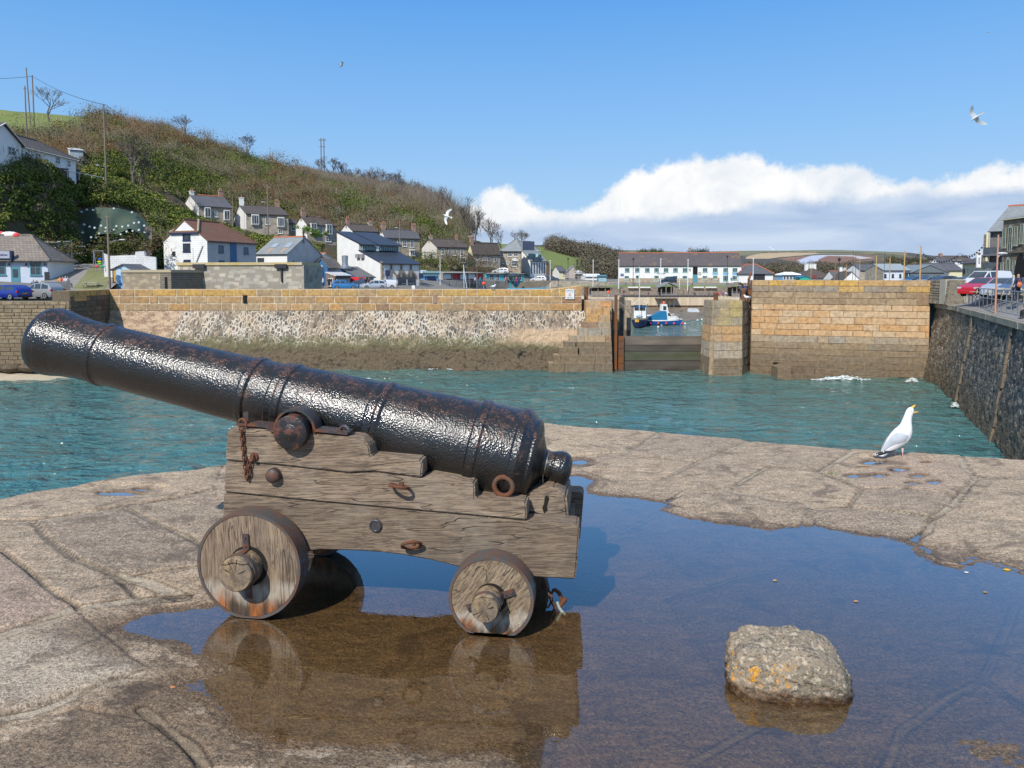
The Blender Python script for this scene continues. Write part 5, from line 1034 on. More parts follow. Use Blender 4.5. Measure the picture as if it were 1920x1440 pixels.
# woods beyond the harbour (one mass each)
def wood(px0,px1,Y0,Y1,n,hgt,cols_,label,sz=.5,name='far_wood',ytop=None):
    px = rng.uniform(px0,px1,n); Y = rng.uniform(Y0,Y1,n); x = (px-960)/F*Y; z = np.array([land_z(a,b_) for a,b_ in zip(x,Y)])
    if Y0 > 430:
        z = np.array([np.interp(b_,Yd[:,0],Zd[:,int(np.clip((p-820)/5,0,len(dpx)-1))]) for p,b_ in zip(px,Y)])
    r_ = hgt*rng.uniform(.45,.75,n)*(Y/Y); C = np.stack([x,Y,z+r_*.6],1); cl = np.array(cols_)[rng.integers(0,len(cols_),n)]*(.8+.4*rng.random(n))[:,None]
    V,Fc,cc = leaves(C,r_,190,cl,sz*.6,1.05); o = bulk(name,V,Fc,LEAF,cols=cc); return tag(o,kind='stuff',label=label,cat='woodland')
GB = [(.13,.11,.08),(.155,.13,.095),(.11,.105,.06),(.135,.115,.085)]
wood(1030,1175,335,430,420,6.5,GB,'grey-brown bare woodland above the green field left of the long building',.55)
wood(1095,1185,240,330,170,8,GB+[(.08,.085,.04)],'bare trees massed behind the white slipway sheds',.45)
wood(1400,1660,470,600,420,6,GB+[(.11,.11,.07)],'dark bare woodland below the striped far fields',.6)
wood(1660,1860,600,800,160,4.5,GB+[(.09,.09,.04)],'distant scrub below the ridge on the right',1.0)
wood(1290,1325,900,1000,20,11,[(.03,.05,.03)],'dark pines on the skyline beside the church tower',1.0)
wood(1195,1240,900,1000,24,8,[(.10,.12,.06)],'low green copse on the skyline over the long roof',1.0)
BARK = mat('bark',(.20,.17,.13),(.12,.10,.08),3,.9); TWC = (.17,.14,.115)
def bare_tree(px,py,Y,h,seed,lab,grp=None,z=None,spread=.5,wdth=1.0,name='bare_tree',lean=0):
    r_ = random.Random(seed); x = (px-960)/F*Y; z = (land_z(x,Y) if z is None else z)-.5
    h *= 1.25; t = thing(name,lab,'tree',(x,Y,z),group=grp); tr = MB(); cr = MB(); tips = []
    def br(p,d,l,r0,k):
        q = p+d*l+Vector((r_.uniform(-.06,.06)*l+lean*l*.2,r_.uniform(-.06,.06)*l,0)); m_ = tr if k < 2 else cr
        m_.tube([p,p.lerp(q,.5)+Vector((r_.uniform(-.05,.05)*l,0,0)),q],[r0,r0*.82,r0*.62],5 if k < 2 else 3,cap=False)
        if k >= 6: return
        for i in range(r_.choice([2,3,3]) if k < 4 else 3):
            nd = (d+Vector((r_.uniform(-1,1)*spread*wdth,r_.uniform(-1,1)*spread,r_.uniform(-.15,.35)))).normalized(); br(q if i else p.lerp(q,.75),nd,l*r_.uniform(.66,.88),max(r0*.62,.026),k+1)
    br(Vector((0,0,0)),Vector((lean*.2,0,1)),h*.26,h*.028,0)
    tr.build('trunk',BARK,t); cr.build('crown',mat('twig_bark',TWC,(.11,.09,.075),3,.9),t)
    return t
SKY_T = [(105,205,200,9,-.3,'wind-bent bare tree on the green field, leftmost on the skyline',.8),(355,213,235,8,0,'rounded bare tree on the skyline above the slate cottage',.75),(470,255,246,7,0,'small bare tree on the skyline right of the rounded one',.75),(628,300,250,9,0,'broad bare tree on the ridge right of the pylon',.75),(600,315,252,6,0,'low bare tree just left of the broad ridge tree',.7),(700,318,252,8,0,'bare tree on the ridge above the chimneyed terrace',.7),(735,322,254,8.5,0,'bare tree crowding the ridge right of the last one',.7),(770,322,255,9,0,'tall bare tree where the ridge begins to fall',.7),(800,335,256,9,0,'bare tree on the falling ridge',.7),(850,365,246,13,0,'tallest bare tree at the right end of the hill',.6),(872,400,240,11,0,'bare tree just right of the hill end',.6),(892,405,236,11,0,'slender bare tree above the yellow gabled house',.6),(920,418,240,10,0,'bare tree over the ridge of the yellow gabled house',.6),(940,425,250,8,0,'pale bare tree left of the hipped stone building',.6),(975,435,255,9,0,'bushy bare tree behind the hipped stone building',.7),
  (255,350,140,8.5,0,'pale bare ash beside the cliff netting',.45),(270,365,142,6,0,'small pale bare tree right of the ash',.45),(158,290,128,3.5,.2,'low bare shrub right of the greenhouse',.7)]
for i,(px,py,Y,h,ln,lab,sprd) in enumerate(SKY_T): bare_tree(px,py,Y,h,50+i*3,lab,'bare trees along the hill',spread=sprd,lean=ln,wdth=1.15)
protos = []
for i in range(3):
    t_ = bare_tree(742+i*40,322,252,7.2,300+i,'x','bare trees along the hill',spread=.7,wdth=1.2); protos.append(t_)
ORD = 'first second third fourth fifth sixth seventh eighth ninth tenth eleventh twelfth thirteenth fourteenth fifteenth sixteenth'.split()
for i in range(16):
    px = 642+i*14.6+rng.uniform(-4,4); Y = float(np.interp(px,KPX,KY[:,7]))-rng.uniform(0,5); t_ = protos[i] if i < 3 else copy_tree(protos[i % 3]); x = (px-960)/F*Y; t_.location = (x,Y,land_z(x,Y)-.6); s_ = rng.uniform(.75,1.15); t_.scale = (s_,s_,s_); t_.rotation_euler = (0,0,rng.uniform(0,6.28)); t_['label'] = ORD[i]+' from the left in the close row of bare ridge trees'
def bush(px,py,Y,r_,cols_,lab,name='bush',grp=None,sq=.75,n=10,cat='bush',sz=.12,leafn=90,wx=1.0):
    q = W(px,py,Y); C = np.array([[rng.normal()*r_*.45*wx,rng.normal()*r_*.35,abs(rng.normal())*r_*.35] for _ in range(n)]); V,Fc,cc = leaves(C,np.full(n,r_*.5),leafn,np.array(cols_)[rng.integers(0,len(cols_),n)],sz,sq)
    o = bulk(name,V,Fc,LEAF,cols=cc); o.location = q; return tag(o,lab,cat,grp)
GRN = [(.07,.11,.02),(.10,.14,.03),(.05,.075,.02)]
# netting over the cliff face
NETM = mat('green_netting',(.035,.07,.05),(.06,.085,.06),.6,.8,.5,3); tn = np.linspace(0,1,40); un = np.linspace(0,1,60)
U_,T_ = np.meshgrid(un,tn); npx = np.interp(U_,[0,1],[138,278]); tp = np.interp(U_,[0,.3,.6,.85,1],[397,389,390,400,420]); bt_ = np.interp(U_,[0,.15,.3,.5,.75,.9,1],[440,456,446,436,432,440,462])+4*np.sin(U_*14)
npy = tp+(bt_-tp)*T_; NY = 119-4.2*T_+.6*np.sin(U_*9+T_*3)+1.5*np.abs(U_-.5); NV = np.array([[W(a,b_,y_)[:] for a,b_,y_ in zip(r1_,r2_,r3_)] for r1_,r2_,r3_ in zip(npx,npy,NY)])
no = bulk('cliff_netting',NV.reshape(-1,3),grid_faces(40,60),NETM,smooth=True); tag(no,'dark green rockfall netting pinned over the cliff face','netting')
# rock face below the netting
U_,T_ = np.meshgrid(np.linspace(0,1,70),np.linspace(0,1,40)); rpx = 146+(285-146)*U_; rpy = 425+(486-425)*T_; RYY = 117.5-3*T_+2.2*(vnoise(U_*9,T_*5,1,4,.6)-.5)+3*np.abs(U_-.5)**2
RV = np.array([[W(a,b_,y_)[:] for a,b_,y_ in zip(r1_,r2_,r3_)] for r1_,r2_,r3_ in zip(rpx,rpy,RYY)])
ro = bulk('rock_face',RV.reshape(-1,3),grid_faces(40,70),mat('cliff_rock',(.17,.145,.12),(.07,.06,.05),.5,.9,.9,1.2,.5),smooth=True); tag(ro,'grey bare rock face below the green netting','cliff')
PIN = flat('pin_plate',(.7,.72,.72)); k_ = 0
for px,py in [(157,421),(167,425),(177,427),(189,423),(198,427),(218,424),(229,425),(240,423),(251,418),(260,417),(270,423),(154,436),(170,445),(179,446),(185,438),(197,433),(213,431),(226,439),(237,434),(248,433),(260,431),(271,435),(138,395),(152,397),(162,393),(174,394),(196,396),(213,391),(247,398)]:
    Y_ = 114-(py-420)*.03 if py > 412 else 118.3; q = W(px,py,Y_); b = MB(); b.cyl(q,q+Vector((0,.25,0)),.16,n=6); b.build('anchor_plate',PIN,no)
# =============== BUILDINGS ===============
def bricky(name,c1,c2,mortar,bw,bh,ms=.02,rough=.85,bump=.5,offs=.5,var=.12,blot=None):
    if name in _mc: return _mc[name]
    m,nt,b = newmat(name); t = NN(nt,'ShaderNodeTexCoord'); s = NN(nt,'ShaderNodeSeparateXYZ'); nt.links.new(t.outputs['Object'],s.inputs[0])
    n0 = NOISE(nt,t.outputs['Object'],1.3,3,.5)
    cx_ = NN(nt,'ShaderNodeCombineXYZ'); nt.links.new(MATH(nt,'ADD',s.outputs[0],s.outputs[1]),cx_.inputs[0]); nt.links.new(MATH(nt,'ADD',s.outputs[2],MATH(nt,'MULTIPLY',n0,var)),cx_.inputs[1])
    k = NN(nt,'ShaderNodeTexBrick'); k.inputs['Color1'].default_value = (*c1,1); k.inputs['Color2'].default_value = (*c2,1); k.inputs['Mortar'].default_value = (*mortar,1); k.inputs['Scale'].default_value = 1; k.offset = offs
    k.inputs['Mortar Size'].default_value = ms; k.inputs['Brick Width'].default_value = bw; k.inputs['Row Height'].default_value = bh; nt.links.new(cx_.outputs[0],k.inputs['Vector'])
    n = NOISE(nt,t.outputs['Object'],.7,5,.65); c = MIXC(nt,1.0,k.outputs[0],MIXC(nt,n,(.72,.72,.72),(1.25,1.25,1.25)),'MULTIPLY')
    if blot: c = MIXC(nt,RAMPN(nt,NOISE(nt,t.outputs['Object'],blot[1],5,.7),[(blot[2],0.),(blot[2]+.1,blot[3])]),c,blot[0])
    nt.links.new(c,b.inputs['Base Color']); b.inputs['Roughness'].default_value = rough; setbump(nt,b,k.outputs['Fac'],-bump,.03); _mc[name] = m; return m
WREN = mat('white_render',(.80,.79,.75),(.72,.71,.67),.7,.85,.2,9); WPNT = bricky('painted_stone',(.80,.80,.77),(.76,.75,.71),(.62,.60,.56),.55,.28,.03,blot=((.5,.46,.4),.5,.66,.5))
def rub(name,c1,c2,mortar,sc=2.6,ms=.06,blot=None,rough=.88):
    if name in _mc: return _mc[name]
    m,nt,b = newmat(name); t = NN(nt,'ShaderNodeTexCoord'); s = NN(nt,'ShaderNodeSeparateXYZ'); nt.links.new(t.outputs['Object'],s.inputs[0]); cx_ = NN(nt,'ShaderNodeCombineXYZ'); n0 = NOISE(nt,t.outputs['Object'],2.2,3,.6)
    nt.links.new(MATH(nt,'MULTIPLY',MATH(nt,'ADD',MATH(nt,'ADD',s.outputs[0],s.outputs[1]),MATH(nt,'MULTIPLY',n0,.25)),.55),cx_.inputs[0]); nt.links.new(MATH(nt,'ADD',s.outputs[2],MATH(nt,'MULTIPLY',n0,.12)),cx_.inputs[1])
    ve = NN(nt,'ShaderNodeTexVoronoi',feature='F1',distance='CHEBYCHEV'); ve.inputs['Scale'].default_value = sc; ve.inputs['Randomness'].default_value = .75; nt.links.new(cx_.outputs[0],ve.inputs['Vector']); sc_ = NN(nt,'ShaderNodeSeparateColor'); nt.links.new(ve.outputs['Color'],sc_.inputs[0])
    c = MIXC(nt,sc_.outputs[0],c1,c2); c = MIXC(nt,RAMPN(nt,sc_.outputs[1],[(.7,0.),(.95,.7)]),c,tuple(x*.55 for x in c2)); c = MIXC(nt,RAMPN(nt,ve.outputs['Distance'],[(.40,0.),(.47,.9)]),c,mortar); c = MIXC(nt,1.0,c,MIXC(nt,NOISE(nt,t.outputs['Object'],.6,5,.65),(.72,.72,.72),(1.28,1.26,1.22)),'MULTIPLY')
    if blot: c = MIXC(nt,RAMPN(nt,NOISE(nt,t.outputs['Object'],blot[1],5,.7),[(blot[2],0.),(blot[2]+.1,blot[3])]),c,blot[0])
    nt.links.new(c,b.inputs['Base Color']); b.inputs['Roughness'].default_value = rough; setbump(nt,b,ve.outputs['Distance'],-.6,.06); _mc[name] = m; return m
GSTN = rub('grey_stone',(.46,.40,.31),(.30,.26,.205),(.38,.34,.28)); BSTN = rub('brown_stone',(.46,.37,.26),(.30,.24,.17),(.38,.33,.25)); PSTN = rub('pale_granite',(.52,.47,.37),(.38,.355,.31),(.30,.27,.22),2.3,blot=((.55,.36,.12),.45,.62,.6))
LGREY = bricky('light_grey_stone',(.50,.50,.49),(.44,.44,.43),(.40,.39,.37),.5,.26,.03); DSTN = bricky('dark_stone',(.19,.165,.12),(.13,.115,.085),(.24,.21,.17),.5,.26,.03)
SLT = bricky('slate_roof',(.135,.135,.14),(.105,.105,.115),(.05,.05,.055),.32,.26,.02,.6); SLB = bricky('brown_slate',(.12,.09,.07),(.095,.075,.065),(.045,.04,.035),.32,.26,.02,.7,blot=((.20,.12,.05),.8,.6,.6))
SLG = bricky('pale_slate',(.27,.29,.29),(.23,.25,.255),(.15,.16,.16),.4,.28,.015,.6); SLR = bricky('mossy_rust_slate',(.24,.105,.06),(.19,.095,.06),(.08,.05,.035),.32,.26,.02,.8,blot=((.10,.10,.045),.7,.56,.7)); SLD = bricky('blue_slate',(.045,.055,.08),(.035,.045,.065),(.02,.025,.035),.5,.35,.015,.5)
SLS = bricky('old_stone_slate',(.26,.22,.18),(.20,.17,.145),(.11,.09,.075),.42,.3,.025,.8,blot=((.42,.23,.06),1.1,.6,.8))
REDT = mat('terracotta',(.50,.16,.08),(.40,.13,.07),3,.8); BRK = bricky('red_brick',(.36,.13,.08),(.28,.10,.07),(.35,.28,.22),.22,.08,.02); CREAM = mat('cream_paint',(.72,.66,.42),(.66,.6,.38),1,.8); YELP = mat('pale_yellow_paint',(.66,.56,.34),(.58,.5,.3),1,.8)
BLU = mat('blue_boards',(.025,.12,.26),(.03,.15,.32),1.5,.6,stretch=(8,8,.3)); TEAL = flat('teal_paint',(.09,.27,.33)); SKYB = flat('sky_blue_paint',(.22,.46,.72)); TURQ = flat('turquoise_paint',(.10,.48,.55)); MINT = flat('mint_paint',(.36,.58,.56)); NAVY = flat('navy_paint',(.015,.03,.09)); GWD = mat('grey_timber',(.28,.24,.2),(.2,.17,.14),2,.8,stretch=(1,1,.2)); TMB = mat('brown_boarding',(.24,.17,.12),(.17,.12,.09),2,.8,stretch=(4,4,.3)); REDP = flat('red_paint',(.55,.02,.03)); CONC = mat('concrete',(.36,.34,.30),(.28,.26,.23),1.5,.85)
BLUD = flat('door_blue',(.03,.13,.27)); POT = flat('chimney_pot',(.5,.22,.12))
def wframe(par,O_,ux,uz,un,w,h,fm,bars=(1,1),fr=.09,dep=.12,name='window',sash=True,sill=True,arch=False):
    """opening on a wall: frame ring + glazing bars (window) with its pane (sub-part). O_ centre, unit axes, local space of par"""
    P = lambda a,b,c=0: O_+ux*a+uz*b+un*c
    b = MB(); hw,hh = w/2,h/2
    def bar(a0,a1,b0,b1,c0,c1):
        p = [P(a0,b0,c0),P(a1,b0,c0),P(a1,b1,c0),P(a0,b1,c0),P(a0,b0,c1),P(a1,b0,c1),P(a1,b1,c1),P(a0,b1,c1)]
        b.add(p,[(0,1,2,3),(7,6,5,4),(0,4,5,1),(1,5,6,2),(2,6,7,3),(3,7,4,0)])
    bar(-hw,-hw+fr,-hh,hh,.0,.06); bar(hw-fr,hw,-hh,hh,.0,.06); bar(-hw+fr,hw-fr,-hh,-hh+fr,.0,.06); bar(-hw+fr,hw-fr,hh-fr,hh,.0,.06)
    for i in range(1,bars[0]+1): x =-hw+w*i/(bars[0]+1); bar(x-.03,x+.03,-hh+fr,hh-fr,.005,.045)
    for i in range(1,bars[1]+1): z =-hh+h*i/(bars[1]+1); bar(-hw+fr,hw-fr,z-.025,z+.025,.008,.04)
    if sill: bar(-hw-.08,hw+.08,-hh-.1,-hh-.005,-.02,.14)
    if arch:
        q = [P(hw*math.cos(t),hh+hw*.8*math.sin(t),.03) for t in np.linspace(0,math.pi,9)]; b.add(q,[tuple(range(9))])
    wo = b.build(name,fm,par)
    g = MB(); g.add([P(-hw+fr*.5,-hh+fr*.5,.018),P(hw-fr*.5,-hh+fr*.5,.018),P(hw-fr*.5,hh-fr*.5,.018),P(-hw+fr*.5,hh-fr*.5,.018)],[(0,1,2,3)]); g.build('pane',glass(),wo); return wo
def house(name,label,C,E,base,eave,ridge,gw=None,gpx=None,wall=GSTN,gable=WREN,roof=SLT,ridgem=None,hipl=0,hipr=0,wins=(),gwins=(),chims=(),doors=(),gdoors=(),cat='house',grp=None,over=.25,mono=False,zr=None,frame=WHITE,fnd=4.0,bars=(1,1),trim=None):
    if E[1] > C[1]: E = (E[0],C[1]+(E[1]-C[1])*.6)
    a = W(C[0],base,C[1]); zb = a.z; e = W(E[0],base,E[1]); d1 = Vector((e.x-a.x,e.y-a.y,0)); Ln = d1.length; d1.normalize(); d2 = Vector((-d1.y,d1.x,0))
    t = thing(name,label,cat,tuple(a),ux=d1,group=grp)
    ze = W(C[0],eave,C[1]).z-zb
    def solve(px,p0,d): # distance along d where it meets the pixel column px
        s = (px-960)/F; z_ = zb; k0 = p0.y*cp-(z_-EYE)*sp; return (s*k0-p0.x)/(d.x-s*d.y*cp)
    if gpx is not None: gw = solve(gpx,a,d2)
    if zr is None: m_ = a+d2*(gw/2 if not mono else gw)+(d1*hipl if hipl else Vector()); zr = W(C[0],ridge,m_.y).z-zb
    # walls
    b = MB(); b.add([(0,0,-fnd),(Ln,0,-fnd),(Ln,gw,-fnd),(0,gw,-fnd),(0,0,ze),(Ln,0,ze),(Ln,gw,ze),(0,gw,ze)],[(0,1,5,4)],0);
    my = gw if mono else gw/2
    if mono: b.add([(0,0,-fnd),(0,gw,-fnd),(0,gw,zr),(0,0,ze)],[(0,3,2,1)],1); b.add([(Ln,0,-fnd),(Ln,gw,-fnd),(Ln,gw,zr),(Ln,0,ze)],[(0,1,2,3)],1); b.add([(0,gw,-fnd),(Ln,gw,-fnd),(Ln,gw,zr),(0,gw,zr)],[(3,2,1,0)],0)
    else:
        zl = zr if not hipl else ze; zrr = zr if not hipr else ze
        b.add([(0,0,-fnd),(0,gw,-fnd),(0,gw,ze),(0,gw/2,zl),(0,0,ze)],[(0,4,3,2,1)],1); b.add([(Ln,0,-fnd),(Ln,gw,-fnd),(Ln,gw,ze),(Ln,gw/2,zrr),(Ln,0,ze)],[(0,1,2,3,4)],1); b.add([(0,gw,-fnd),(Ln,gw,-fnd),(Ln,gw,ze),(0,gw,ze)],[(3,2,1,0)],0)
    b.build('wall',[wall,gable],t)
    # roof
    sl = (zr-ze)/my; o = over; zo = ze-sl*o; th_ = .14; b = MB(); g0 =-.12 if not hipl else -o; g1 = Ln+.12 if not hipr else Ln+o
    if mono: top = [(g0,-o,zo),(g1,-o,zo),(g1,gw+.1,zr+sl*.1),(g0,gw+.1,zr+sl*.1)]; b.prism([Vector(p)+Vector((0,0,.03)) for p in top],(0,0,th_))
    else:
        F_ = [(g0,-o,zo),(g1,-o,zo),(Ln-hipr if hipr else g1,gw/2,zr),(hipl if hipl else g0,gw/2,zr)]; B_ = [(g1,gw+o,zo),(g0,gw+o,zo),F_[3],F_[2]]
        up = Vector((0,0,.03)); b.prism([Vector(p)+up for p in F_],(0,0,th_)); b.prism([Vector(p)+up for p in B_],(0,0,th_))
        if hipl: b.prism([Vector(p)+up for p in ((g0,gw+o,zo),(g0,-o,zo),F_[3])],(0,0,th_))
        if hipr: b.prism([Vector(p)+up for p in ((g1,-o,zo),(g1,gw+o,zo),F_[2])],(0,0,th_))
    rf = b.build('roof',roof,t)
    if not mono:
        b = MB(); b.tube([(hipl if hipl else g0,gw/2,zr+.2),(Ln-hipr if hipr else g1,gw/2,zr+.2)],.14,6)
        if hipl: b.tube([(hipl,gw/2,zr+.2),(g0,-o,zo+.2)],.11,6); b.tube([(hipl,gw/2,zr+.2),(g0,gw+o,zo+.2)],.11,6)
        if hipr: b.tube([(Ln-hipr,gw/2,zr+.2),(g1,-o,zo+.2)],.11,6); b.tube([(Ln-hipr,gw/2,zr+.2),(g1,gw+o,zo+.2)],.11,6)
        b.build('ridge_tiles',ridgem or roof,rf)
    b = MB(); b.tube([(g0,-o-.05,zo+.02),(g1,-o-.05,zo+.02)],.07,5); b.build('gutter',trim or DARKM,t)
    X_,Y_,Z_ = Vector((1,0,0)),Vector((0,1,0)),Vector((0,0,1)); inv = MW(t).inverted()
    def onfront(px,py):
        r_ = ray(px,py); C0 = Vector((0,0,EYE)); k = (a-C0).dot(d2)/r_.dot(d2); return inv @ (C0+r_*k)
    def ongab(px,py,x=0):
        r_ = ray(px,py); C0 = Vector((0,0,EYE)); k = (a+d1*x-C0).dot(d1)/r_.dot(d1); return inv @ (C0+r_*k)
    for wn in wins:
        px,py,ww,hh = wn[:4]; op = wn[4] if len(wn) > 4 else {}; q = onfront(px,py); kw = dict(bars=bars); kw.update({k: v for k,v in op.items() if k not in ('bay','cap','mat')}); fm = op.get('mat',frame)
        if 'bay' in op:
            d_ = op['bay']; b = MB(); b.box((q.x-ww/2,-d_,q.z-hh/2-.15),(q.x+ww/2,0,q.z+hh/2+.12)); by = b.build('bay',fm,t)
            if op.get('cap'): b = MB(); zc_ = q.z+hh/2+.12; b.add([(q.x-ww/2-.1,-d_-.1,zc_),(q.x+ww/2+.1,-d_-.1,zc_),(q.x+ww/2+.1,0,zc_),(q.x-ww/2-.1,0,zc_),(q.x,0,zc_+op['cap'])],[(0,1,4),(1,2,4),(3,0,4),(0,3,2,1)]); b.build('bay_roof',roof,t)
            wframe(t,Vector((q.x,-d_,q.z)),X_,Z_,-Y_,ww-.05,hh,fm,bars=kw['bars'],sill=False)
        else: wframe(t,Vector((q.x,0,q.z)),X_,Z_,-Y_,ww,hh,fm,**kw)
    for wn in gwins:
        px,py,ww,hh = wn[:4]; op = wn[4] if len(wn) > 4 else {}; q = ongab(px,py); kw = dict(bars=bars); kw.update({k: v for k,v in op.items() if k != 'mat'}); wframe(t,Vector((0,q.y,q.z)),-Y_,Z_,-X_,ww,hh,op.get('mat',frame),**kw)
    for dn_i,(px,ww,hh,dm) in enumerate(doors):
        q = onfront(px,base); z0_ = q.z*0; b = MB(); b.box((q.x-ww/2,-.05,z0_),(q.x+ww/2,.02,z0_+hh)); dr = b.build('door',dm,t); b = MB(); b.add([(q.x-ww*.3,-.055,z0_+hh*.5),(q.x+ww*.3,-.055,z0_+hh*.5),(q.x+ww*.3,-.055,z0_+hh*.9),(q.x-ww*.3,-.055,z0_+hh*.9)],[(0,1,2,3)]); b.build('pane',glass(),dr)
    for fx_,cm,hh,ww,np_ in chims:
        x = fx_*Ln; x = max(ww/2,min(Ln-ww/2,x)); b = MB(); b.box((x-ww/2,gw/2-ww*.4,zr-.9),(x+ww/2,gw/2+ww*.4,zr+hh)); b.box((x-ww/2-.07,gw/2-ww*.4-.07,zr+hh-.16),(x+ww/2+.07,gw/2+ww*.4+.07,zr+hh)); cm_ = b.build('chimney',cm,rf)
        b = MB()
        for k in range(np_): b.cyl((x+(k-(np_-1)/2)*ww*.45,gw/2,zr+hh),(x+(k-(np_-1)/2)*ww*.45,gw/2,zr+hh+.45),.13,.11,8)
        if np_: b.build('chimney_pots',POT,cm_)
    t['_Ln'] = Ln; del t['_Ln']
    return t,Ln,gw,ze,zr,onfront,ongab,rf
V3 = Vector
# --- cottages on the hillside terrace
house('cottage','stone cottage with white gable and red-ridged slate roof, leftmost on the terrace',(373,150),(436,158),411,386,366,gpx=342,gable=WPNT,ridgem=REDT,chims=((.02,WREN,.9,.8,2),(.93,BRK,1.5,.9,2)),
    wins=((388.6,398.5,1.25,1.9,dict(bay=.35,bars=(1,0))),(405.6,401,.7,1.3),(424.6,403.5,1.25,1.9,dict(bay=.35,bars=(1,0)))),gwins=((367,395,.7,1.2,{}),))
house('cottage','long stone cottage with white gable and bay windows, second on the terrace',(462,150),(541,157),430,401,386,gpx=439,gable=WREN,roof=SLB,chims=((.0,WREN,1.8,.9,1),(.93,BRK,1.4,.9,2)),
    wins=((478,412,1.5,1.9,dict(bay=.45,bars=(2,0))),(501.5,414,.75,1.6),(526,416.5,1.4,1.8,dict(bay=.45,bars=(2,0))),(525.6,433.5,.9,.9)))
house('outhouse','small stone extension at the right end of the long cottage',(541,157.5),(561,160),432,419,413,gw=5,gable=GSTN,roof=SLB,wins=((549.6,427,.9,1.2),))
house('house','stone house with two pointed bay windows and a white gable',(576,150),(630,157),446,421,407,gpx=555,gable=WREN,roof=SLB,hipr=3,chims=((.02,BRK,1.6,.9,2),(.55,BRK,.3,.3,0)),
    wins=((586.5,428,1.3,2.0,dict(bay=.6,bars=(1,1),cap=1.3)),(600.8,431,.8,1.5),(615.3,430,1.3,2.0,dict(bay=.6,bars=(1,1),cap=1.3)),(615.6,448.5,1.2,1.1)))
house('cottage','brown stone cottage with white gable behind the big white boathouse',(661,160),(710,167),452,433,421,gpx=638,wall=BSTN,roof=SLB,chims=((.0,BRK,1.4,.8,2),(.93,GSTN,.8,1,2)),wins=((671,440.5,.9,1.2),(683.6,441,.9,1.2),(696,442,.9,1.2)))
house('house','two-storey stone house with twin brick chimneys over the boathouse roof',(722,165),(787,173),481,445,431,gpx=710,wall=BSTN,roof=SLT,chims=((.0,BRK,1.5,.9,2),(.93,BRK,1.4,.9,3)),
    wins=((734,453,.9,1.3),(748,455,.9,1.3),(758.5,456.5,.95,1.4),(772.5,457.5,.95,1.5),(773,474,1.5,1.3,dict(bay=.5,bars=(2,0)))))
house('house','stone house with cream gable above the brown hedge',(819,175),(877,182),492,463,449,gpx=791,gable=mat('cream_gable',(.74,.70,.62),(.68,.64,.56),1,.8),wall=BSTN,roof=SLB,chims=((.0,GSTN,.9,.9,1),(.9,BRK,.9,.7,2)),
    wins=((830,472,.85,1.5),(843.6,472.5,.85,1.5),(852.5,473,.85,1.5),(866,474,.85,1.5),(867,488,1.4,1.2,dict(bay=.4,bars=(1,0)))),gwins=((797,473,.6,1.2),))
house('house','stone house with pale yellow gable',(886,182),(938,190),503,474,456,gpx=877,gable=CREAM,wall=GSTN,roof=SLB,chims=((.0,BRK,1.6,.9,2),),wins=((896.5,482,.85,1.5),(908.3,483,.85,1.5),(917,484,.85,1.5),(928.7,485.5,.85,1.5)))
t,Ln,gw,ze,zr,of,og,rf = house('inn','three-storey stone building with hipped pale slate roof by the car park',(938,190),(976,190),512,469.5,447,gw=8,wall=BSTN,gable=DSTN,roof=SLG,hipl=4.6,hipr=1.2,over=.4,
    wins=((942,477,.8,1.2),(956,476,1.2,1.3),(967.3,475.5,1.2,1.4),(943,491.5,.7,.8),(952.5,492.5,.7,.8),(965.5,494,1.7,1.5,dict(arch=True,bars=(2,1)))))
b = MB(); b.box((Ln+.002,0,-4),(Ln+.25,8,ze)); b.build('side_wall',DSTN,t)
for y_ in (1.6,4,6.4):
    for z_ in (1.8,4.3,6.2): wframe(t,V3((Ln+.26,y_,z_)),V3((0,1,0)),V3((0,0,1)),V3((1,0,0)),.8,1.1,WHITE)
t,Ln,gw,ze,zr,of,og,rf = house('apartments','modern block with white fins, turquoise dormers and a steep slate roof',(994,198),(1024,206),517,489,452.5,gw=12,wall=WREN,gable=WREN,roof=SLG,over=.2,ridgem=SLG)
for px in (996.5,1001.8,1006.9,1011.6,1016.3,1020.8):
    q = of(px,503.5); b = MB(); b.box((q.x-.22,-.03,.6),(q.x+.22,.02,ze-.5)); b.build('window',glass(),t)
for px in (1000.5,1011.5):
    q = of(px,489); b = MB(); b.box((q.x-.75,-.1,ze-.2),(q.x+.75,3,ze+2.0)); dm = b.build('dormer',MINT,rf); b = MB(); b.box((q.x-.6,-.16,ze),(q.x+.6,-.1,ze+1.75)); b.build('pane',glass(),dm); b = MB(); b.tube([(q.x-.6,-.2,ze+1.5),(q.x+.6,-.2,ze+.3)],.06,4); b.build('brace',MINT,dm)
b = MB(); b.box((Ln,0,-3),(Ln+1.4,11.8,ze-.2)); b.build('end_bay',mat('orange_stone',(.32,.17,.08),(.25,.15,.08),2,.8),t); b = MB(); b.box((Ln+1.4,1,-2),(Ln+2.8,9,ze-.8)); b.build('glazed_bay',glass(),t); b = MB(); b.box((Ln-.3,3,ze+3),(Ln+1.2,5,ze+3.2)); b.build('roof_light',WHITE,rf)
pl = W(991,461,196.5); b = MB(); b.box((pl.x-1.6,196,pl.z-1.2),(pl.x+1.6,196.4,pl.z+1.2)); b.build('solar_array',flat('panel_blue',(.05,.06,.11),.3),label='dark solar panels standing between the inn and the apartments',cat='panel')
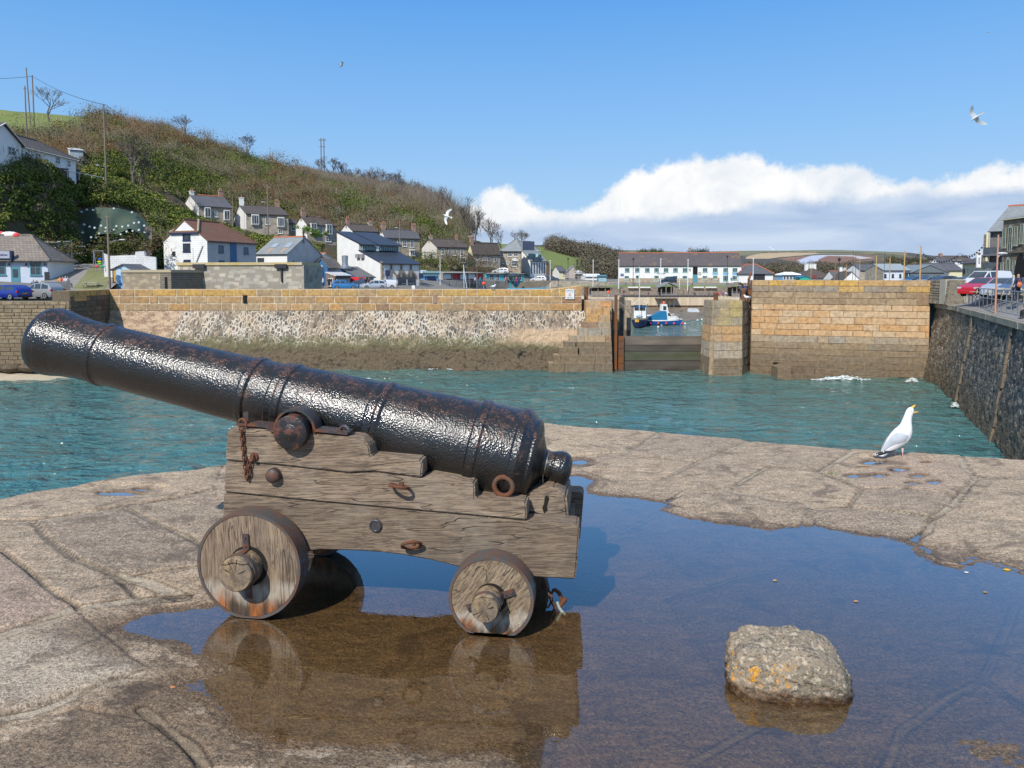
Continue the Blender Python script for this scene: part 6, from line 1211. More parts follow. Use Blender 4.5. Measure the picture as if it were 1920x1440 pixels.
# --- front row
t,Ln,gw,ze,zr,of,og,rf = house('net_loft','big white warehouse with half-hipped rust-brown slate roof',(391,100),(482,115),556,451.5,414,gpx=309.5,wall=LGREY,gable=WPNT,roof=SLR,hipl=0,hipr=3.2,over=.2,frame=flat('pale_frame',(.5,.55,.6)),gwins=((350,443,1.4,1.15,dict(bars=(0,2),mat=NAVY,fr=.12)),(350.2,464,1.35,1.15,dict(bars=(0,2),mat=NAVY,fr=.12)),(351,489,1.3,.3,dict(bars=(0,0),mat=NAVY))),  # grey front on a white building: the weaker light is in the colour
    wins=((414.3,467,.95,1.0,dict(mat=BLUD,bars=(0,0))),(461.3,470,.95,1.0,dict(mat=BLUD,bars=(0,0))),(415.5,490.5,1.0,.3,dict(mat=NAVY,bars=(0,0)))))
q = of(437.5,474); b = MB(); b.box((q.x-.62,-.06,q.z-1.45),(q.x+.62,.02,q.z+1.45)); b.build('loading_door',BLUD,t); b = MB(); b.box((q.x-1.3,-.45,q.z-1.65),(q.x+1.0,.02,q.z-1.5)); b.build('door_sill',GWD,t)
# the half hip over the white gable
hz_ = of(391,433).z; m_ = gw/2; zc_ = ze+(zr-ze)*.42; hy = m_*.42
b = MB(); b.prism([V3((-.25,hy-.3,zc_-.1)),V3((-.25,gw-hy+.3,zc_-.1)),V3((2.6,m_,zr+.12))],(0,0,.22)); b.build('half_hip',SLR,rf); b = MB(); b.box((-.3,hy-.3,zc_-.2),(-.12,gw-hy+.3,zc_)); b.build('fascia',NAVY,t)
b = MB(); b.tube([(-.2,hy-.3,zc_+.15),(2.6,m_,zr+.36)],.13,6); b.tube([(-.2,gw-hy+.3,zc_+.15),(2.6,m_,zr+.36)],.13,6); b.build('hip_tiles',mat('pale_tile',(.42,.36,.28),(.34,.28,.2),3),rf)
q = og(372,480); b = MB(); b.tube([(-.1,q.y+.9,q.z-1.9),(-.12,q.y-.9,q.z+1.4)],.07,5); b.tube([(-.1,q.y+.9,q.z-1.9),(-.1,q.y+.9,q.z+1.2)],.02,4); b.build('downpipe',flat('grey_pipe',(.4,.42,.45)),t)
q = og(326.5,475.5); b = MB(); b.box((-.15,q.y-.25,q.z-.3),(0,q.y+.25,q.z+.3)); b.build('wall_lamp',DARKM,t)
# grey slate barn: gable faces right-front
t,Ln,gw,ze,zr,of,og,rf = house('barn','low white-walled barn with red-ridged pale slate roof and two skylights',(482,118),(539.5,116),545,477,447,gw=9.5,wall=WREN,gable=LGREY,roof=SLG,ridgem=REDT,over=.15,wins=((489,489.5,1.3,1.0,dict(mat=DARKM,bars=(0,0))),))
for px in (499.5,525):
    q = of(px,459); b = MB(); sl = (zr-ze)/(gw/2); y_ = 2.2; zz = ze+sl*y_; b.add([(q.x-.55,y_-.6,zz-sl*.6+.24),(q.x+.55,y_-.6,zz-sl*.6+.24),(q.x+.55,y_+.6,zz+sl*.6+.24),(q.x-.55,y_+.6,zz+sl*.6+.24)],[(0,1,2,3)]); b.build('skylight',flat('skylight',(.35,.4,.45),.2),rf)
    b = MB(); y0_ = .3; b.add([(q.x-.45,y0_,ze+sl*y0_+.185),(q.x+.2,y0_,ze+sl*y0_+.185),(q.x+.5,1.55,ze+sl*1.55+.185),(q.x-.35,1.55,ze+sl*1.55+.185)],[(0,1,2,3)]); b.build('rust_streak',mat('rust_streak',(.42,.25,.15),(.3,.26,.22),2),rf)
g_ = W(539.5,545,116); Lx = Ln
for yy_,zz_,ww,hh in ((1.6,2.6,.55,1.8),(5.6,2.6,.55,1.5),(4.4,7.6,.4,2.0)): wframe(t,V3((Ln,yy_,zz_+1.4)),V3((0,1,0)),V3((0,0,1)),V3((1,0,0)),ww,hh,GWD,bars=(0,0))
# pale granite battery wall building in front
t,Ln,gw,ze,zr,of,og,rf = house('stone_store','long flat-topped pale granite building standing right behind the parapet',(335,84),(566,82.5),560,497.5,497,gw=5.5,wall=PSTN,gable=GSTN,roof=PSTN,mono=True,zr=3.45,over=.0,fnd=1)
for o_ in [o for o in t.children if o.name.startswith(('roof','gutter'))]: bpy.data.objects.remove(o_)
b = MB(); b.box((-.15,-.15,ze-.02),(Ln+.15,5.6,ze+.33)); b.build('parapet',mat('lichen_coping',(.50,.45,.33),(.48,.36,.12),1.3,.85,.5,8),t,bevel=.03)
b = MB(); b.box((Ln,-.02,-1),(Ln+.3,5.5,ze)); b.build('shaded_end',GSTN,t)  # end face in a darker stone that carries its shade
for x0,x1 in ((364,386),(517,539)):
    qa,qb = of(x0,500),of(x1,500); b = MB(); b.box((qa.x,-.35,ze-.35),(qb.x,-.16,ze+.12)); b.build('gutter_hopper',DARKM,t)
q = of(528.5,500); b = MB(); b.box((q.x-.08,-.2,ze-1.9),(q.x+.08,-.02,ze-.3)); b.build('downpipe',DARKM,t)
t,Ln,gw,ze,zr,of,og,rf = house('stone_hut','square brown granite hut behind the left end of the parapet',(231,82),(301,80),560,511,510,gw=5,wall=rub('tan_granite',(.44,.36,.24),(.34,.27,.19),(.26,.22,.16)),gable=DSTN,roof=PSTN,mono=True,zr=2.4,over=0,fnd=1)
for o_ in [o for o in t.children if o.name.startswith(('roof','gutter'))]: bpy.data.objects.remove(o_)
b = MB(); b.box((-.12,-.12,ze-.02),(Ln+1.75,5.1,ze+.3)); b.build('parapet',mat('tan_coping',(.42,.35,.22),(.38,.33,.24),2,.85),t,bevel=.03); b = MB(); b.box((Ln,0,-1),(Ln+1.62,5.0,ze)); b.build('shaded_end',DSTN,t); b = MB(); b.box((Ln+.7,-.03,-.5),(Ln+1.1,.02,ze-.5)); b.build('doorway',bpy.data.materials['deep_shadow'],t)  # end strip in darker stone, painted as the hut's shaded side
# blue gabled shed (gable to the viewer): its front is the gable
def gshed(name,label,px0,px1,Y,base,eave,peak,wallm,roofm,dep,cat='shed',dx=0,kids=()):
    a = W(px0,base,Y); e = W(px1,base,Y); Ln = e.x-a.x; ze = W(px0,eave,Y).z-a.z; zp = W(px0,peak,Y).z-a.z; t = thing(name,label,cat,tuple(a))
    b = MB(); b.add([(0,0,-3),(Ln,0,-3),(Ln,0,ze),(Ln/2+dx,0,zp),(0,0,ze),(0,dep,-3),(Ln,dep,-3),(Ln,dep,ze),(Ln/2+dx,dep,zp),(0,dep,ze)],[(0,1,2,3,4),(9,8,7,6,5),(1,6,7,2),(5,0,4,9)]); b.build('wall',wallm,t)
    b = MB(); sl = (zp-ze)/(Ln/2); b.prism([V3((-.3,-.2,ze-sl*.3+.03)),V3((Ln/2+dx,-.2,zp+.03)),V3((Ln/2+dx,dep+.1,zp+.03)),V3((-.3,dep+.1,ze-sl*.3+.03))],(0,0,.14)); b.prism([V3((Ln/2+dx,-.2,zp+.03)),V3((Ln+.3,-.2,ze-sl*.3+.03)),V3((Ln+.3,dep+.1,ze-sl*.3+.03)),V3((Ln/2+dx,dep+.1,zp+.03))],(0,0,.14)); rf = b.build('roof',roofm,t); return t,Ln,ze,zp,rf
def text3(s,par,loc,size,m,rot=(90,0,0),name='lettering',ext=.01,align='CENTER',sx_=1.0):
    c = bpy.data.curves.new(name,'FONT'); c.body = s; c.size = size; c.extrude = ext; c.align_x = align; c.align_y = 'CENTER'; o0 = bpy.data.objects.new('tmp',c); COL.objects.link(o0); me_ = bpy.data.meshes.new_from_object(o0.evaluated_get(bpy.context.evaluated_depsgraph_get())); bpy.data.objects.remove(o0); o = bpy.data.objects.new(name,me_); COL.objects.link(o); o.parent = par; me_.materials.clear(); me_.materials.append(m); o.location = loc; o.rotation_euler = tuple(R(x) for x in rot); o.scale = (sx_,1,1); return o
t,Ln,ze,zp,rf = gshed('blue_shed','dark blue gabled boat shed beside the granite building',590.5,615,122,548,500,485.5,BLU,SLS,10)
b = MB(); b.box((Ln*.3,-.04,0),(Ln*.72,.02,ze-.1)); b.build('doorway',glass(),t); b = MB(); b.box((Ln*.5,-.07,.6),(Ln*.66,-.04,ze-.4)); b.build('door',flat('deep_blue',(.02,.07,.16)),t)
b = MB();
for i in range(5): b.box((Ln*.36+i*.13,-.06,zp-1.35),(Ln*.36+i*.13+.07,-.01,zp-1.35+(.36 if i % 2 else .26)))
b.build('sign_mark',WHITE,t)
a = W(567,548,124); b = MB();
house('low_shed','small brown-roofed lean-to left of the blue boat shed',(566,123),(591,122.3),548,496,484,gw=5,wall=BLU,gable=BLU,roof=SLS,cat='shed',over=.1); house('back_shed','pale roofed shed with red ridge behind the blue boat shed',(564,131),(598,130),530,485,477,gw=5,wall=LGREY,gable=LGREY,roof=SLG,ridgem=REDT,cat='shed',over=.1)
t,Ln,gw,ze,zr,of,og,rf = house('timber_shed','timber clad cafe cabin with a flat white roof',(628,118),(658,124),548,517.5,512,gpx=612,wall=TMB,gable=TMB,roof=flat('white_felt',(.62,.6,.56)),mono=True,over=.3,cat='cabin',wins=((634,529,.8,1.0),(640.5,529,.6,1.0),(647,528.5,.8,1.0),(653.5,528.5,.5,1.0)),gwins=((620,529,1.0,1.3),))
t,Ln,gw,ze,zr,of,og,rf = house('blue_workshop','blue walled workshop with a wide grey lean-to roof',(669,124),(701,130),548,519.5,501.5,gpx=638.5,wall=SKYB,gable=BLU,roof=mat('grey_felt',(.17,.17,.165),(.13,.13,.13),1),mono=True,over=.35,cat='workshop',frame=WHITE,wins=((675,526,.6,1.2),(691,526,.5,1.2)),doors=((684,.8,2.0,NAVY),))
b = MB(); q = of(668,500); b.lathe([(0,.5),(.4,.95),(.75,.95),(1.0,.55),(1.5,.5),(2.6,.55),(2.7,.3)],(Ln*.05,gw*.75,zr-.6),(0,0,1),14); b.build('extractor_cowl',STEEL,rf,smooth=True)
# big white boathouse with stepped blue slate roofs
aC = (716,128); t,Ln,gw,ze,zr,of,og,rf = house('boathouse','large white arched boathouse with stepped blue slate roof',aC,(788,138),548,494.5,0,gpx=674,wall=WPNT,gable=WREN,roof=SLD,mono=True,zr=7.5,over=.3,frame=flat('stone_frame',(.3,.26,.2)))
z1 = zr; gy = gw
b = MB(); up0 = z1+1.2; up1 = up0+2.5; g2 = gw*2.05
b.add([(0,gy,-2),(0,g2,-2),(0,g2,up1),(0,gy,up0),(Ln,gy,-2),(Ln,g2,-2),(Ln,g2,up1),(Ln,gy,up0)],[(0,3,2,1),(4,5,6,7),(0,4,7,3),(1,2,6,5)]); b.build('upper_wall',WREN,t)
b = MB(); b.prism([V3((-.2,gy-1.4,up0-.2)),V3((Ln*.36,gy-1.4,up0-.2)),V3((Ln*.36,g2,up1+.05)),V3((-.2,g2,up1+.05))],(0,0,.2)); b.prism([V3((Ln*.42,gy-1.4,up0-.2)),V3((Ln+.2,gy-1.4,up0-.2)),V3((Ln+.2,g2,up1+.05)),V3((Ln*.42,g2,up1+.05))],(0,0,.2)); b.build('upper_roof',SLD,rf)
b = MB(); b.box((Ln*.36,gy-1.2,z1),(Ln*.42,gy+.5,up0-.3)); b.box((Ln*.36,gy,up0-.2),(Ln*.42,g2,up0)); b.build('roof_valley',WHITE,rf)
for x0,x1,nb in ((.03,.33,7),(.45,.97,11)):
    b = MB(); b.box((Ln*x0,gy-.75,z1+.1),(Ln*x1,gy-.6,up0-.2)); cs_ = b.build('clerestory',glass(),t); b = MB()
    for i in range(nb+1): x = Ln*(x0+(x1-x0)*i/nb); b.box((x-.06,gy-.82,z1+.1),(x+.06,gy-.74,up0-.2))
    b.build('mullions',MINT,cs_)
ARC = bricky('arch_stone',(.32,.2,.14),(.26,.18,.13),(.3,.25,.2),.3,.2,.02)
for px in (735,753.8,771.8):
    q = of(px,524); hw = .95; b = MB(); n_ = 12
    o_ = [(q.x+(hw+.3)*math.cos(t_),-.05,2.3+(hw+.5)*math.sin(t_)) for t_ in np.linspace(math.pi,0,n_)]; i_ = [(q.x+hw*math.cos(t_),-.05,2.3+(hw+.15)*math.sin(t_)) for t_ in np.linspace(math.pi,0,n_)]
    b.add(o_+i_,[(i,i+1,n_+i+1,n_+i) for i in range(n_-1)]); b.build('arch_surround',ARC,t); b = MB(); b.add([(q.x-hw,-.03,-.5)]+[(p[0],-.03,p[2]) for p in i_]+[(q.x+hw,-.03,-.5)],[tuple(range(n_+1,-1,-1))]); b.build('arched_doorway',glass() if px > 740 else WPNT,t)
    q = of(px-1.5,507); b = MB(); b.box((q.x-.25,-.06,q.z-1.2),(q.x+.25,-.01,q.z+1.1)); b.box((q.x-.6,-.065,q.z-.5),(q.x+.6,-.015,q.z+.1)); sw = b.build('slit_window_surround',bpy.data.materials['stone_frame'],t); b = MB(); b.box((q.x-.2,-.08,q.z+.25),(q.x+.2,-.05,q.z+.85)); b.build('pane',glass(),sw)
b = MB();
for z in np.arange(-.5,ze,.55): b.box((-.06,-.06,z),(.42 if int(z*2) % 2 else .25,.3,z+.5))
b.build('quoins',BSTN,t); b = MB(); b.box((Ln-.3,-.06,-1),(Ln+.05,.2,ze)); b.build('end_quoins',BSTN,t)
b = MB(); b.box((.75,-1.4,2.9),(.83,0,3.9)); b.build('hanging_sign',NAVY,t); b = MB(); b.box((Ln-.3,-1.2,2.4),(Ln-.2,0,3.4)); b.build('hanging_sign',NAVY,t)
for i in range(2): q = og(681-8*i*1.0,480); b = MB(); b.box((-.5,q.y-.5,q.z-.35),(0,q.y+.5,q.z+.35)); b.build('flood_light',flat('lamp_grey',(.3,.3,.3)),t)
# light blue restaurant
t,Ln,gw,ze,zr,of,og,rf = house('restaurant','pale blue glass fronted restaurant right of the boathouse',(792,146),(822,150),540,513,508,gw=6,wall=SKYB,gable=SKYB,roof=flat('pale_roof',(.6,.68,.7)),mono=True,over=.3,cat='restaurant')
b = MB(); b.box((-.1,-.3,ze-.4),(Ln+.1,0,ze+.5)); b.build('fascia',MINT,t); b = MB(); b.box((Ln*.33,-.4,ze-1.6),(Ln*.72,-.05,ze-.6)); b.build('name_board',NAVY,t)
for i in range(7): x = .5+i*(Ln-1)/7; wframe(t,V3((x+.2,0,.9)),V3((1,0,0)),V3((0,0,1)),V3((0,-1,0)),.42,2.6,SKYB,bars=(0,0),sill=False,fr=.05)
# concrete arcade of open bays with red and white awnings
t,Ln,gw,ze,zr,of,og,rf = house('arcade','concrete arcade of open shop bays with red and white panels',(829,152),(906,172),538,512.5,510.5,gw=4,wall=CONC,gable=CONC,roof=CONC,mono=True,over=.6,cat='arcade')
cols_ = [WREN,REDP,WREN,WREN,REDP,WREN]; xs_b = [of(px,530).x for px in (829,846,861,876,891,906)]
for i in range(5):
    x0,x1 = xs_b[i],xs_b[i+1]; b = MB(); b.box((x0+.15,-.04,0),(x1-.15,.01,ze-1.2)); b.build('bay',flat('bay_dark' if i % 2 else 'bay_grey',(.06,.06,.06) if i in (2,) else (.33,.32,.30)),t); b = MB(); b.box((x0+.15,-.1,ze-1.25),(x1-.15,-.03,ze-.1)); b.build('awning',(REDP if i in (1,4) else WREN),t)
    b = MB(); b.box((x0-.12,-.3,-.3),(x0+.12,0,ze)); b.build('post',CONC,t)
    if i in (0,3): b = MB(); b.box((x0+.5+(i == 0)*.7,-.12,0),(x1-.2,-.05,1.7)); b.build('red_door',flat('dark_red',(.28,.01,.02)),t)
    if i in (1,2,3): b = MB(); b.box((x0+.3,-.5,0),(x1-.3,-.2,.8)); b.build('counter',flat('counter_dark',(.03,.03,.03)),t)
t,Ln,gw,ze,zr,of,og,rf = house('kiosk','row of turquoise shop fronts at the end of the arcade',(911,174),(983,186),529,514,512,gw=4,wall=TURQ,gable=TURQ,roof=CONC,mono=True,over=.3,cat='shop',wins=((922,521,1.4,1.7),(933,521,1,1.7),(952,520,1.6,1.5),(974,520,1.3,1.5)))
# bungalow high on the left
t,Ln,gw,ze,zr,of,og,rf = house('bungalow','white bungalow with dark roof high on the left hillside',(25,108),(142,132),312,270,240,gw=8.5,fnd=.9,wall=WREN,gable=WREN,roof=SLB,over=.35,hipr=3.5,trim=WHITE,chims=((.19,WREN,1.5,.8,1),),frame=WHITE,wins=((37,287,1.25,1.3),(71,294.5,1.25,1.2),(108,301,1.2,1.2),(128.7,307,.9,1.2)))
b = MB(); q = of(22,290);
b.add([(-8,-1.2,-1),(.2,-1.2,-1),(.2,-1.2,ze-.1),(-3.4,-1.2,zr-.2),(-8,-1.2,ze-.1),(-8,4,-1),(.2,4,-1),(.2,4,ze-.1),(-3.4,4,zr-.2),(-8,4,ze-.1)],[(0,1,2,3,4),(1,6,7,2),(4,3,8,9),(3,2,7,8)]); b.build('front_gable',WREN,t)
b = MB(); b.prism([V3((.55,-1.6,ze-.42)),V3((-3.4,-1.6,zr-.05)),V3((-3.4,4.3,zr-.05)),V3((.55,4.3,ze-.42))],(0,0,.16)); b.prism([V3((-3.4,-1.6,zr-.05)),V3((-8.4,-1.6,ze-.6)),V3((-8.4,4.3,ze-.6)),V3((-3.4,4.3,zr-.05))],(0,0,.16)); b.build('gable_roof',SLB,rf); b = MB(); b.tube([(.6,-1.68,ze-.42),(-3.4,-1.68,zr-.02),(-8.4,-1.68,ze-.55)],.1,4); b.build('bargeboard',WHITE,t)
wframe(t,V3((-1.9,-1.21,1.9)),V3((1,0,0)),V3((0,0,1)),V3((0,-1,0)),1.5,1.3,WHITE)
rl = MB(); pr_ = [W(-40,280,106),W(20,305,107),W(52,305,109.5),W(77,311,113),W(103,316,117),W(126,320,120),W(148,324,123),W(172,329,126),W(194,333,129)]
rl.tube(pr_,.05,5)
for p in pr_[1:]: rl.tube([p,p+V3((0,0,-1.2))],.05,5)
rl.build('white_railing',WHITE,label='white handrail running along the path below the bungalow',cat='railing')
ashlar('garden_wall','dark low garden wall under the bungalow hedge',(W(40,320,108).x,108),(W(150,328,124).x,124),W(60,313,111).z,W(60,330,111).z-3,lambda s,z,r: (.07,.06,.055),0,.5,(.3,.4),(.4,.8),lambda s: s*.09,(.04,.035,.03),seed=71)
house('greenhouse','small white roofed greenhouse behind the bungalow',(131,140),(156,142),293,281,268,gpx=110,wall=mat('glasshouse',(.45,.5,.52),(.35,.4,.42),1,.3),gable=WREN,roof=flat('white_sheet',(.85,.86,.88),.3),cat='greenhouse',over=.1)
# cafe cottage, concrete garage, white wall, mural shed on the left quay
t,Ln,gw,ze,zr,of,og,rf = house('quayside_cafe','pale blue cottage cafe with teal door and lichened slate roof',(-70,88),(91,91),541,486,443,gw=8,wall=mat('pale_blue_render',(.56,.62,.70),(.5,.56,.64),1,.8),gable=WREN,roof=SLS,hipr=3.4,over=.4,cat='cafe',frame=TEAL,wins=((2,500,1.0,2.0,dict(bars=(0,1))),(67,501,1.25,2.0,dict(bars=(1,1)))),doors=((30.5,1.0,2.65,TEAL),))
b = MB(); q = of(10,478); b.box((q.x-2.3,-.6,q.z-.42),(q.x+.75,-.5,q.z+.42),0); sg_ = b.build('name_board',flat('sign_grey',(.42,.43,.52)),t); b = MB(); b.box((q.x+.75,-.65,q.z-.7),(q.x+.95,.1,q.z+.5)); b.build('sign_bracket',NAVY,t); text3('enslow',sg_,(q.x-.1,-.62,q.z),.42,flat('sign_navy',(.02,.025,.14)))
for px in (18,50,85): q = of(px,496); b = MB(); b.ball((q.x,-.18,q.z),.13,8,0,(1,1,1.3)); b.build('lantern',DARKM,t)
q = of(89,519); b = MB(); b.box((q.x-.3,-.1,q.z-.8),(q.x+.25,-.02,q.z+.6)); b.build('menu_board',DARKM,t)
b = MB();
t,Ln,gw,ze,zr,of,og,rf = house('garage','flat-roofed concrete garage with a white door behind the cafe',(68,100),(108,101),497,456,454,gw=6,wall=CONC,gable=CONC,roof=CONC,mono=True,over=.3,cat='garage'); b = MB(); q = of(96,480); b.box((q.x-.75,-.04,-.2),(q.x+.62,.01,ze-.5)); b.build('garage_door',WREN,t)
def wallp(name,label,pts,th,m,cat='wall'):
    b = MB();
    for (x0,ya,Y0,zb0),(x1,yb,Y1,zb1) in zip(pts[:-1],pts[1:]):
        a,c_ = W(x0,ya,Y0),W(x1,yb,Y1); P3 = [V3((a.x,a.y,zb0)),V3((c_.x,c_.y,zb1)),c_,a]; d_ = V3((c_.x-a.x,c_.y-a.y,0)).normalized(); b.prism(P3,(-d_.y*th,d_.x*th,0))
    return b.build(name,m,label=label,cat=cat)
wallp('white_wall','rough white painted yard wall by the utility pole',[(194,475,92,-1),(206,480,92.2,-1),(253,478,93,-1),(254,472,93,-1),(270,471,93.3,-1),(271,480,93.3,-1),(292,482,93.6,-1)],.5,WPNT)
wallp('car_park_wall','low grey concrete wall beside the silver car',[(84,529,75.5,-1),(132,527,77,-1)],.4,mat('grey_conc',(.33,.32,.29),(.24,.23,.2),2,.9)); b = MB()
t,Ln,ze,zp,rf = gshed('mural_shed','small blue and orange mural painted shed with dark roof',213,250,88,560,506,497,flat('mural_pale',(.45,.62,.75)),SLT,4,dx=.1)
b = MB(); b.box((.1,-.03,0),(.35,0,ze)); b.build('mural_orange',flat('mural_orange',(.6,.3,.06)),t); b = MB(); b.box((-.02,-.035,0),(.1,0,ze)); b.build('mural_black',DARKM,t); b = MB(); b.box((.75,-.03,.2),(1.4,0,ze-.7)); b.build('door',SKYB,t)
# land around the cafe: bank of ground and hedge
HEDGE = [(.09,.10,.03),(.13,.09,.04),(.06,.08,.02)]
b = bush(200,472,99,3,HEDGE,'clipped ivy hedge on the bank under the rock face',name='hedge',n=26,wx=2.6,cat='hedge',sz=.14); b = bush(238,470,101,3,HEDGE,'brownish hedge top above the white yard wall',name='hedge',n=18,wx=1.3,cat='hedge',sz=.14)
bush(110,478,99,3.2,GRN,'dark bush between the garage and the bank',n=14)
b = MB(); g4 = [W(92,552,84),W(215,556,84),W(196,493,99),W(96,493,99)]; b.add([V3((g4[0].x,80,-.6)),V3((g4[1].x+1,80,-.6)),V3((g4[2].x+2,104,3.2)),V3((g4[3].x-2,104,3.2))],[(0,1,2,3)]); b.build('gravel_bank',mat('gravel',(.30,.27,.24),(.20,.19,.17),1.5,.95,.5,20),kind='structure')
b = MB(); b.add([V3((W(150,520,84).x,82,-.3)),V3((W(214,520,84).x,82,-.3)),V3((W(196,500,98).x,100,2.75)),V3((W(155,500,98).x,100,2.75))],[(0,1,2,3)]); b.build('grass_bank',mat('grass',(.14,.16,.05),(.24,.22,.11),.8,.95,.5,20),kind='structure')
bush(574,434,146,1.6,[(.10,.19,.02),(.13,.22,.03)],'bright green clipped hedge left of the white gabled house',name='hedge',n=10,wx=1.6,cat='hedge'); bush(598,443,147,1.3,[(.10,.19,.02),(.12,.2,.03)],'small bright green hedge under the first bay window',name='hedge',n=8,wx=1.4,cat='hedge')
bush(830,495,168,4.5,[(.12,.085,.05),(.10,.07,.045)],'brown hedge bank below the cream gabled house',n=22,wx=2.2,cat='bush'); bush(856,498,166,4,[(.12,.085,.05),(.08,.10,.03)],'mixed brown and green bush above the arcade',n=18,wx=2); bush(905,500,176,4,[(.11,.08,.05),(.10,.075,.045)],'brown bush mass above the turquoise shops',n=18,wx=2); bush(805,492,158,2.6,GRN,'green shrubs above the restaurant roof',n=10)
# --- far side of the inner harbour
t,Ln,gw,ze,zr,of,og,rf = house('harbour_terrace','very long white building with mint window frames across the inner harbour',(1159,193),(1388,187),531,498.5,476,gw=9.5,wall=WREN,gable=WREN,roof=bricky('lichen_slate',(.12,.10,.10),(.10,.085,.085),(.055,.05,.05),.4,.3,.02,.7,blot=((.26,.15,.05),.35,.58,.75)),ridgem=REDT,over=.2,cat='building',frame=MINT,
   wins=[(px,506.3,1.25,1.15,dict(bars=(2,0))) for px in (1176,1195,1213.7,1231,1248.8,1266.5,1284.5,1322,1341,1360.5,1378)]+[(px,521,1.2,1.1,dict(bars=(2,0))) for px in (1175,1266,1284,1321.5,1341,1377.5)]+[(1195,523,.8,1.9,dict(bars=(0,1))),(1231,522,1.2,1.5,dict(bars=(2,0))),(1360.5,522,1.3,1.5,dict(bars=(2,0)))])
b = MB(); q0,q1 = of(1160,530).x,of(1303,530).x; b.box((q0,-.05,-2),(q1,.0,1.35)); q0,q1 = of(1308,530).x,of(1349,530).x; b.box((q0,-.05,-2),(q1,.0,1.5)); b.build('stone_plinth',BSTN,t)
q = of(1303.5,510); b = MB(); b.box((q.x-.6,-.06,1.0),(q.x+.6,-.01,ze-.3)); b.build('loading_bay',bpy.data.materials['deep_shadow'],t); b = MB(); b.box((q.x-.62,-.1,.2),(q.x+.62,-.05,2.3)); b.build('blue_door',TEAL,t)
for px in (1341,1360.5,1378): q = of(px,514); b = MB(); b.box((q.x-.65,-.06,q.z-.25),(q.x+.65,-.01,q.z+.25)); b.build('blue_panel',SKYB,t)
q = of(1166.5,515.5); b = MB(); b.box((q.x-.45,-.07,q.z-.35),(q.x+.45,-.01,q.z+.35)); b.build('picture_board',flat('picture_blue',(.12,.17,.27)),t)
q = of(1239.5,513.2); text3('PORT & ROPE',t,(q.x,-.06,q.z),.34,flat('letter_blue',(.12,.14,.22)))
b = MB(); q = of(1293,507.5); b.torus((q.x,-.08,q.z+.4),.18,.06,(0,1,0),12,6,a0=40,a1=300); b.box((q.x+.05,-.1,q.z-.2),(q.x+.2,-.05,q.z+.3)); b.build('emblem',NAVY,t); q = of(1312,513); b = MB(); b.torus((q.x,-.08,q.z),.32,.05,(0,1,0),16,6); b.build('round_emblem',DARKM,t)
b = MB(); b.box((Ln,-.0,-3),(Ln+.2,gw,ze)); b.add([(Ln+.2,0,ze),(Ln+.2,gw,ze),(Ln+.2,gw/2,zr)],[(0,1,2)]); b.build('gable_wall',WPNT,t)
t,Ln,gw,ze,zr,of,og,rf = house('clubhouse','low building with red-hipped slate roof and black sign wall right of the long building',(1385,186),(1449,186),534,513,497,gw=8,wall=WREN,gable=WREN,roof=SLT,ridgem=REDT,hipl=3,hipr=3,over=.3,cat='building'); q0,q1 = of(1412,520).x,of(1434,520).x; b = MB(); b.box((q0,-.06,-1),(q1,0,ze-.1)); b.build('black_wall',DARKM,t)
# village roofs right of centre, behind the tall wall
def roofs(px0,px1,Y,base,eave,ridge,lab,wall=GSTN,roof=SLB,gw=8,ridgem=None,wins=(),chims=(),hip=0,gable=WREN,Y1=None,name='village_house'):
    return house(name,lab,(px0,Y),(px1,Y1 or Y+1),base,eave,ridge,gw=gw,wall=wall,gable=gable,roof=roof,ridgem=ridgem,over=.3,hipl=hip,hipr=hip,wins=wins,chims=chims)
roofs(1507,1562,250,530,521,503,'brown hipped village roof with three white chimneys',WREN,SLB,12,hip=5,chims=((.35,WREN,1.6,1.1,0),(.5,WREN,1.6,1.1,0),(.62,WREN,1.6,1.1,0)))
roofs(1566,1612,240,532,523,509,'dark slate village roof with red ridge',WREN,SLT,8,REDT,chims=((.45,WREN,1.5,1,0),)); gshed('white_gable_house','white gabled house end showing above the tall wall',1581,1611,215,535,524,510,WREN,SLB,8,cat='house')
roofs(1596,1640,260,525,510,500,'grey-brown village roof with white dormer',WREN,SLB,9,chims=((.5,WREN,1,1,0),)); roofs(1612,1690,235,530,507,497,'long grey stone hall with slate roof behind the white shed',GSTN,SLT,9,wins=((1632,514,1.2,2),(1641,514,1.2,2),(1650,514,1.2,2)))
t,Ln,gw,ze,zr,of,og,rf = house('white_shed','white harbour shed with grey metal roof above the tall wall',(1656,172),(1706,172),536,507,497,gw=9,wall=mat('cool_white',(.66,.69,.74),(.6,.63,.68),1),gable=GSTN,roof=flat('metal_roof',(.33,.37,.38),.5),over=.3,cat='shed',frame=DARKM,wins=((1660,517,.5,.8),(1674,517,.5,.8),(1688,517,.5,.8),(1699,517,.9,.9)))
gshed('grey_clad_shed','grey clad shed behind the teal awning',1706,1778,185,536,512,497,flat('clad_grey',(.16,.18,.19)),flat('metal_roof2',(.22,.25,.26),.5),10,cat='shed')
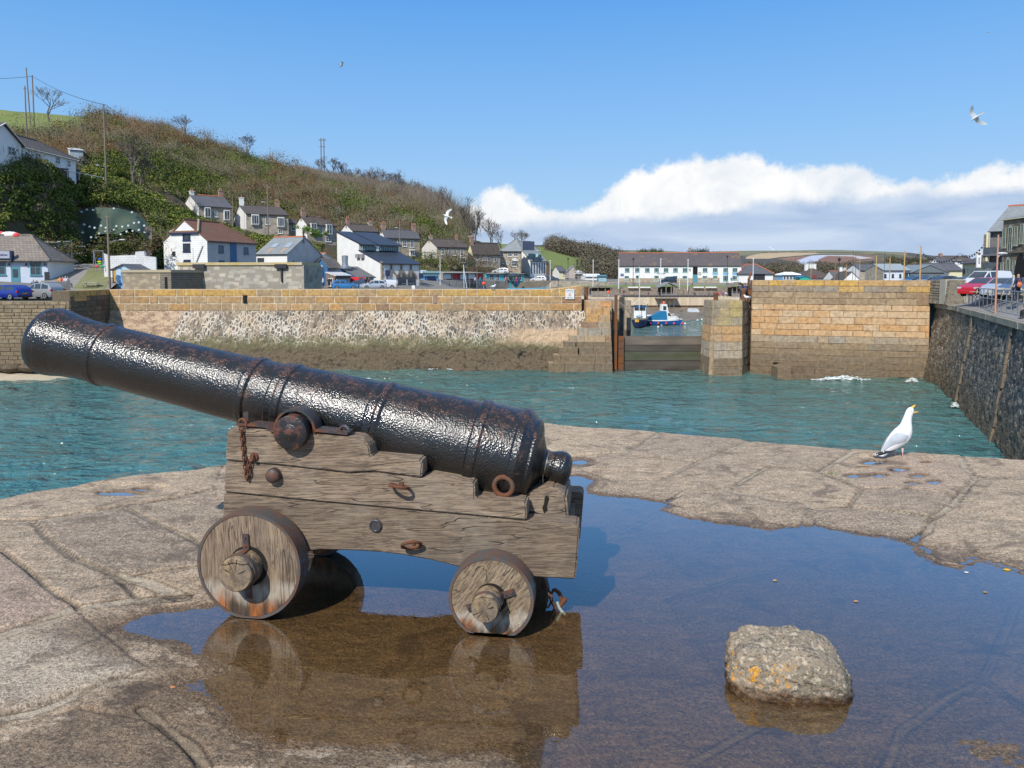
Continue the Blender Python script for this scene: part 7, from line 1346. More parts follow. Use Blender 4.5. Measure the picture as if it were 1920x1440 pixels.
b = MB(); p0_,p1_ = W(1702,519,150),W(1766,519,150); b.box((p0_.x,149,p0_.z-3),(p1_.x,151,p0_.z-1)); b.prism([V3((p0_.x-.8,148.4,p0_.z-.9)),V3((p1_.x,148.4,p0_.z-.5)),V3((p1_.x,151,p0_.z+.1)),V3((p0_.x+.6,151,p0_.z+.1))],(0,0,.2)); b.build('teal_stall',[TURQ,TURQ],label='teal quayside stall with a dark canopy just above the tall wall',cat='stall'); b = MB(); q = W(1730,512,151); b.box((q.x-3.0,150.2,q.z-.2),(q.x+4,152.6,q.z+.1)); b.box((q.x-2.8,151,q.z-2),(q.x-2.6,151.2,q.z)); b.build('dark_canopy',DARKM,label='black open canopy roof over the teal stall',cat='canopy')
roofs(1740,1805,215,530,507,495,'dark slate cottage row right of the grey shed',CREAM,SLT,8); roofs(1772,1826,240,500,489,481,'brown roofed house with white windows on the rise',WREN,SLB,8,wins=((1786,491,1.6,1.2),(1799,491,1.6,1.2)),chims=((.1,BRK,1,1,1),)); roofs(1765,1790,225,510,497,485,'white gabled cottage below the brown roofed house',WREN,SLT,6)
t,Ln,gw,ze,zr,of,og,rf = house('yellow_shop','pale yellow quayside shop with a round brown sign',(1803,150),(1850,132),540,494,476,gw=9,wall=YELP,gable=YELP,roof=SLB,over=.4,cat='shop',frame=WREN,wins=((1815,508,1,1.2),(1823,508,1,1.2),(1831,508,1,1.2))); q = of(1808,509); b = MB(); b.cyl((q.x,-.15,q.z),(q.x,-.05,q.z),.62,n=20); b.build('round_sign',mat('sign_brown',(.16,.07,.04)),t)
bs_1 = W(1835,486,118); t = thing('banner_sign','tall white banner sign with dark letters by the yellow shop','sign',tuple(bs_1)); b = MB(); b.box((-.35,-.1,-1.35),(.35,.1,1.35)); b.build('board',WREN,t); text3('SHOP',t,(.0,-.12,-.25),.42,DARKM,(90,90,0)); b = MB(); b.box((-.2,-.13,.7),(.2,-.1,1.1)); b.build('mark',mat('sign_brown',(.16,.07,.04)),t)
# slate-hung gable block and the big arched stone hall at the right edge
t,Ln,gw,ze,zr,of,og,rf = house('slate_gable_block','tall dark balconied building with pale slate roof at the right',(1852,93),(1960,88),556,432,389,gw=12,wall=mat('dark_glazing',(.13,.135,.14),(.22,.21,.2),.8,.35),gable=DSTN,roof=SLG,ridgem=REDT,over=.5,cat='building')
for px,py0,py1,m_ in ((1857,436,490,CREAM),(1852,440,520,DSTN)): q0,q1 = of(px,py0),of(px,py1); b = MB(); b.box((q0.x-.12,-.9,q1.z),(q0.x+.12,-.6,q0.z)); b.build('column',m_,t)
for py in (478,506):
    q = of(1870,py); b = MB(); b.box((-.3,-1.1,q.z-.12),(2.6,0,q.z+.12)); b.build('balcony',flat('balcony_grey',(.12,.13,.15)),t); b = MB(); b.box((-.3,-1.12,q.z+.15),(2.6,-1.06,q.z+.95)); b.build('balustrade',glass(),t)
t,Ln,gw,ze,zr,of,og,rf = house('stone_hall','big brown stone hall with arched windows at the right edge',(1876,86),(1990,75),552,413,390,gw=14,wall=rub('hall_stone',(.30,.235,.15),(.20,.16,.105),(.12,.10,.075),1.9,blot=((.08,.07,.05),.3,.55,.7)),gable=DSTN,roof=SLG,over=.1,cat='hall',frame=mat('pale_green_frame',(.36,.40,.32),(.3,.34,.28)),trim=CREAM,wins=((1883,446,.7,2.3,dict(bars=(1,1))),(1894,449,.85,2.8,dict(bars=(1,2),arch=True)),(1905,442,.65,2.2,dict(bars=(1,1))),(1916,438,.65,2.2,dict(bars=(1,1))),(1879,508,.6,2.0),(1890,505,.8,2.3,dict(arch=True)),(1901,505,.6,2.0)))
q = of(1914,505); b = MB(); b.add([(q.x-.1+1.1*math.cos(a_),-.06,q.z-1.2+(3.0 if a_ > 0 and a_ < math.pi else 0)*math.sin(a_)) for a_ in np.linspace(0,math.pi,12)],[tuple(range(11,-1,-1))]); b.build('dark_archway',bpy.data.materials['deep_shadow'],t); q = of(1890,473); b = MB(); b.box((-.05,-.18,q.z-.1),(Ln,0,q.z+.1)); b.build('string_course',DSTN,t)
# sheds and cottages between the inn and the long building
roofs(1048,1060,225,523,509,500,'cream cottage with dark slate roof by the car park',CREAM,SLT,6,wins=((1057,514,.8,1),)); gshed('grey_gable','pale rendered gable-ended house below the green field',1062,1078,235,522,510,498,mat('pink_grey',(.45,.38,.34),(.4,.34,.3),1),SLG,9,cat='house',dx=1.0)
roofs(1078,1100,260,522,514,509,'low white roofed shed below the field',WREN,flat('white_sheet',(.85,.86,.88),.3),8); roofs(1098,1128,225,528,519,515.5,'white roofed boat store beside the car park',WREN,flat('white_sheet',(.85,.86,.88),.3),7)
roofs(1104,1118,270,515,508,499,'pink-brown roofed house behind the boat store',WREN,mat('pink_roof',(.3,.22,.2),(.26,.2,.18),1),7); t,Ln,gw,ze,zr,of,og,rf = house('blue_hut','small pale blue wooden hut on the far quay',(1122,200),(1137,200),531,518.5,516.5,gw=3,wall=mat('pale_blue_boards',(.28,.50,.60),(.25,.46,.56),1),gable=TEAL,roof=TEAL,mono=True,cat='hut',wins=((1128,521,.5,.6,dict(bars=(0,0),mat=WHITE)),))
t,Ln,gw,ze,zr,of,og,rf = house('blue_pavilion','glazed pale blue pavilion with white roof above the tall wall',(1467,176),(1499,176),536,516,512.5,gw=4,wall=mat('pavilion_blue',(.3,.42,.55),(.25,.36,.5)),gable=SKYB,roof=flat('white_sheet',(.85,.86,.88),.3),hipl=1,hipr=1,cat='pavilion',frame=WHITE,wins=tuple((1471+i*6,521,.6,1.0,dict(bars=(0,0),sill=False)) for i in range(5)))
gshed('green_stall','bright green fronted stall above the tall wall',1500,1517,172,536,520,518.5,flat('stall_green',(.04,.42,.30)),flat('stall_blue',(.05,.22,.4)),3,cat='stall'); q = W(1527.5,519,165); b = MB(); b.cyl(q,q+V3((0,.1,0)),.45,n=18); b.box((q.x-.3,164.9,q.z-1.0),(q.x+.3,165,q.z-.75)); b.build('round_sign',mat('sign_maroon',(.25,.05,.04)),label='small round maroon sign above the tall wall',cat='sign')
# church tower on the skyline
q = W(1293.5,474,1000); b = MB(); b.box((q.x-1.6,998,q.z-12),(q.x+1.6,1001,q.z+6)); b.cyl((q.x,999.5,q.z+6),(q.x,999.5,q.z+10),.9,.1,6); b.build('church_tower',mat('pale_tower',(.52,.47,.38)),label='pale church tower on the skyline over the long roof',cat='tower')
for i in range(14):
    px = 1338+i*5+random.uniform(-2,2); q = W(px,474+random.uniform(-.5,1),1280); b = MB(); b.box((q.x-3.5,1278,q.z-8),(q.x+3.5,1284,q.z+.5)); b.prism([V3((q.x-4,1277.5,q.z+.5)),V3((q.x+4,1277.5,q.z+.5)),V3((q.x,1277.5,q.z+2.8))],(0,7,0),1)
    b.build('distant_house',[WREN,SLB],label='tiny distant white house in the skyline village over the long roof',cat='house',group='skyline village houses')
# =============== INNER HARBOUR, FAR SIDE ===============
Yw = 168.0
xa,xb = W(1000,560,Yw).x,W(1500,560,Yw).x
# mud slope below the far wall
xs_ = np.linspace(xa-10,xb+10,160); ys_ = np.linspace(140,Yw+.5,40); X_,Y_ = np.meshgrid(xs_,ys_); Z_ =-9.2+(Y_-140)*.108+.5*(vnoise(X_,Y_,.25,4)-.5)
o = bulk('mud_beach',np.stack([X_,Y_,Z_],-1).reshape(-1,3),grid_faces(40,160),mat('harbour_mud',(.13,.11,.085),(.22,.18,.13),.6,.7,.5,3),smooth=True); tag(o,kind='structure')
def zat(py,Y): return W(960,py,Y).z
b = MB(); z0_,z1_ = zat(572.5,Yw),zat(557.5,Yw); b.box((xa,Yw-.2,z0_),(xb,Yw+14,z1_)); b.build('harbour_front_wall',mat('streaked_render',(.66,.55,.40),(.50,.38,.25),.8,.9,stretch=(1.6,1,.12)),label='cream streaked concrete front of the far harbour terrace',cat='wall')
b = MB(); b.box((xa,Yw-.3,z0_-.28),(xb,Yw+.2,z0_-.02)); b.build('fender_beam',mat('rusty_beam',(.16,.08,.04),(.10,.06,.035),1),label='dark rusty beam along the foot of the cream harbour front',cat='beam')
ashlar('far_quay_foot','brown rubble footing under the far harbour front',(xa,Yw-.1),(xb,Yw-.1),z0_-.28,-8.2,lambda s,z,r: mixt((.26,.21,.15),(.34,.28,.2),r.random()),.1,.6,(.4,.6),(.5,1.2),None,(.12,.1,.07),seed=81)
ashlar('terrace_wall','long grey rubble retaining wall under the far lawn',(xa,180),(xb,180),zat(538,180),z1_-.1,lambda s,z,r: mixt((.30,.26,.21),(.22,.19,.16),r.random()),.02,1,(.22,.35),(.3,.8),None,(.2,.175,.145),seed=82,gap=.012)
zl0,zl1 = zat(538,180),zat(531.5,187)
b = MB(); b.add([(xa-20,180.2,zl0),(xb,180.2,zl0),(xb,188.5,zl1),(xa-20,188.5,zl1)],[(0,1,2,3)]); b.build('lawn',mat('lawn_green',(.12,.20,.03),(.16,.23,.05),.8,.95),kind='structure')
WL_ = flat('white_bench',(.75,.75,.73))
for x0,x1 in ((1177,1196.5),(1200,1219),(1300,1319),(1322.5,1343)):
    b = MB(); a = W(x0,539,179.5); c = W(x1,539,179.5); b.box((a.x,179.2,a.z-.12),(c.x,179.6,a.z+.2)); b.build('upturned_dinghy',WL_,label={1177: 'first of four white boards along the top of the far retaining wall',1200: 'white board left of the timber shelter on the retaining wall',1300: 'white board right of the timber shelter on the retaining wall',1322.5: 'last white board on the retaining wall before the right shelter'}[x0],cat='board',group='white boards on the retaining wall',bevel=.03)
# railing on the deck
def railing(name,label,p0,p1,n,h,m,rails=(1.0,.5),r_=.03,cat='railing',grp=None):
    b = MB(); p0,p1 = V3(p0),V3(p1)
    for i in range(n+1): p = p0.lerp(p1,i/n); b.tube([p,p+V3((0,0,h))],r_,4)
    for f in rails: b.tube([p0+V3((0,0,h*f)),p1+V3((0,0,h*f))],r_,4)
    return b.build(name,m,label=label,cat=cat,group=grp)
railing('deck_railing','thin grey railing along the far harbour terrace',(xa,Yw,z1_),(W(1336,557,Yw).x,Yw,z1_),60,1.05,STEEL,(1.0,.66,.33),.025)
railing('deck_railing','light grey railing by the right-hand shelter on the far terrace',(W(1371,557,Yw).x,Yw-.3,z1_),(W(1400,557,Yw).x,Yw-.3,z1_),8,1.3,STEEL,(1.0,.5,.15),.035)
b = MB(); b.box((W(1165,555,170).x,169,z1_+.05),(W(1338,555,170).x,170,z1_+.45)); b.build('planter',mat('dark_soil',(.03,.025,.022)),label='long dark planter behind the far terrace railing',cat='planter')
def shelter(px0,px1,Y,pyb,pye,pyr,lab,rm,deep=3.5):
    a,c_ = W(px0,pyb,Y),W(px1,pyb,Y); t = thing('shelter',lab,'shelter',tuple(a),group='timber shelters on the far terrace'); Ln = c_.x-a.x; ze = W(px0,pye,Y).z-a.z; zr = W(px0,pyr,Y).z-a.z
    for x in (.1,Ln*.33,Ln*.67,Ln-.1):
        for y in (0,deep):
            b = MB(); b.box((x-.09,y-.09,0),(x+.09,y+.09,ze)); b.build('post',GWD,t)
    b = MB(); b.prism([V3((-.6,-.6,ze-.15)),V3((Ln/2,-.6,zr)),V3((Ln/2,deep+.5,zr)),V3((-.6,deep+.5,ze-.15))],(0,0,.15)); b.prism([V3((Ln/2,-.6,zr)),V3((Ln+.6,-.6,ze-.15)),V3((Ln+.6,deep+.5,ze-.15)),V3((Ln/2,deep+.5,zr))],(0,0,.15)); b.build('roof',rm,t)
    b = MB(); b.box((.1,deep-.1,0),(Ln-.1,deep,ze)); b.build('back_wall',flat('shelter_dark',(.05,.045,.04)),t); b = MB(); b.box((.2,-.05,0),(Ln-.2,.03,.9)); b.build('front_rail',GWD,t); return t
shelter(1239,1268,169.5,558,538,530,'timber shelter with grey pitched roof in the middle of the far terrace',SLG); shelter(1108,1148,172,553,540,536.5,'low brown-roofed shelter left of the harbour entrance',SLS); shelter(1372,1400,172,557,538,530,'shelter half hidden behind the two leaning people',SLS)
b = MB(); b.box((W(1229,560,167).x,165.8,z1_-.25),(W(1270,560,167).x,168,z1_-.05));
for px in (1232,1240,1248,1256,1264): b.tube([(W(px,560,166).x,166,z1_-2.6),(W(px,560,166).x,166,z1_-.2)],.05,4)
b.build('deck_platform',GWD,label='timber platform standing out in front of the middle shelter',cat='deck')
PC = [(.6,.05,.05),(.05,.08,.2),(.7,.3,.05),(.04,.04,.05),(.7,.55,.05),(.25,.05,.12),(.65,.65,.62),(.05,.25,.35),(.35,.28,.2)]
# =============== PEOPLE ===============
_pm = {}
def person_mesh(pose,seed=0):
    if (pose,seed) in _pm: return _pm[(pose,seed)]
    r_ = random.Random(seed)
    J = {'pel': (0,0,.95),'bel': (0,0,1.12),'chest': (0,0,1.33),'neck': (0,0,1.5),'head': (0,.015,1.6),'top': (0,.01,1.72),'shL': (-.18,0,1.43),'elL': (-.25,.02,1.16),'haL': (-.24,.12,.93),'fiL': (-.235,.14,.85),'shR': (.18,0,1.43),'elR': (.25,.02,1.16),'haR': (.24,.12,.93),'fiR': (.235,.14,.85),'hiL': (-.09,0,.9),'knL': (-.1,.03,.5),'anL': (-.1,0,.1),'toL': (-.11,.16,.03),'hiR': (.09,0,.9),'knR': (.1,.03,.5),'anR': (.1,0,.1),'toR': (.11,.16,.03)}
    if pose == 'walk': J['knL'] = (-.1,.18,.52); J['anL'] = (-.1,.28,.12); J['toL'] = (-.1,.42,.08); J['knR'] = (.1,-.06,.5); J['anR'] = (.1,-.25,.14); J['toR'] = (.1,-.12,.04); J['haL'] = (-.24,-.12,.95); J['fiL'] = (-.24,-.15,.87); J['haR'] = (.24,.25,1.0); J['fiR'] = (.24,.3,.95)
    if pose == 'lean':
        for k,y,z in (('bel',.05,1.1),('chest',.2,1.27),('neck',.34,1.4),('head',.42,1.48),('top',.47,1.6)): J[k] = (0,y,z)
        for s,g in ((-1,'L'),(1,'R')): J['sh'+g] = (s*.18,.28,1.36); J['el'+g] = (s*.22,.42,1.12); J['ha'+g] = (s*.1,.58,1.12); J['fi'+g] = (s*.05,.62,1.1)
    if pose == 'sit':
        for k in J: x,y,z = J[k]; J[k] = (x,y,z-.45)
        for s,g in ((-1,'L'),(1,'R')): J['kn'+g] = (s*.12,.42,.5); J['an'+g] = (s*.12,.42,.1); J['to'+g] = (s*.12,.56,.03); J['ha'+g] = (s*.15,.3,.62); J['fi'+g] = (s*.12,.38,.6)
    ks = list(J); E_ = [('pel','bel'),('bel','chest'),('chest','neck'),('neck','head'),('head','top'),('chest','shL'),('shL','elL'),('elL','haL'),('haL','fiL'),('chest','shR'),('shR','elR'),('elR','haR'),('haR','fiR'),('pel','hiL'),('hiL','knL'),('knL','anL'),('anL','toL'),('pel','hiR'),('hiR','knR'),('knR','anR'),('anR','toR')]
    rad = dict(pel=.15,bel=.145,chest=.17,neck=.055,head=.095,top=.06,sh=.075,el=.05,ha=.035,fi=.028,hi=.1,kn=.065,an=.045,to=.04)
    me = bpy.data.meshes.new('tmp'); me.from_pydata([J[k] for k in ks],[(ks.index(a),ks.index(b_)) for a,b_ in E_],[]); o = bpy.data.objects.new('tmp',me); COL.objects.link(o); m = o.modifiers.new('s','SKIN'); m.use_smooth_shade = True
    for i,k in enumerate(ks):
        q = rad.get(k,rad.get(k[:2],.05)); me.skin_vertices[0].data[i].radius = (q,q*.78 if k in ('chest','bel','pel') else q); me.skin_vertices[0].data[i].use_root = (k == 'pel')
    m2 = o.modifiers.new('d','SUBSURF'); m2.levels = 1; m2.render_levels = 1
    dg = bpy.context.evaluated_depsgraph_get(); ev = o.evaluated_get(dg); nm = bpy.data.meshes.new_from_object(ev); bpy.data.objects.remove(o); bpy.data.meshes.remove(me)
    zs = [J['neck'][2],J['pel'][2]+.02]; hd = V3(J['head'])
    cl = []
    for p in nm.polygons:
        c = p.center; hand = any((c-V3(J[k])).length < .07 for k in ('haL','haR','fiL','fiR')); feet = min((c-V3(J[k])).length for k in ('anL','anR','toL','toR')) < .1
        d = c-hd; leg = min((c-V3(J[k])).length for k in ('knL','knR')) < .25 or c.z < zs[1]
        cl.append(3 if (d.length < .22 and c.z > zs[0]+.03 and (d.z > .03 or d.y <-.02)) else 2 if (d.length < .22 and c.z > zs[0]-.01) or hand else 4 if feet else 1 if leg and (abs(c.x) < .2) else 0)
    _pm[(pose,seed)] = (nm,cl); nm.name = 'person_'+pose; return _pm[(pose,seed)]
SKIN = flat('skin',(.52,.32,.24)); SHOE = flat('shoe_black',(.03,.03,.03))
def person(loc,rz,top,bot,hair,lab,pose='stand',grp=None,h=1.0):
    nm,cl = person_mesh(pose); me = nm.copy(); me.materials.clear()
    for m in (flat('top_%02x%02x%02x' % tuple(int(c*255) for c in top),top,.8),flat('leg_%02x%02x%02x' % tuple(int(c*255) for c in bot),bot,.8),SKIN,flat('hair_%02x%02x%02x' % tuple(int(c*255) for c in hair),hair,.8),SHOE): me.materials.append(m)
    me.polygons.foreach_set('material_index',cl); o = bpy.data.objects.new('person',me); COL.objects.link(o); o.location = loc; o.rotation_euler = (0,0,rz); o.scale = (h,)*3; return tag(o,lab,'person',grp)
DK,NV,JN = (.02,.02,.025),(.02,.035,.09),(.05,.08,.15); BRH,GRH,WHH = (.08,.045,.025),(.35,.33,.3),(.75,.73,.7)
def gp_(px,py,Y,z=None): q = W(px,py,Y); return (q.x,q.y,q.z if z is None else z)
person(gp_(1390,562,69.6,PT-.0),R(15),(.06,.07,.10),DK,BRH,'person in a dark grey jacket leaning over the entrance pillar, left of the pair','lean')
person(gp_(1398,562,69.9,PT),R(-10),(.03,.05,.11),DK,BRH,'person in a navy jacket leaning beside the other on the entrance pillar','lean')
GUL = flat('white_plumage',(.8,.8,.8))
for px,py,Y,z,rz,lab in ((925,543,74.3,.14,.4,'white gull perched on the parapet near its rising end'),(1400,564,68.6,PT,2.6,'small white gull on the entrance pillar by the bollard')):
    q = W(px,py,Y); b = MB(); b.ball((0,0,.3),.13,12,0,(1.9,.95,.9)); b.ball((.22,0,.46),.075,10,0,(1.1,.9,1)); b.tube([(.12,0,.34),(.21,0,.44)],[.1,.065],10); b.tube([(.28,0,.46),(.37,0,.44)],[.025,.008],6,1); b.tube([(-.2,0,.32),(-.42,0,.3)],[.06,.02],6,2)
    for y in (-.04,.04): b.tube([(.02,y,.2),(.02,y,0)],.012,4,1)
    o = b.build('herring_gull',[GUL,flat('bill_yellow',(.8,.5,.06)),flat('gull_grey2',(.4,.43,.48))],smooth=True,label=lab,cat='bird'); o.location = (q.x,Y,z); o.rotation_euler = (0,0,rz)
# flying gulls
def fly(px,py,Y,span,roll,yaw,lab,pitch=0):
    q = W(px,py,Y); s = span/1.4; b = MB()
    b.tube([(-.32*s,0,0),(-.2*s,0,.01),(0,0,.02),(.18*s,0,.02),(.27*s,0,.02),(.33*s,0,.01)],[.02*s,.045*s,.062*s,.055*s,.045*s,.025*s],10); b.tube([(.33*s,0,.01),(.38*s,0,0)],[.015*s,.004*s],6,1)
    b.prism([V3((-.3*s,.03*s,0)),V3((-.46*s,.1*s,0)),V3((-.48*s,0,0)),V3((-.46*s,-.1*s,0)),V3((-.3*s,-.03*s,0))],(0,0,.012*s))
    for g in (-1,1):
        pts = [((.16,.05,.03),(-.1,.05,.02)),((.2,.3,.12),(-.03,.3,.1)),((.16,.42,.12),(-.08,.42,.1)),((-.02,.62,.06),(-.2,.56,.05)),((-.22,.72,0),(-.25,.7,0))]
        vv = [];
        for a,c_ in pts: vv += [(a[0]*s,g*a[1]*s,a[2]*s),(c_[0]*s,g*c_[1]*s,c_[2]*s),(c_[0]*s,g*c_[1]*s,(c_[2]-.012)*s),(a[0]*s,g*a[1]*s,(a[2]-.015)*s)]
        ff = [];
        for i in range(4):
            for k_ in range(4): j_ = (k_+1) % 4; ff.append((i*4+k_,i*4+j_,(i+1)*4+j_,(i+1)*4+k_))
        b.add(vv,ff)
    o = b.build('flying_gull',[GUL,flat('bill_yellow',(.8,.5,.06))],smooth=True,label=lab,cat='bird',group='gulls in flight'); o.location = q; o.rotation_euler = (roll,pitch,yaw); return o
fly(1830,220,38,1.2,R(62),R(120),'white gull gliding high in the blue sky at the right',R(25)); fly(838,405,60,1.35,R(85),R(170),'white gull flying in front of the bare hillside end',R(-20)); fly(641,121,95,1.3,R(-20),R(20),'tiny pale gull high over the hill'); fly(1854,61,140,1.3,R(10),R(60),'dark speck of a gull near the top right of the sky'); fly(1446,466,130,1.3,R(30),R(40),'small dark gull low over the far fields')
# =============== CARS ===============
def car(name,lab,loc,rz,col,kind='hatch',cat='car',grp=None,plate=True,L_=4.3,H_=1.46,cover=None):
    t = thing(name,lab,cat,loc,rz,grp); h = H_/1.46; l = L_/4.3
    P_ = {'hatch': [(-2.1,.5),(-2.08,.92),(-1.95,1.12),(-1.6,1.38),(-.9,1.46),(.1,1.43),(.95,1.0),(1.7,.86),(2.05,.7),(2.12,.42)],'van': [(-2.1,.5),(-2.1,1.0),(-2.08,1.3),(-2.0,1.46),(-.9,1.5),(.5,1.46),(1.15,1.0),(1.75,.88),(2.05,.72),(2.12,.42)]}['van' if kind == 'van' else 'hatch']
    hw,bel = .86,.9*h; vs_,n_ = [],8
    def hy(z,ins=0): return hw-max(0,z-bel)*.34/h*1.0-ins
    for x,zt in P_:
        zt *= h; x *= l; e = .92 if abs(x) > 1.95*l else 1.0; bz = min(bel,zt-.02)
        vs_ += [(x,-hw*.9*e,.24),(x,-hw*e,.5 if zt > .5 else .3),(x,-hw*e,bz),(x,-hy(zt)*e,zt),(x,hy(zt)*e,zt),(x,hw*e,bz),(x,hw*e,.5 if zt > .5 else .3),(x,hw*.9*e,.24)]
    ff = [(i*8+j,i*8+(j+1) % 8,(i+1)*8+(j+1) % 8,(i+1)*8+j) for i in range(len(P_)-1) for j in range(8)]+[tuple(range(7,-1,-1)),tuple(range((len(P_)-1)*8,len(P_)*8))]
    b = MB(); b.add(vs_,ff); pm,nt_,bb = newmat('car_paint_%s' % name) if ('cp',col) not in _mc else (_mc[('cp',col)],None,None)
    if nt_ is not None: bb.inputs['Base Color'].default_value = (*col,1); bb.inputs['Roughness'].default_value = .3; bb.inputs['Coat Weight'].default_value = .6; bb.inputs['Metallic'].default_value = .15; _mc[('cp',col)] = pm
    body = b.build('body',pm,t,smooth=True)
    g = MB(); zr = lambda x: np.interp(x,[p[0]*l for p in P_],[p[1]*h for p in P_])
    for s in (-1,1):
        for x0,x1 in ((-1.72,-.85),(-.75,.0),(.08,.72)) if kind != 'van' else ((-.35,.3),(.38,.95)):
            x0 *= l; x1 *= l; za,zb_ = zr(x0)-.07,zr(x1)-.07; q = [(x0,bel+.04),(x1+.1*l if x1 > .5 else x1,bel+.04),(x1,max(zb_,bel+.06)),(x0+.06,max(za,bel+.06))]; p = [(x,s*(hy(z)+.008),z) for x,z in q]; g.add(p if s < 0 else p[::-1],[(0,1,2,3)])
    def sheet(xa_,xb_,ins,up=.012):
        za,zb_ = zr(xa_),zr(xb_); g.add([(xa_,-hy(za)+ins,za+up),(xb_,-hy(zb_)+ins,zb_+up),(xb_,hy(zb_)-ins,zb_+up),(xa_,hy(za)-ins,za+up)],[(0,1,2,3)])
    if kind == 'van': sheet(.55*l,1.1*l,.06)
    else: sheet(.16*l,.9*l,.08); g.add([(-2.02*l,-.62,.98*h),(-1.66*l,-.56,1.34*h),(-1.66*l,.56,1.34*h),(-2.02*l,.62,.98*h)],[(0,3,2,1)])
    g.build('windows',glass(),body)
    for x in (-1.3*l,1.32*l):
        for s in (-1,1):
            b = MB(); b.lathe([(0,.2),(0,.31),(.05,.33),(.19,.33),(.2,.2)],(x,s*(hw-.18),.33),(0,s,0),16); wh = b.build('wheel',BLACK,t,smooth=True); b = MB(); b.lathe([(0,.21),(.012,.2),(.0,.05)],(x,s*(hw+.015),.33),(0,s,0),12); b.build('rim',flat('alloy',(.5,.5,.52),.35,.5),wh)
    for s in (-1,1):
        b = MB(); b.box((-2.12*l,s*.8-.14,.74*h),(-1.98*l,s*.8+.04 if s > 0 else s*.8+.14,.9*h)); b.build('tail_light',flat('tail_red',(.5,.01,.015),.2),t)
        b = MB(); b.box((1.9*l,s*.66-.16,.62*h),(2.1*l,s*.66+.14,.74*h)); b.build('headlight',flat('lamp_clear',(.6,.62,.65),.15),t)
        b = MB(); b.box((.72*l,s*.88-.08,.9*h),(.86*l,s*.88+.08,1.03*h)); b.build('wing_mirror',DARKM,t)
    if plate: b = MB(); b.box((-2.13*l,-.26,.58*h),(-2.1*l,.26,.69*h)); b.build('number_plate',flat('plate_yellow',(.7,.5,.02)),t)
    b = MB(); b.box((-2.14*l,-.8,.28),(-2.04*l,.8,.42)); b.build('bumper',DARKM,t); return t
q = W(22,562,71.4); car('parked_car','blue estate car parked on the left quay, at the frame edge',(q.x-.55,71.6,LQZ+.02),R(163),(.01,.035,.30),L_=4.7,H_=1.5); q = W(70,559,72.8); car('parked_car','silver grey SUV parked beside the blue estate',(q.x-.25,73.9,LQZ+.02),R(166),(.33,.34,.35),L_=4.2,H_=1.66)
ROADZ =-.75
for px,Y,rz,col,lab,kd in ((646,118,20,(.05,.25,.55),'pale blue car in front of the timber cabin','hatch'),(668,121,10,(.04,.07,.14),'dark blue car left of the red van','hatch'),(700,120,25,(.55,.6,.65),'silver blue car in front of the boathouse corner','hatch'),(720,124,15,(.75,.75,.75),'white people carrier by the first boathouse arch','van')): car('parked_car',lab,((px-960)/F*Y,Y,ROADZ),R(rz+180 if px != 646 else rz),col,kd,grp='cars along the far quay road',H_=1.5)
q = W(677,540,123); car('red_van','bright red van parked by the blue workshop',(q.x,123.5,ROADZ),R(5),(.6,.01,.01),'van','van',H_=1.95,L_=4.8)
car('parked_car','white car by the low wall below the inn',((1010-960)/F*186,186,-.2),R(170),(.75,.75,.75),grp='cars along the far quay road'); car('parked_car','dark grey car right of the white car below the apartments',((1033-960)/F*188,188,-.15),R(5),(.07,.09,.11),grp='cars along the far quay road',H_=1.6); car('parked_car','white car half hidden above the turquoise shops',((939-960)/F*178,178.5,1.85),R(170),(.7,.7,.7),grp='cars along the far quay road'); car('parked_car','dark vehicle parked on the lawn edge by the long building',((1252-960)/F*185,185,-.75),R(180),(.03,.045,.07),'van',H_=1.9,grp='cars along the far quay road'); car('parked_car','small dark car on the raised drive beside the inn',((959-960)/F*178,178,.6),R(175),(.03,.05,.06),grp='cars along the far quay road')
# right quay vehicles
QZ = RZ; QR =-.1
b = MB(); b.add([(RQ[0].x,65,QZ+.01),(RQ[1].x,RQ[1].y,QZ+.01),(RQ[2].x,RQ[2].y,QZ+.01),(RQ[3].x,RQ[3].y,QZ+.01),(RQ[4].x,RQ[4].y,QZ+.01)]+[(p.x+dx_,p.y-dx_*.3,z_) for dx_,z_ in ((1.0,QZ+.12),(2.3,QR)) for p in RQ],[(i+5*k_,i+1+5*k_,i+6+5*k_,i+5+5*k_) for i in range(4) for k_ in (0,1)]); b.add([(p.x+2.3,p.y-.69,QR) for p in RQ]+[(70,8,QR),(120,65,QR),(160,140,QR),(W(1560,560,120).x,120,QR),(W(1600,560,80).x+4,76,QR)],[tuple(range(9,-1,-1))]); b.build('quayside_road',mat('old_tarmac',(.20,.19,.18),(.26,.25,.23),1.2,.9,.4,20),kind='structure')
q = W(1829,540,64); car('white_van','white high-roofed van parked on the right quay',(q.x+1.2,64.5,QR+.01),R(200),(.75,.75,.75),'van','van',L_=4.9,H_=2.05,plate=False)
for px,Y,rz,col,lab in ((1845,57.5,205,(.55,.01,.015),'red hatchback parked in front of the white van'),(1882,55,215,(.42,.45,.50),'silver blue car behind the railings with broad windscreen'),(1914,54,215,(.10,.14,.22),'dark blue car behind the person with the orange bag'),(1982,48,215,(.4,.02,.04),'dark red car cut by the right edge of the frame'),(1801,66,200,(.03,.05,.09),'dark car behind the concrete block')): q = W(px,545,Y); car('parked_car',lab,(q.x,Y,QR+.01),R(rz),col,'hatch',grp='cars on the right quay',H_=1.52,plate=False)
for i,(px,Y,c_) in enumerate([(1712,100,(.1,.2,.4)),(1740,98,(.25,.3,.34)),(1765,96,(.05,.08,.14))]): q = W(px,545,Y); car('parked_car',['blue car roof just showing above the tall wall','grey blue car roof above the tall wall, middle of three','dark car roof above the tall wall nearest the corner'][i],(q.x,Y,QR+.01),R(190),c_,'hatch',grp='cars on the right quay',H_=1.6,plate=False)
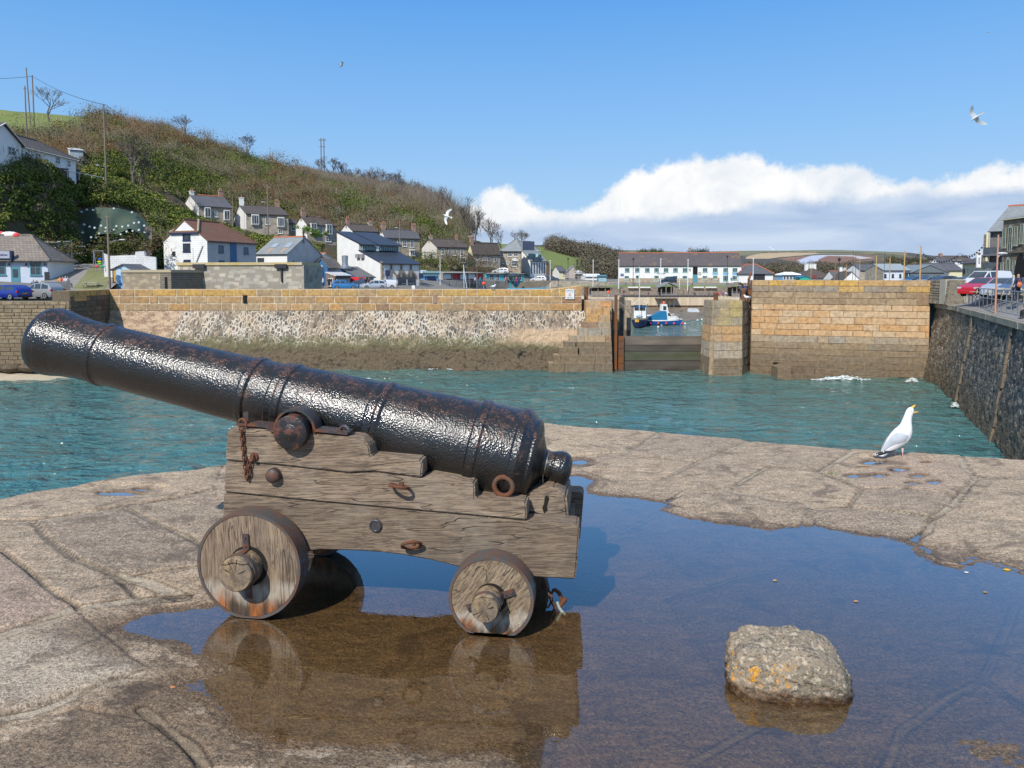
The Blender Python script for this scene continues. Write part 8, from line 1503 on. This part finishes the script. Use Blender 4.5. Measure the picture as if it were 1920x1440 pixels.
person(gp_(1908,560,46.5,QR+.05),R(10),(.02,.03,.07),DK,(.45,.28,.16),'person in a navy coat with an orange shoulder bag behind the railings','stand',h=1.02); q = W(1912,534,46.2); b = MB(); b.ball((0,0,0),.17,12,0,(1,.5,1.1)); b.tube([(-.12,0,.1),(.05,.12,.4),(.12,0,.1)],.012,5); o = b.build('shoulder_bag',flat('bag_orange',(.6,.16,.06)),smooth=True,label='round orange shoulder bag worn by the person in navy',cat='bag'); o.location = q
person(gp_(1899,560,47.3,QR+.02),R(60),(.45,.5,.58),JN,(.6,.5,.42),'person in a pale jacket beside the one with the orange bag','stand',h=1.0)
person(gp_(1932,575,41,QZ+.02),R(80),(.03,.03,.035),DK,(.3,.2,.15),'dark dressed person at the right frame edge by the rail','sit')
# railings on the right quay
pts = [V3((p.x+.75,p.y-.2,QZ+.05)) for p in (RQ[1],RQ[1].lerp(RQ[2],.25),RQ[1].lerp(RQ[2],.5),RQ[1].lerp(RQ[2],.75),RQ[2])]
b = MB(); cum = 0
tot = sum((pts[i+1]-pts[i]).length for i in range(4)); n_ = 16
for i in range(n_+1):
    p,t_ = along(pts,tot*i/n_*.9999); b.tube([p,p+V3((0,0,1.5))],.034,6)
for hh in (1.5,.82): b.tube([p+V3((0,0,hh)) for p in pts],.032,6)
b.build('quay_railing',STEEL,smooth=True,label='galvanised tube railing along the right quay',cat='railing')
def picnic(loc,rz,lab,grp,m):
    t = thing('picnic_table',lab,'picnic table',loc,rz,grp); b = MB()
    for i in range(5): b.box((-.9,-.36+i*.15,.72),(.9,-.24+i*.15,.76))
    b.build('table_top',m,t)
    for s in (-1,1):
        b = MB()
        for i in range(2): b.box((-.9,s*.72-.13+i*.14,.42),(.9,s*.72-.01+i*.14,.46))
        b.build('bench',m,t); b = MB(); x = s*.65; b.box((x-.03,-.8,.36),(x+.03,.8,.42)); b.tube([(x,-.2,.72),(x,-.6,0)],.04,4); b.tube([(x,.2,.72),(x,.6,0)],.04,4); b.build('leg_frame',m,t)
    return t
PT_ = mat('bleached_timber',(.52,.45,.34),(.40,.34,.26),4,.85,stretch=(1,8,1))
for i,(px,Y) in enumerate([(1838,55),(1862,52),(1888,50),(1912,47.5)]): q = W(px,560,Y); picnic((q.x+.6,Y,QR),R(-60),['pale picnic table nearest the concrete block','second pale picnic table behind the quay railing','third pale picnic table near the lamp post','pale picnic table nearest the frame edge'][i],'picnic tables on the right quay',PT_)
q = W(171,533,85); picnic((q.x,85,.0),R(8),'weathered picnic table on the grass by the parapet end',None,PT_)
# =============== POLES, LAMPS, MASTS ===============
PW = mat('pole_wood',(.24,.19,.14),(.17,.135,.10),2,.9,stretch=(1,1,.1)); WP = flat('flagpole_white',(.75,.76,.77))
def pole(name,lab,px,pyb,pyt,Y,r_,m,cat='pole',grp=None,lamp=None,top=None,lean=0,extra=()):
    a = W(px,pyb,Y); zt = W(px,pyt,Y).z; t = thing(name,lab,cat,tuple(a),group=grp); h = zt-a.z; b = MB(); b.tube([(0,0,-1),(lean,0,h)],[r_,r_*.75],8); b.build('shaft',m,t,smooth=True)
    if lamp: lz,ll = W(px,lamp[0],Y).z-a.z,lamp[1]; b = MB(); b.tube([(0,0,lz-.3),(ll*.6,0,lz)],.04,5); b.build('bracket',STEEL,t); b = MB(); b.ball((ll,0,lz+.03),.3,8,0,(1.3,.5,.28)); b.build('lamp_head',flat('lamp_head',(.6,.62,.62)),t)
    if top == 'lantern': b = MB(); b.lathe([(h-.05,.08),(h,.2),(h+.35,.26),(h+.5,.05),(h+.6,.03)],(0,0,0),(0,0,1),10); b.build('lantern',DARKM,t)
    if top == 'ball': b = MB(); b.ball((0,0,h),r_*1.6,8); b.build('finial',m,t)
    for e in extra: b = MB(); z = W(px,e[0],Y).z-a.z; b.box((-e[1],-.06,z-.06),(e[1],.06,z+.06)); b.build('crossarm',m,t)
    return t
pole('utility_pole','tallest utility pole at the top left against the sky',58,240,127,190,.17,PW,lean=-.6,grp='utility poles on the hill'); pole('utility_pole','second utility pole touching the tallest one',64,232,141,186,.18,PW,grp='utility poles on the hill'); pole('utility_pole','shorter dark pole left of the pair above the bungalow roof',50,248,161,150,.15,PW,grp='utility poles on the hill',extra=((166,.3),)); pole('utility_pole','tall pole with a lamp right of the greenhouse',199,335,195,126,.16,PW,lamp=(310,-1.4),grp='utility poles on the hill')
pole('utility_pole','thick utility pole with street lamp by the white yard wall',206,540,404,84,.14,PW,lamp=(450,1.6),extra=((406,.25),)); b = bpy.data.objects
pole('utility_pole','pale pole between the first two cottages',437,425,365,149,.12,PW); pole('utility_pole','tall pole with insulators in front of the second cottage',503,432,345,148,.13,PW,lamp=(379,-.9),extra=((349,.3),(352,.3))); pole('utility_pole','pole with a lamp behind the boathouse roof',750,470,413,163,.14,PW,lamp=(427,-.8));
t = thing('pylon','distant double pylon on the ridge skyline','pylon',tuple(W(605,305,300))); b = MB(); b.tube([(-.6,0,-4),(-.6,0,10)],.2,5); b.tube([(.6,0,-4),(.6,0,10)],.2,5); b.tube([(-1.5,0,9.2),(1.5,0,9.2)],.15,4); b.tube([(-1.2,0,6.5),(1.2,0,6.5)],.12,4); b.build('frame',PW,t)
def wire(lab,p,q,sag,r_=.03,n=14): b = MB(); P = [p.lerp(q,i/n)-V3((0,0,sag*4*(i/n)*(1-i/n))) for i in range(n+1)]; b.tube(P,r_,4); return b.build('overhead_wire',DARKM,label=lab,cat='wire')
wire('overhead wire from the tall top-left poles out of frame',W(-60,147,185),W(62,143,186),.3,.05); wire('overhead wire sloping from the tall poles to the pole by the greenhouse',W(63,144,186),W(199,197,126),.8,.045); wire('wire running from the greenhouse pole down behind the hill brow',W(199,197,126),W(228,215,200),.2,.05)
for i,(px,pb,pt_,r_) in enumerate([(1160,534,488,.11),(1238.5,537,486,.11),(1289.5,537,487.5,.11),(1411.5,540,485.5,.11),(1031.5,542,489,.1),(1112,534,488,.1)]): pole('flagpole',['white flagpole at the left corner of the long building','white flagpole in front of the middle of the long building','white flagpole right of the timber shelter','white flagpole in front of the red-hipped clubhouse','white flagpole right of the apartments','white flagpole by the white boat store'][i],px,pb,pt_,179 if px > 1150 else 176,r_,WP,'flagpole','white flagpoles round the inner harbour',top='ball')
for i,(px,pb,pt_,Y) in enumerate([(1065,520,487,215),(1081.5,522,491,220),(1097.5,522,497,228),(1187,532,487,182),(1363,530,483,182),(1572.5,528,489,120)]): pole('street_lamp',['black lantern post before the green field, leftmost of three','black lantern post before the green field, middle of three','black lantern post before the green field, rightmost of three','black lantern post at the left part of the long building','black lantern post near the flag of the long building','black lantern post rising above the tall orange wall'][i],px,pb,pt_,Y,.08,DARKM,'lamp post','black lantern posts',top='lantern')
for i,(px,pb,pt_,Y,ln,m) in enumerate([(825.5,545,482,140,0,WP),(870.5,548,496,135,-.1,WP),(878,548,497,134,-.9,WP),(894.5,545,492,140,0,PW),(880.5,542,510,150,0,PW),(1274,534,512,176,0,WP)]): pole('mast',['pale mast in front of the blue restaurant edge','pale mast in front of the arcade, upright one of the crossing pair','leaning mast crossing the upright one','mast right of the crossing pair','thin short mast behind the crossing pair','short white post on the far lawn'][i],px,pb,pt_,Y,.075,m,'mast','masts behind the parapet',lean=ln)
YM = mat('varnished_mast',(.52,.36,.16),(.44,.28,.13),2,.6)
for i,(px,pb,pt_,Y,r_,m) in enumerate([(1563,540,482,110,.09,PW),(1641.5,545,479,100,.1,YM),(1657,545,471,130,.04,DARKM),(1598,540,471,140,.04,DARKM),(1603,540,474,140,.04,DARKM),(1611,540,485,120,.06,YM),(1667,548,483,95,.08,YM),(1694,548,470,92,.1,YM),(1724,548,461,90,.11,YM),(1520,540,492,130,.05,YM),(1586,540,496,120,.05,YM)]): pole('mast',['greyish leaning mast above the tall wall','golden mast above the tall wall behind the stone hall','thin dark mast right of the golden one','thin dark mast left of a matching pair','thin dark mast right of a matching pair','slim golden mast left of the stone hall','golden mast over the white shed, left one','golden mast over the right part of the white shed','tallest golden mast carrying the string of bulbs','short golden mast behind the round maroon sign','short golden mast by the white gabled house'][i],px,pb,pt_,Y,r_,m,'mast','masts above the tall wall',lean=.25 if i == 0 else 0)
pole('lamp_post','salmon coloured lamp post rising behind the quay railing',1866.5,575,440,47,.06,flat('salmon_post',(.55,.28,.18)),'lamp post',lamp=(476,.3))
def bulbs(lab,p,q,sag,n=14):
    b = MB(); P = [p.lerp(q,i/n)-V3((0,0,sag*4*(i/n)*(1-i/n))) for i in range(n+1)]; b.tube(P,.02,4); t = b.build('festoon_lights',DARKM,label=lab,cat='light string'); b = MB()
    for x in P[1:-1]: b.ball(x-V3((0,0,.16)),.11,6)
    b.build('bulbs',DARKM,t)
bulbs('string of dark bulbs sagging left from the tallest golden mast',W(1697,481,92),W(1724,473,90),.6,9); bulbs('string of dark bulbs sagging right towards the slate gable block',W(1728,471,90),W(1800,475,80),1.0,16); bulbs('string of bulbs rising to the slate gable block',W(1800,475,80),W(1846,456,82),.7,10)
# rust coloured winch on the tall wall corner
q = W(1407,562,70.5); t = thing('winch','dark red rusty winch frame standing at the corner of the tall wall','winch',tuple(q)); b = MB(); b.box((-.25,-.2,-.2),(-.12,.2,2.1)); b.box((.12,-.2,-.2),(.25,.2,1.9)); b.build('frame',BOL,t); b = MB(); b.lathe([(-.3,.34),(-.25,.34),(-.24,.14),(.24,.14),(.25,.34),(.3,.34)],(0,0,.75),(0,1,0),16); b.torus((0,-.32,1.35),.26,.035,(0,1,0),20,6); b.build('drum',BOL,t); b = MB(); b.tube([(-.18,0,2.0),(0,0,2.6),(.05,0,2.7)],[.12,.1,.04],6); b.build('head',BOL,t)
# white notice on the parapet end
q = W(1068.5,551.5,Yp-.16); t = thing('warning_sign','white notice board with small lettering on the parapet end','sign',tuple(q)); b = MB(); b.box((-.46,0,-.52),(.46,.05,.52)); b.build('board',WHITE,t,bevel=.01); TX = flat('notice_grey',(.22,.25,.28))
text3('DANGEROUS AT',t,(0,-.01,.38),.115,TX); text3('LOW WATER',t,(0,-.01,.22),.12,flat('notice_mauve',(.45,.38,.5))); text3('KEEP CLEAR',t,(0,-.01,-.37),.11,TX); b = MB(); b.torus((0,-.012,-.06),.13,.018,(0,1,0),20,6); b.box((-.02,-.02,-.16),(.02,-.005,.04)); b.build('emblem',flat('notice_red',(.7,.15,.15)),t)
q = W(775,539,78); t = thing('small_sign','blank white sign on a thin post behind the parapet','sign',tuple(q)); b = MB(); b.box((-.17,0,-.2),(.17,.03,.22)); b.build('board',WHITE,t); b = MB(); b.tube([(0,.04,-1.5),(0,.04,0)],.02,5); b.build('post',STEEL,t)
q = W(815.5,560.5,Yp-.09); b = MB(); b.box((-.2,0,-.42),(.2,.05,.42)); o = b.build('brick_patch',BRK,label='small red brick repair patch in the parapet',cat='brickwork'); o.location = q
def lifering(px,py,Y,lab): q = W(px,py,Y); t = thing('life_ring',lab,'life ring',(q.x,Y,q.z),group='orange life ring stations'); b = MB(); b.ball((0,0,0),.38,14,0,(1,.3,1)); b.build('ring_case',flat('life_orange',(.85,.10,.04)),t,smooth=True); b = MB(); b.tube([(0,.1,-1.3),(0,.1,0)],.04,5); b.build('post',WHITE,t)
lifering(907,531.5,152,'orange life ring case on the road by the arcade'); lifering(1141,547.5,171,'orange life ring case in front of the left shelter')
# =============== BOATS ===============
def hull(t,L_,B_,H_,m,m2,name='hull',sheer=.3,trans=.75):
    n = 12; vs_ = []
    for i in range(n+1):
        f = i/n; x =-L_/2+L_*f; w_ = B_/2*(trans+(1-trans)*math.sin(min(1,f*2)*math.pi/2))*(1-max(0,(f-.45)/.55)**2.2); z1_ = H_+sheer*(f-.35)**2*2.2; kz =-.25+.5*max(0,f-.75)**1.5
        vs_ += [(x,0,kz),(x,-w_*.75,.02+.1*f),(x,-w_,z1_*.8),(x,-w_*.99,z1_),(x,w_*.99,z1_),(x,w_,z1_*.8),(x,w_*.75,.02+.1*f)]
    ff,mm = [],[]
    b = MB()
    for i in range(n):
        for j in range(7): b.add([vs_[i*7+j],vs_[i*7+(j+1) % 7],vs_[(i+1)*7+(j+1) % 7],vs_[(i+1)*7+j]],[(0,1,2,3)],1 if j in (2,3,4) else 0)
    b.add(vs_[:7],[tuple(range(6,-1,-1))],0); return b.build(name,[m,m2],t)
RF = flat('fender_red',(.75,.07,.06))
def boat(lab,px,py,Y,rz,L_,B_,H_,hm,dm): q = G(px,py,WL+.05); t = thing('fishing_boat',lab,'boat',(q.x,q.y,WL+.05),rz,'boats moored in the inner harbour'); hull(t,L_,B_,H_,hm,dm); return t
t = boat('blue and white motor boat with blue canvas cover and red fenders',1241,609,0,R(-5),7.6,2.4,.95,flat('hull_blue',(.01,.12,.42)),WHITE)
b = MB(); b.prism([V3((-3.4,-1.0,1.0)),V3((.9,-1.0,1.0)),V3((.7,-1.0,2.6)),V3((-.3,-1.0,2.6))],(0,2.0,0)); b.build('canvas_cover',flat('canvas_blue',(.01,.17,.36)),t); b = MB(); b.prism([V3((.7,-.9,1.0)),V3((3.3,-.5,1.15)),V3((2.6,-.6,1.7)),V3((1.6,-.8,1.75)),V3((1.2,-.85,2.5)),V3((.7,-.9,2.5))],(0,1.6,0)); b.build('wheelhouse',WHITE,t); b = MB(); b.add([(1.0,-.93,1.8),(1.6,-.93,1.8),(1.25,-.93,2.3),(1.0,-.93,2.3)],[(0,1,2,3)]); b.build('pane',glass(),t)
for i in range(6): b = MB(); b.ball((-3.7+i*1.45 if i else -3.9,-1.2 if i else -.5,.35),.2,8,0,(1,1,1.3)); b.build('fender',RF,t)
b = MB(); b.tube([(2.6,-.7,1.2),(2.9,-.6,1.9),(3.8,0,2.0),(2.9,.6,1.9),(2.6,.7,1.2)],.035,5); b.build('bow_rail',STEEL,t)
t = boat('white cabin boat with red hull stripe and orange mast-top buoy',1228,598,0,R(4),8.5,2.4,.85,flat('hull_redbrown',(.33,.08,.04)),WHITE); b = MB(); b.prism([V3((1.2,-.8,.9)),V3((2.9,-.8,.9)),V3((2.4,-.7,3.2)),V3((1.3,-.7,3.2))],(0,1.6,0)); b.build('wheelhouse',WHITE,t); b = MB(); b.box((1.55,-.84,2.0),(2.2,-.79,2.8)); b.build('pane',glass(),t); b = MB(); b.ball((1.9,0,3.5),.32,10); b.build('buoy',flat('buoy_orange',(.85,.16,.06)),t,smooth=True)
t = boat('dark blue fishing boat with blue and white wheelhouse beside the gate jamb',1199,612,0,R(255),7.0,3.0,1.5,flat('hull_navy',(.015,.03,.10)),flat('deck_olive',(.30,.27,.18))); b = MB(); b.box((-2.6,-1.1,1.4),(-.6,1.1,3.9)); b.build('wheelhouse',WHITE,t); b = MB(); b.box((-2.8,-1.3,3.9),(-.3,1.3,4.1)); b.build('wheelhouse_roof',flat('roof_cream',(.62,.5,.32)),t); b = MB(); b.box((-.6,-1.0,2.9),(-.55,1.0,3.5)); b.build('wheelhouse_window',glass(),t); b = MB(); b.box((-.62,-1.12,3.55),(-.54,1.12,3.9)); b.build('blue_band',flat('hull_blue',(.01,.12,.42)),t)
b = MB(); b.tube([(.9,0,1.4),(.9,0,11)],[.07,.04],6); b.build('mast',WP,t); b = MB(); b.box((3.35,-.5,1.0),(3.45,.2,1.45)); b.build('bow_plate',flat('plate_amber',(.75,.4,.05)),t); b = MB(); b.tube([(-1.4,-1.2,4.1),(-1.2,0,5.2),(-1.4,1.2,4.1)],.05,5); b.build('gantry',WHITE,t); b = MB(); b.ball((1.6,.1,1.9),.5,10,0,(1.2,1.4,.5)); b.build('net_roll',flat('net_blue',(.3,.4,.5)),t)
t = boat('small white canopied dinghy with outboard motor',1297,593.5,0,R(8),4.6,1.9,.6,flat('hull_dark',(.03,.03,.035)),WHITE); b = MB(); b.prism([V3((-1.2,-.8,.6)),V3((1.8,-.7,.7)),V3((1.2,-.6,1.8)),V3((-.5,-.7,1.85))],(0,1.5,0)); b.build('canopy',flat('canopy_grey',(.62,.66,.7)),t); b = MB(); b.box((-2.7,-.2,.2),(-2.2,.2,1.3)); b.build('outboard_motor',BLACK,t); b = MB(); b.ball((.1,-1.0,.35),.25,8); b.build('fender',RF,t)
t = boat('white boat with yellow buoy half hidden by the entrance pillar',1337,594,0,R(20),4.8,2.0,.7,flat('hull_dark',(.03,.03,.035)),WHITE); b = MB(); b.prism([V3((-1.2,-.8,.7)),V3((1.6,-.6,.8)),V3((.8,-.5,2.0)),V3((-.2,-.6,2.0))],(0,1.4,0)); b.build('cuddy',WHITE,t); b = MB(); b.ball((-2.2,-.5,.4),.28,8); b.build('buoy',flat('buoy_yellow',(.85,.55,.02)),t)
for i,(px,py) in enumerate([(1234,614.5),(1268.5,607.5),(1276,609.5),(1284.5,608),(1308,601.5),(1316,600),(1319,597.5),(1240.5,610),(1328,598.5),(1268,591)]): q = G(px,py,WL); b = MB(); b.ball((q.x,q.y,WL+.12),.2,8); b.build('mooring_buoy',flat('buoy_white',(.8,.8,.78)) if i != 9 else flat('buoy_peach',(.75,.45,.25)),smooth=True,label=['white buoy nearest the gate, below the blue boat','white buoy right of the blue boat, first along the floating line','white buoy second along the floating line','white buoy third along the floating line','white buoy fourth along the floating line','white buoy fifth along the floating line','white buoy sixth on the line, near the far boats','white buoy touching the hull of the blue boat','white buoy by the pillar edge','peach buoy on the mud line'][i],cat='buoy',group='small mooring buoys')
b = MB(); b.tube([G(*p,WL)+V3((0,0,.06)) for p in ((1263,609),(1276,609.8),(1290,607.5),(1308,601.5),(1320,597.5),(1335,591))],.03,4); b.build('floating_line',WP,label='thin white floating line curving across the inner water',cat='rope')
b = MB(); hq = W(988,541.5,165); t = thing('covered_boat','row boat hull under bright blue cover behind the parapet','boat',(hq.x,165,hq.z-.6)); hull(t,9,2.2,.7,flat('cover_blue',(.02,.35,.6)),flat('cover_blue2',(.03,.42,.68)));
t = thing('dark_boat_bow','dark wooden boat bow leaning on the far slip','boat',tuple(W(1005,541,170))); b = MB(); b.prism([V3((-4.5,0,0)),V3((-3.6,0,1.5)),V3((3.8,0,1.9)),V3((1.5,0,-.2)),V3((-3,0,-.4))],(0,1.6,0)); b.build('hull',bpy.data.materials['harbour_mud'],t,bevel=.1)
# low boundary wall, road rail and shoppers
wallp('road_wall','low stone wall along the road below the apartments',[(985,526,176,-2),(1030,526,180,-2),(1160,529.5,184,-2)],.5,GSTN)
for i,px in enumerate((1055,1069,1082,1096)): q = W(px,530,183); b = MB(); b.box((q.x-.9,182.4,q.z-.4),(q.x+.9,183,q.z+.35)); b.build('hoarding',WREN,label=['first white panel from the left on the low road wall','second white panel on the low road wall','third white panel on the low road wall','last white panel on the low road wall'][i],cat='panel',group='white panels on the road wall')
railing('quay_railing','thin railing along the quay road in front of the boathouse',W(755,543,118),W(815,540,122),12,1.0,STEEL,(1,.5),.025); railing('quay_railing','thin railing along the quay road in front of the arcade',W(828,538,142),W(900,534,150),12,1.0,STEEL,(1,.5),.025)
PP_ = [(948,533,164,(.6,.12,.2),JN,BRH,'person in a pink top walking by the turquoise shops','walk'),(963,532,165,(.05,.12,.08),DK,BRH,'person in dark green beside the white table','stand'),(968,532,166,(.3,.02,.14),(.3,.02,.14),BRH,'person in a long plum coat by the turquoise shops','stand'),(973,532,168,NV,DK,BRH,'person in navy right of the plum coat','walk'),(953,531,170,(.3,.3,.32),DK,GRH,'grey dressed person in the shop doorway','stand'),(891,536,150,(.45,.5,.6),JN,WHH,'person in pale blue by the arcade mast','walk'),(900.5,536,152,(.02,.25,.42),JN,BRH,'person in a bright blue coat by the dark red bay','stand'),
 (686,541,119,DK,DK,BRH,'dark dressed person in front of the red van, left one','stand'),(692,541,119.5,(.08,.03,.03),DK,BRH,'dark dressed person in front of the red van, right one','stand'),(600,543,116,(.35,.25,.2),JN,BRH,'seated person in brown by the blue boat shed','sit'),(606,543,117,(.6,.6,.62),NV,WHH,'person in white by the blue boat shed door','stand'),(617,542,117,DK,DK,BRH,'person in black between the blue shed and the timber cabin','stand'),
 (62.5,526,82,(.16,.2,.28),DK,(.5,.2,.08),'red-haired person in grey at the cafe window','stand'),(69,526,81,(.02,.03,.06),DK,WHH,'person with a white hat and navy jacket at the cafe','stand'),
 (1348.5,553,172,(.65,.06,.12),JN,BRH,'person in red seated on the far terrace, left of three','sit'),(1355,553,172.5,(.25,.06,.3),JN,BRH,'person in purple seated on the far terrace, middle of three','sit'),(1361,554,172,(.6,.6,.65),NV,BRH,'person in white seated on the far terrace, right of three','sit'),(1169.5,552,171,(.04,.03,.04),(.5,.03,.03),BRH,'person in black and red at the left end of the far terrace','stand'),(1216,553,171.5,(.05,.05,.06),(.5,.05,.04),BRH,'person in black seated left of the timber shelter','sit'),(1185,552,172,(.5,.35,.15),DK,GRH,'person in tan seated on the far terrace','sit'),(1302,553,172,DK,DK,BRH,'person in black seated right of the timber shelter','sit'),(1330,553,172.2,(.08,.08,.1),NV,GRH,'person in charcoal seated near the three friends','sit'),(1418,519,76,(.10,.18,.35),JN,BRH,'person in blue seen over the tall wall by the black sign wall','stand')]
for px,py,Y,c1_,c2_,c3_,lab,ps in PP_:
    q = W(px,py,Y); z = {True: z1_,False: q.z-.55}[Y > 170 and py > 550]; z = z if px != 1418 else -.55
    if ps == 'sit' and py > 550: z = z1_+.02
    if py < 545 and Y > 100: z = land_z(q.x,Y)+(.0)
    if px < 75: z = q.z-1.6
    person((q.x,Y,z),R(random.uniform(120,240)),c1_,c2_,c3_,lab,ps)
for i,(px,py,c_) in enumerate([(113,526.5,(.75,.3,.03)),(123,526,(.72,.6,.62)),(118,526,(.55,.1,.15)),(127,527,(.7,.66,.68))]): q = W(px,py,78.5); person((q.x,78.5,q.z-.75),R(200+i*20),c_,NV,(BRH,WHH,BRH,GRH)[i],['person in orange sitting behind the concrete wall','person in pale pink sitting behind the concrete wall','person in red sitting between the orange and pink ones','person in white sitting at the right end of the concrete wall'][i],'sit',h=.95)
# toys and play frame by the pole, roof dinghy, cables
t = thing('play_frame','grey play frame with coloured floats hanging in it','frame',tuple(W(185,505,86))); b = MB()
for x in (-.5,.6): b.tube([(x-.15,0,-.3),(x,0,2.2)],.04,5); b.tube([(x+.25,0,-.3),(x,0,2.2)],.04,5)
b.tube([(-.5,0,2.2),(.6,0,2.2)],.04,5); b.build('frame',STEEL,t)
for i,(x,z,c_) in enumerate([(.2,1.2,(.02,.1,.5)),(.15,.9,(.6,.55,.02)),(.2,.65,(.1,.5,.1)),(-.2,.35,(.7,.08,.1)),(.45,.3,(.05,.35,.15))]): b = MB(); b.ball((x,0,z),.2,10,0,(1.4,1,.7)); b.build('float',flat('float_%d' % i,c_),t,smooth=True)
t = thing('roof_dinghy','red and white inflatable on the ridge behind the cafe roof','dinghy',tuple(W(18,441,93))); b = MB(); b.ball((0,0,0),.8,14,0,(1.6,.8,.6)); b.build('white_hull',WHITE,t,smooth=True); b = MB(); b.ball((-.95,-.1,.1),.38,10,0,(1,1,1.1)); b.ball((.95,-.1,-.05),.45,10,0,(1.3,1,.8)); b.build('red_ends',RF,t,smooth=True)
b = MB(); q = W(135,478,99); b.tube([(q.x-1.6,99,q.z),(q.x+1.6,99,q.z+.3)],.05,5); b.tube([(q.x-1.2,99,q.z+1),(q.x+1.9,99,q.z+1.2)],.05,5); b.tube([(q.x,99,q.z-1.5),(q.x,99,q.z+2.0)],.06,5); b.tube([(q.x-1.5,98.6,q.z-1.2),(q.x+2.8,98.6,q.z-1.9)],.06,5); b.build('boat_trailer',STEEL,label='folded grey boat trailer by the bank behind the cafe',cat='trailer')
# fence posts along the top field
for i in range(16):
    px =-8+i*11.5+random.uniform(-2,2); Y = 205; x = (px-960)/F*Y; b = MB(); b.box((-.09,-.09,-.4),(.09,.09,1.15)); o = b.build('fence_post',mat('post_wood',(.42,.34,.2),(.3,.25,.16),2)); o.location = (x,Y,land_z(x,Y)); tag(o,'small pale fence post in the row along the green top field','post','fence posts on the top field')
# bits on the paving
for i,(px,py,c_,r_) in enumerate([(1888,1068,(.65,.42,.05),.022),(324,1288,(.7,.25,.1),.012),(317,1310,(.7,.68,.62),.012),(1605,1127,(.5,.28,.16),.014),(1453,1088,(.5,.35,.15),.014),(1847,1110,(.4,.25,.12),.013),(1812,1073,(.7,.7,.66),.014),(774,1154,(.08,.07,.05),.012)]):
    q = G(px,py,.003); b = MB(); b.ball((0,0,0),r_*.6,8,0,(1.5,1,.4)); o = b.build('pebble',mat('pebble_%d' % i,c_),smooth=True); o.location = q; tag(o,['yellow leaf-like scrap at the right rim of the puddle','orange pebble on wet stone below the left wheel','white pebble just below the orange one','brown speck in the puddle right of centre','tan speck in the puddle above the boulder','brown speck near the right end of the puddle','pale pebble in the puddle below its right shore','dark scrap floating between the wheels'][i],'pebble','bits lying on the paving')
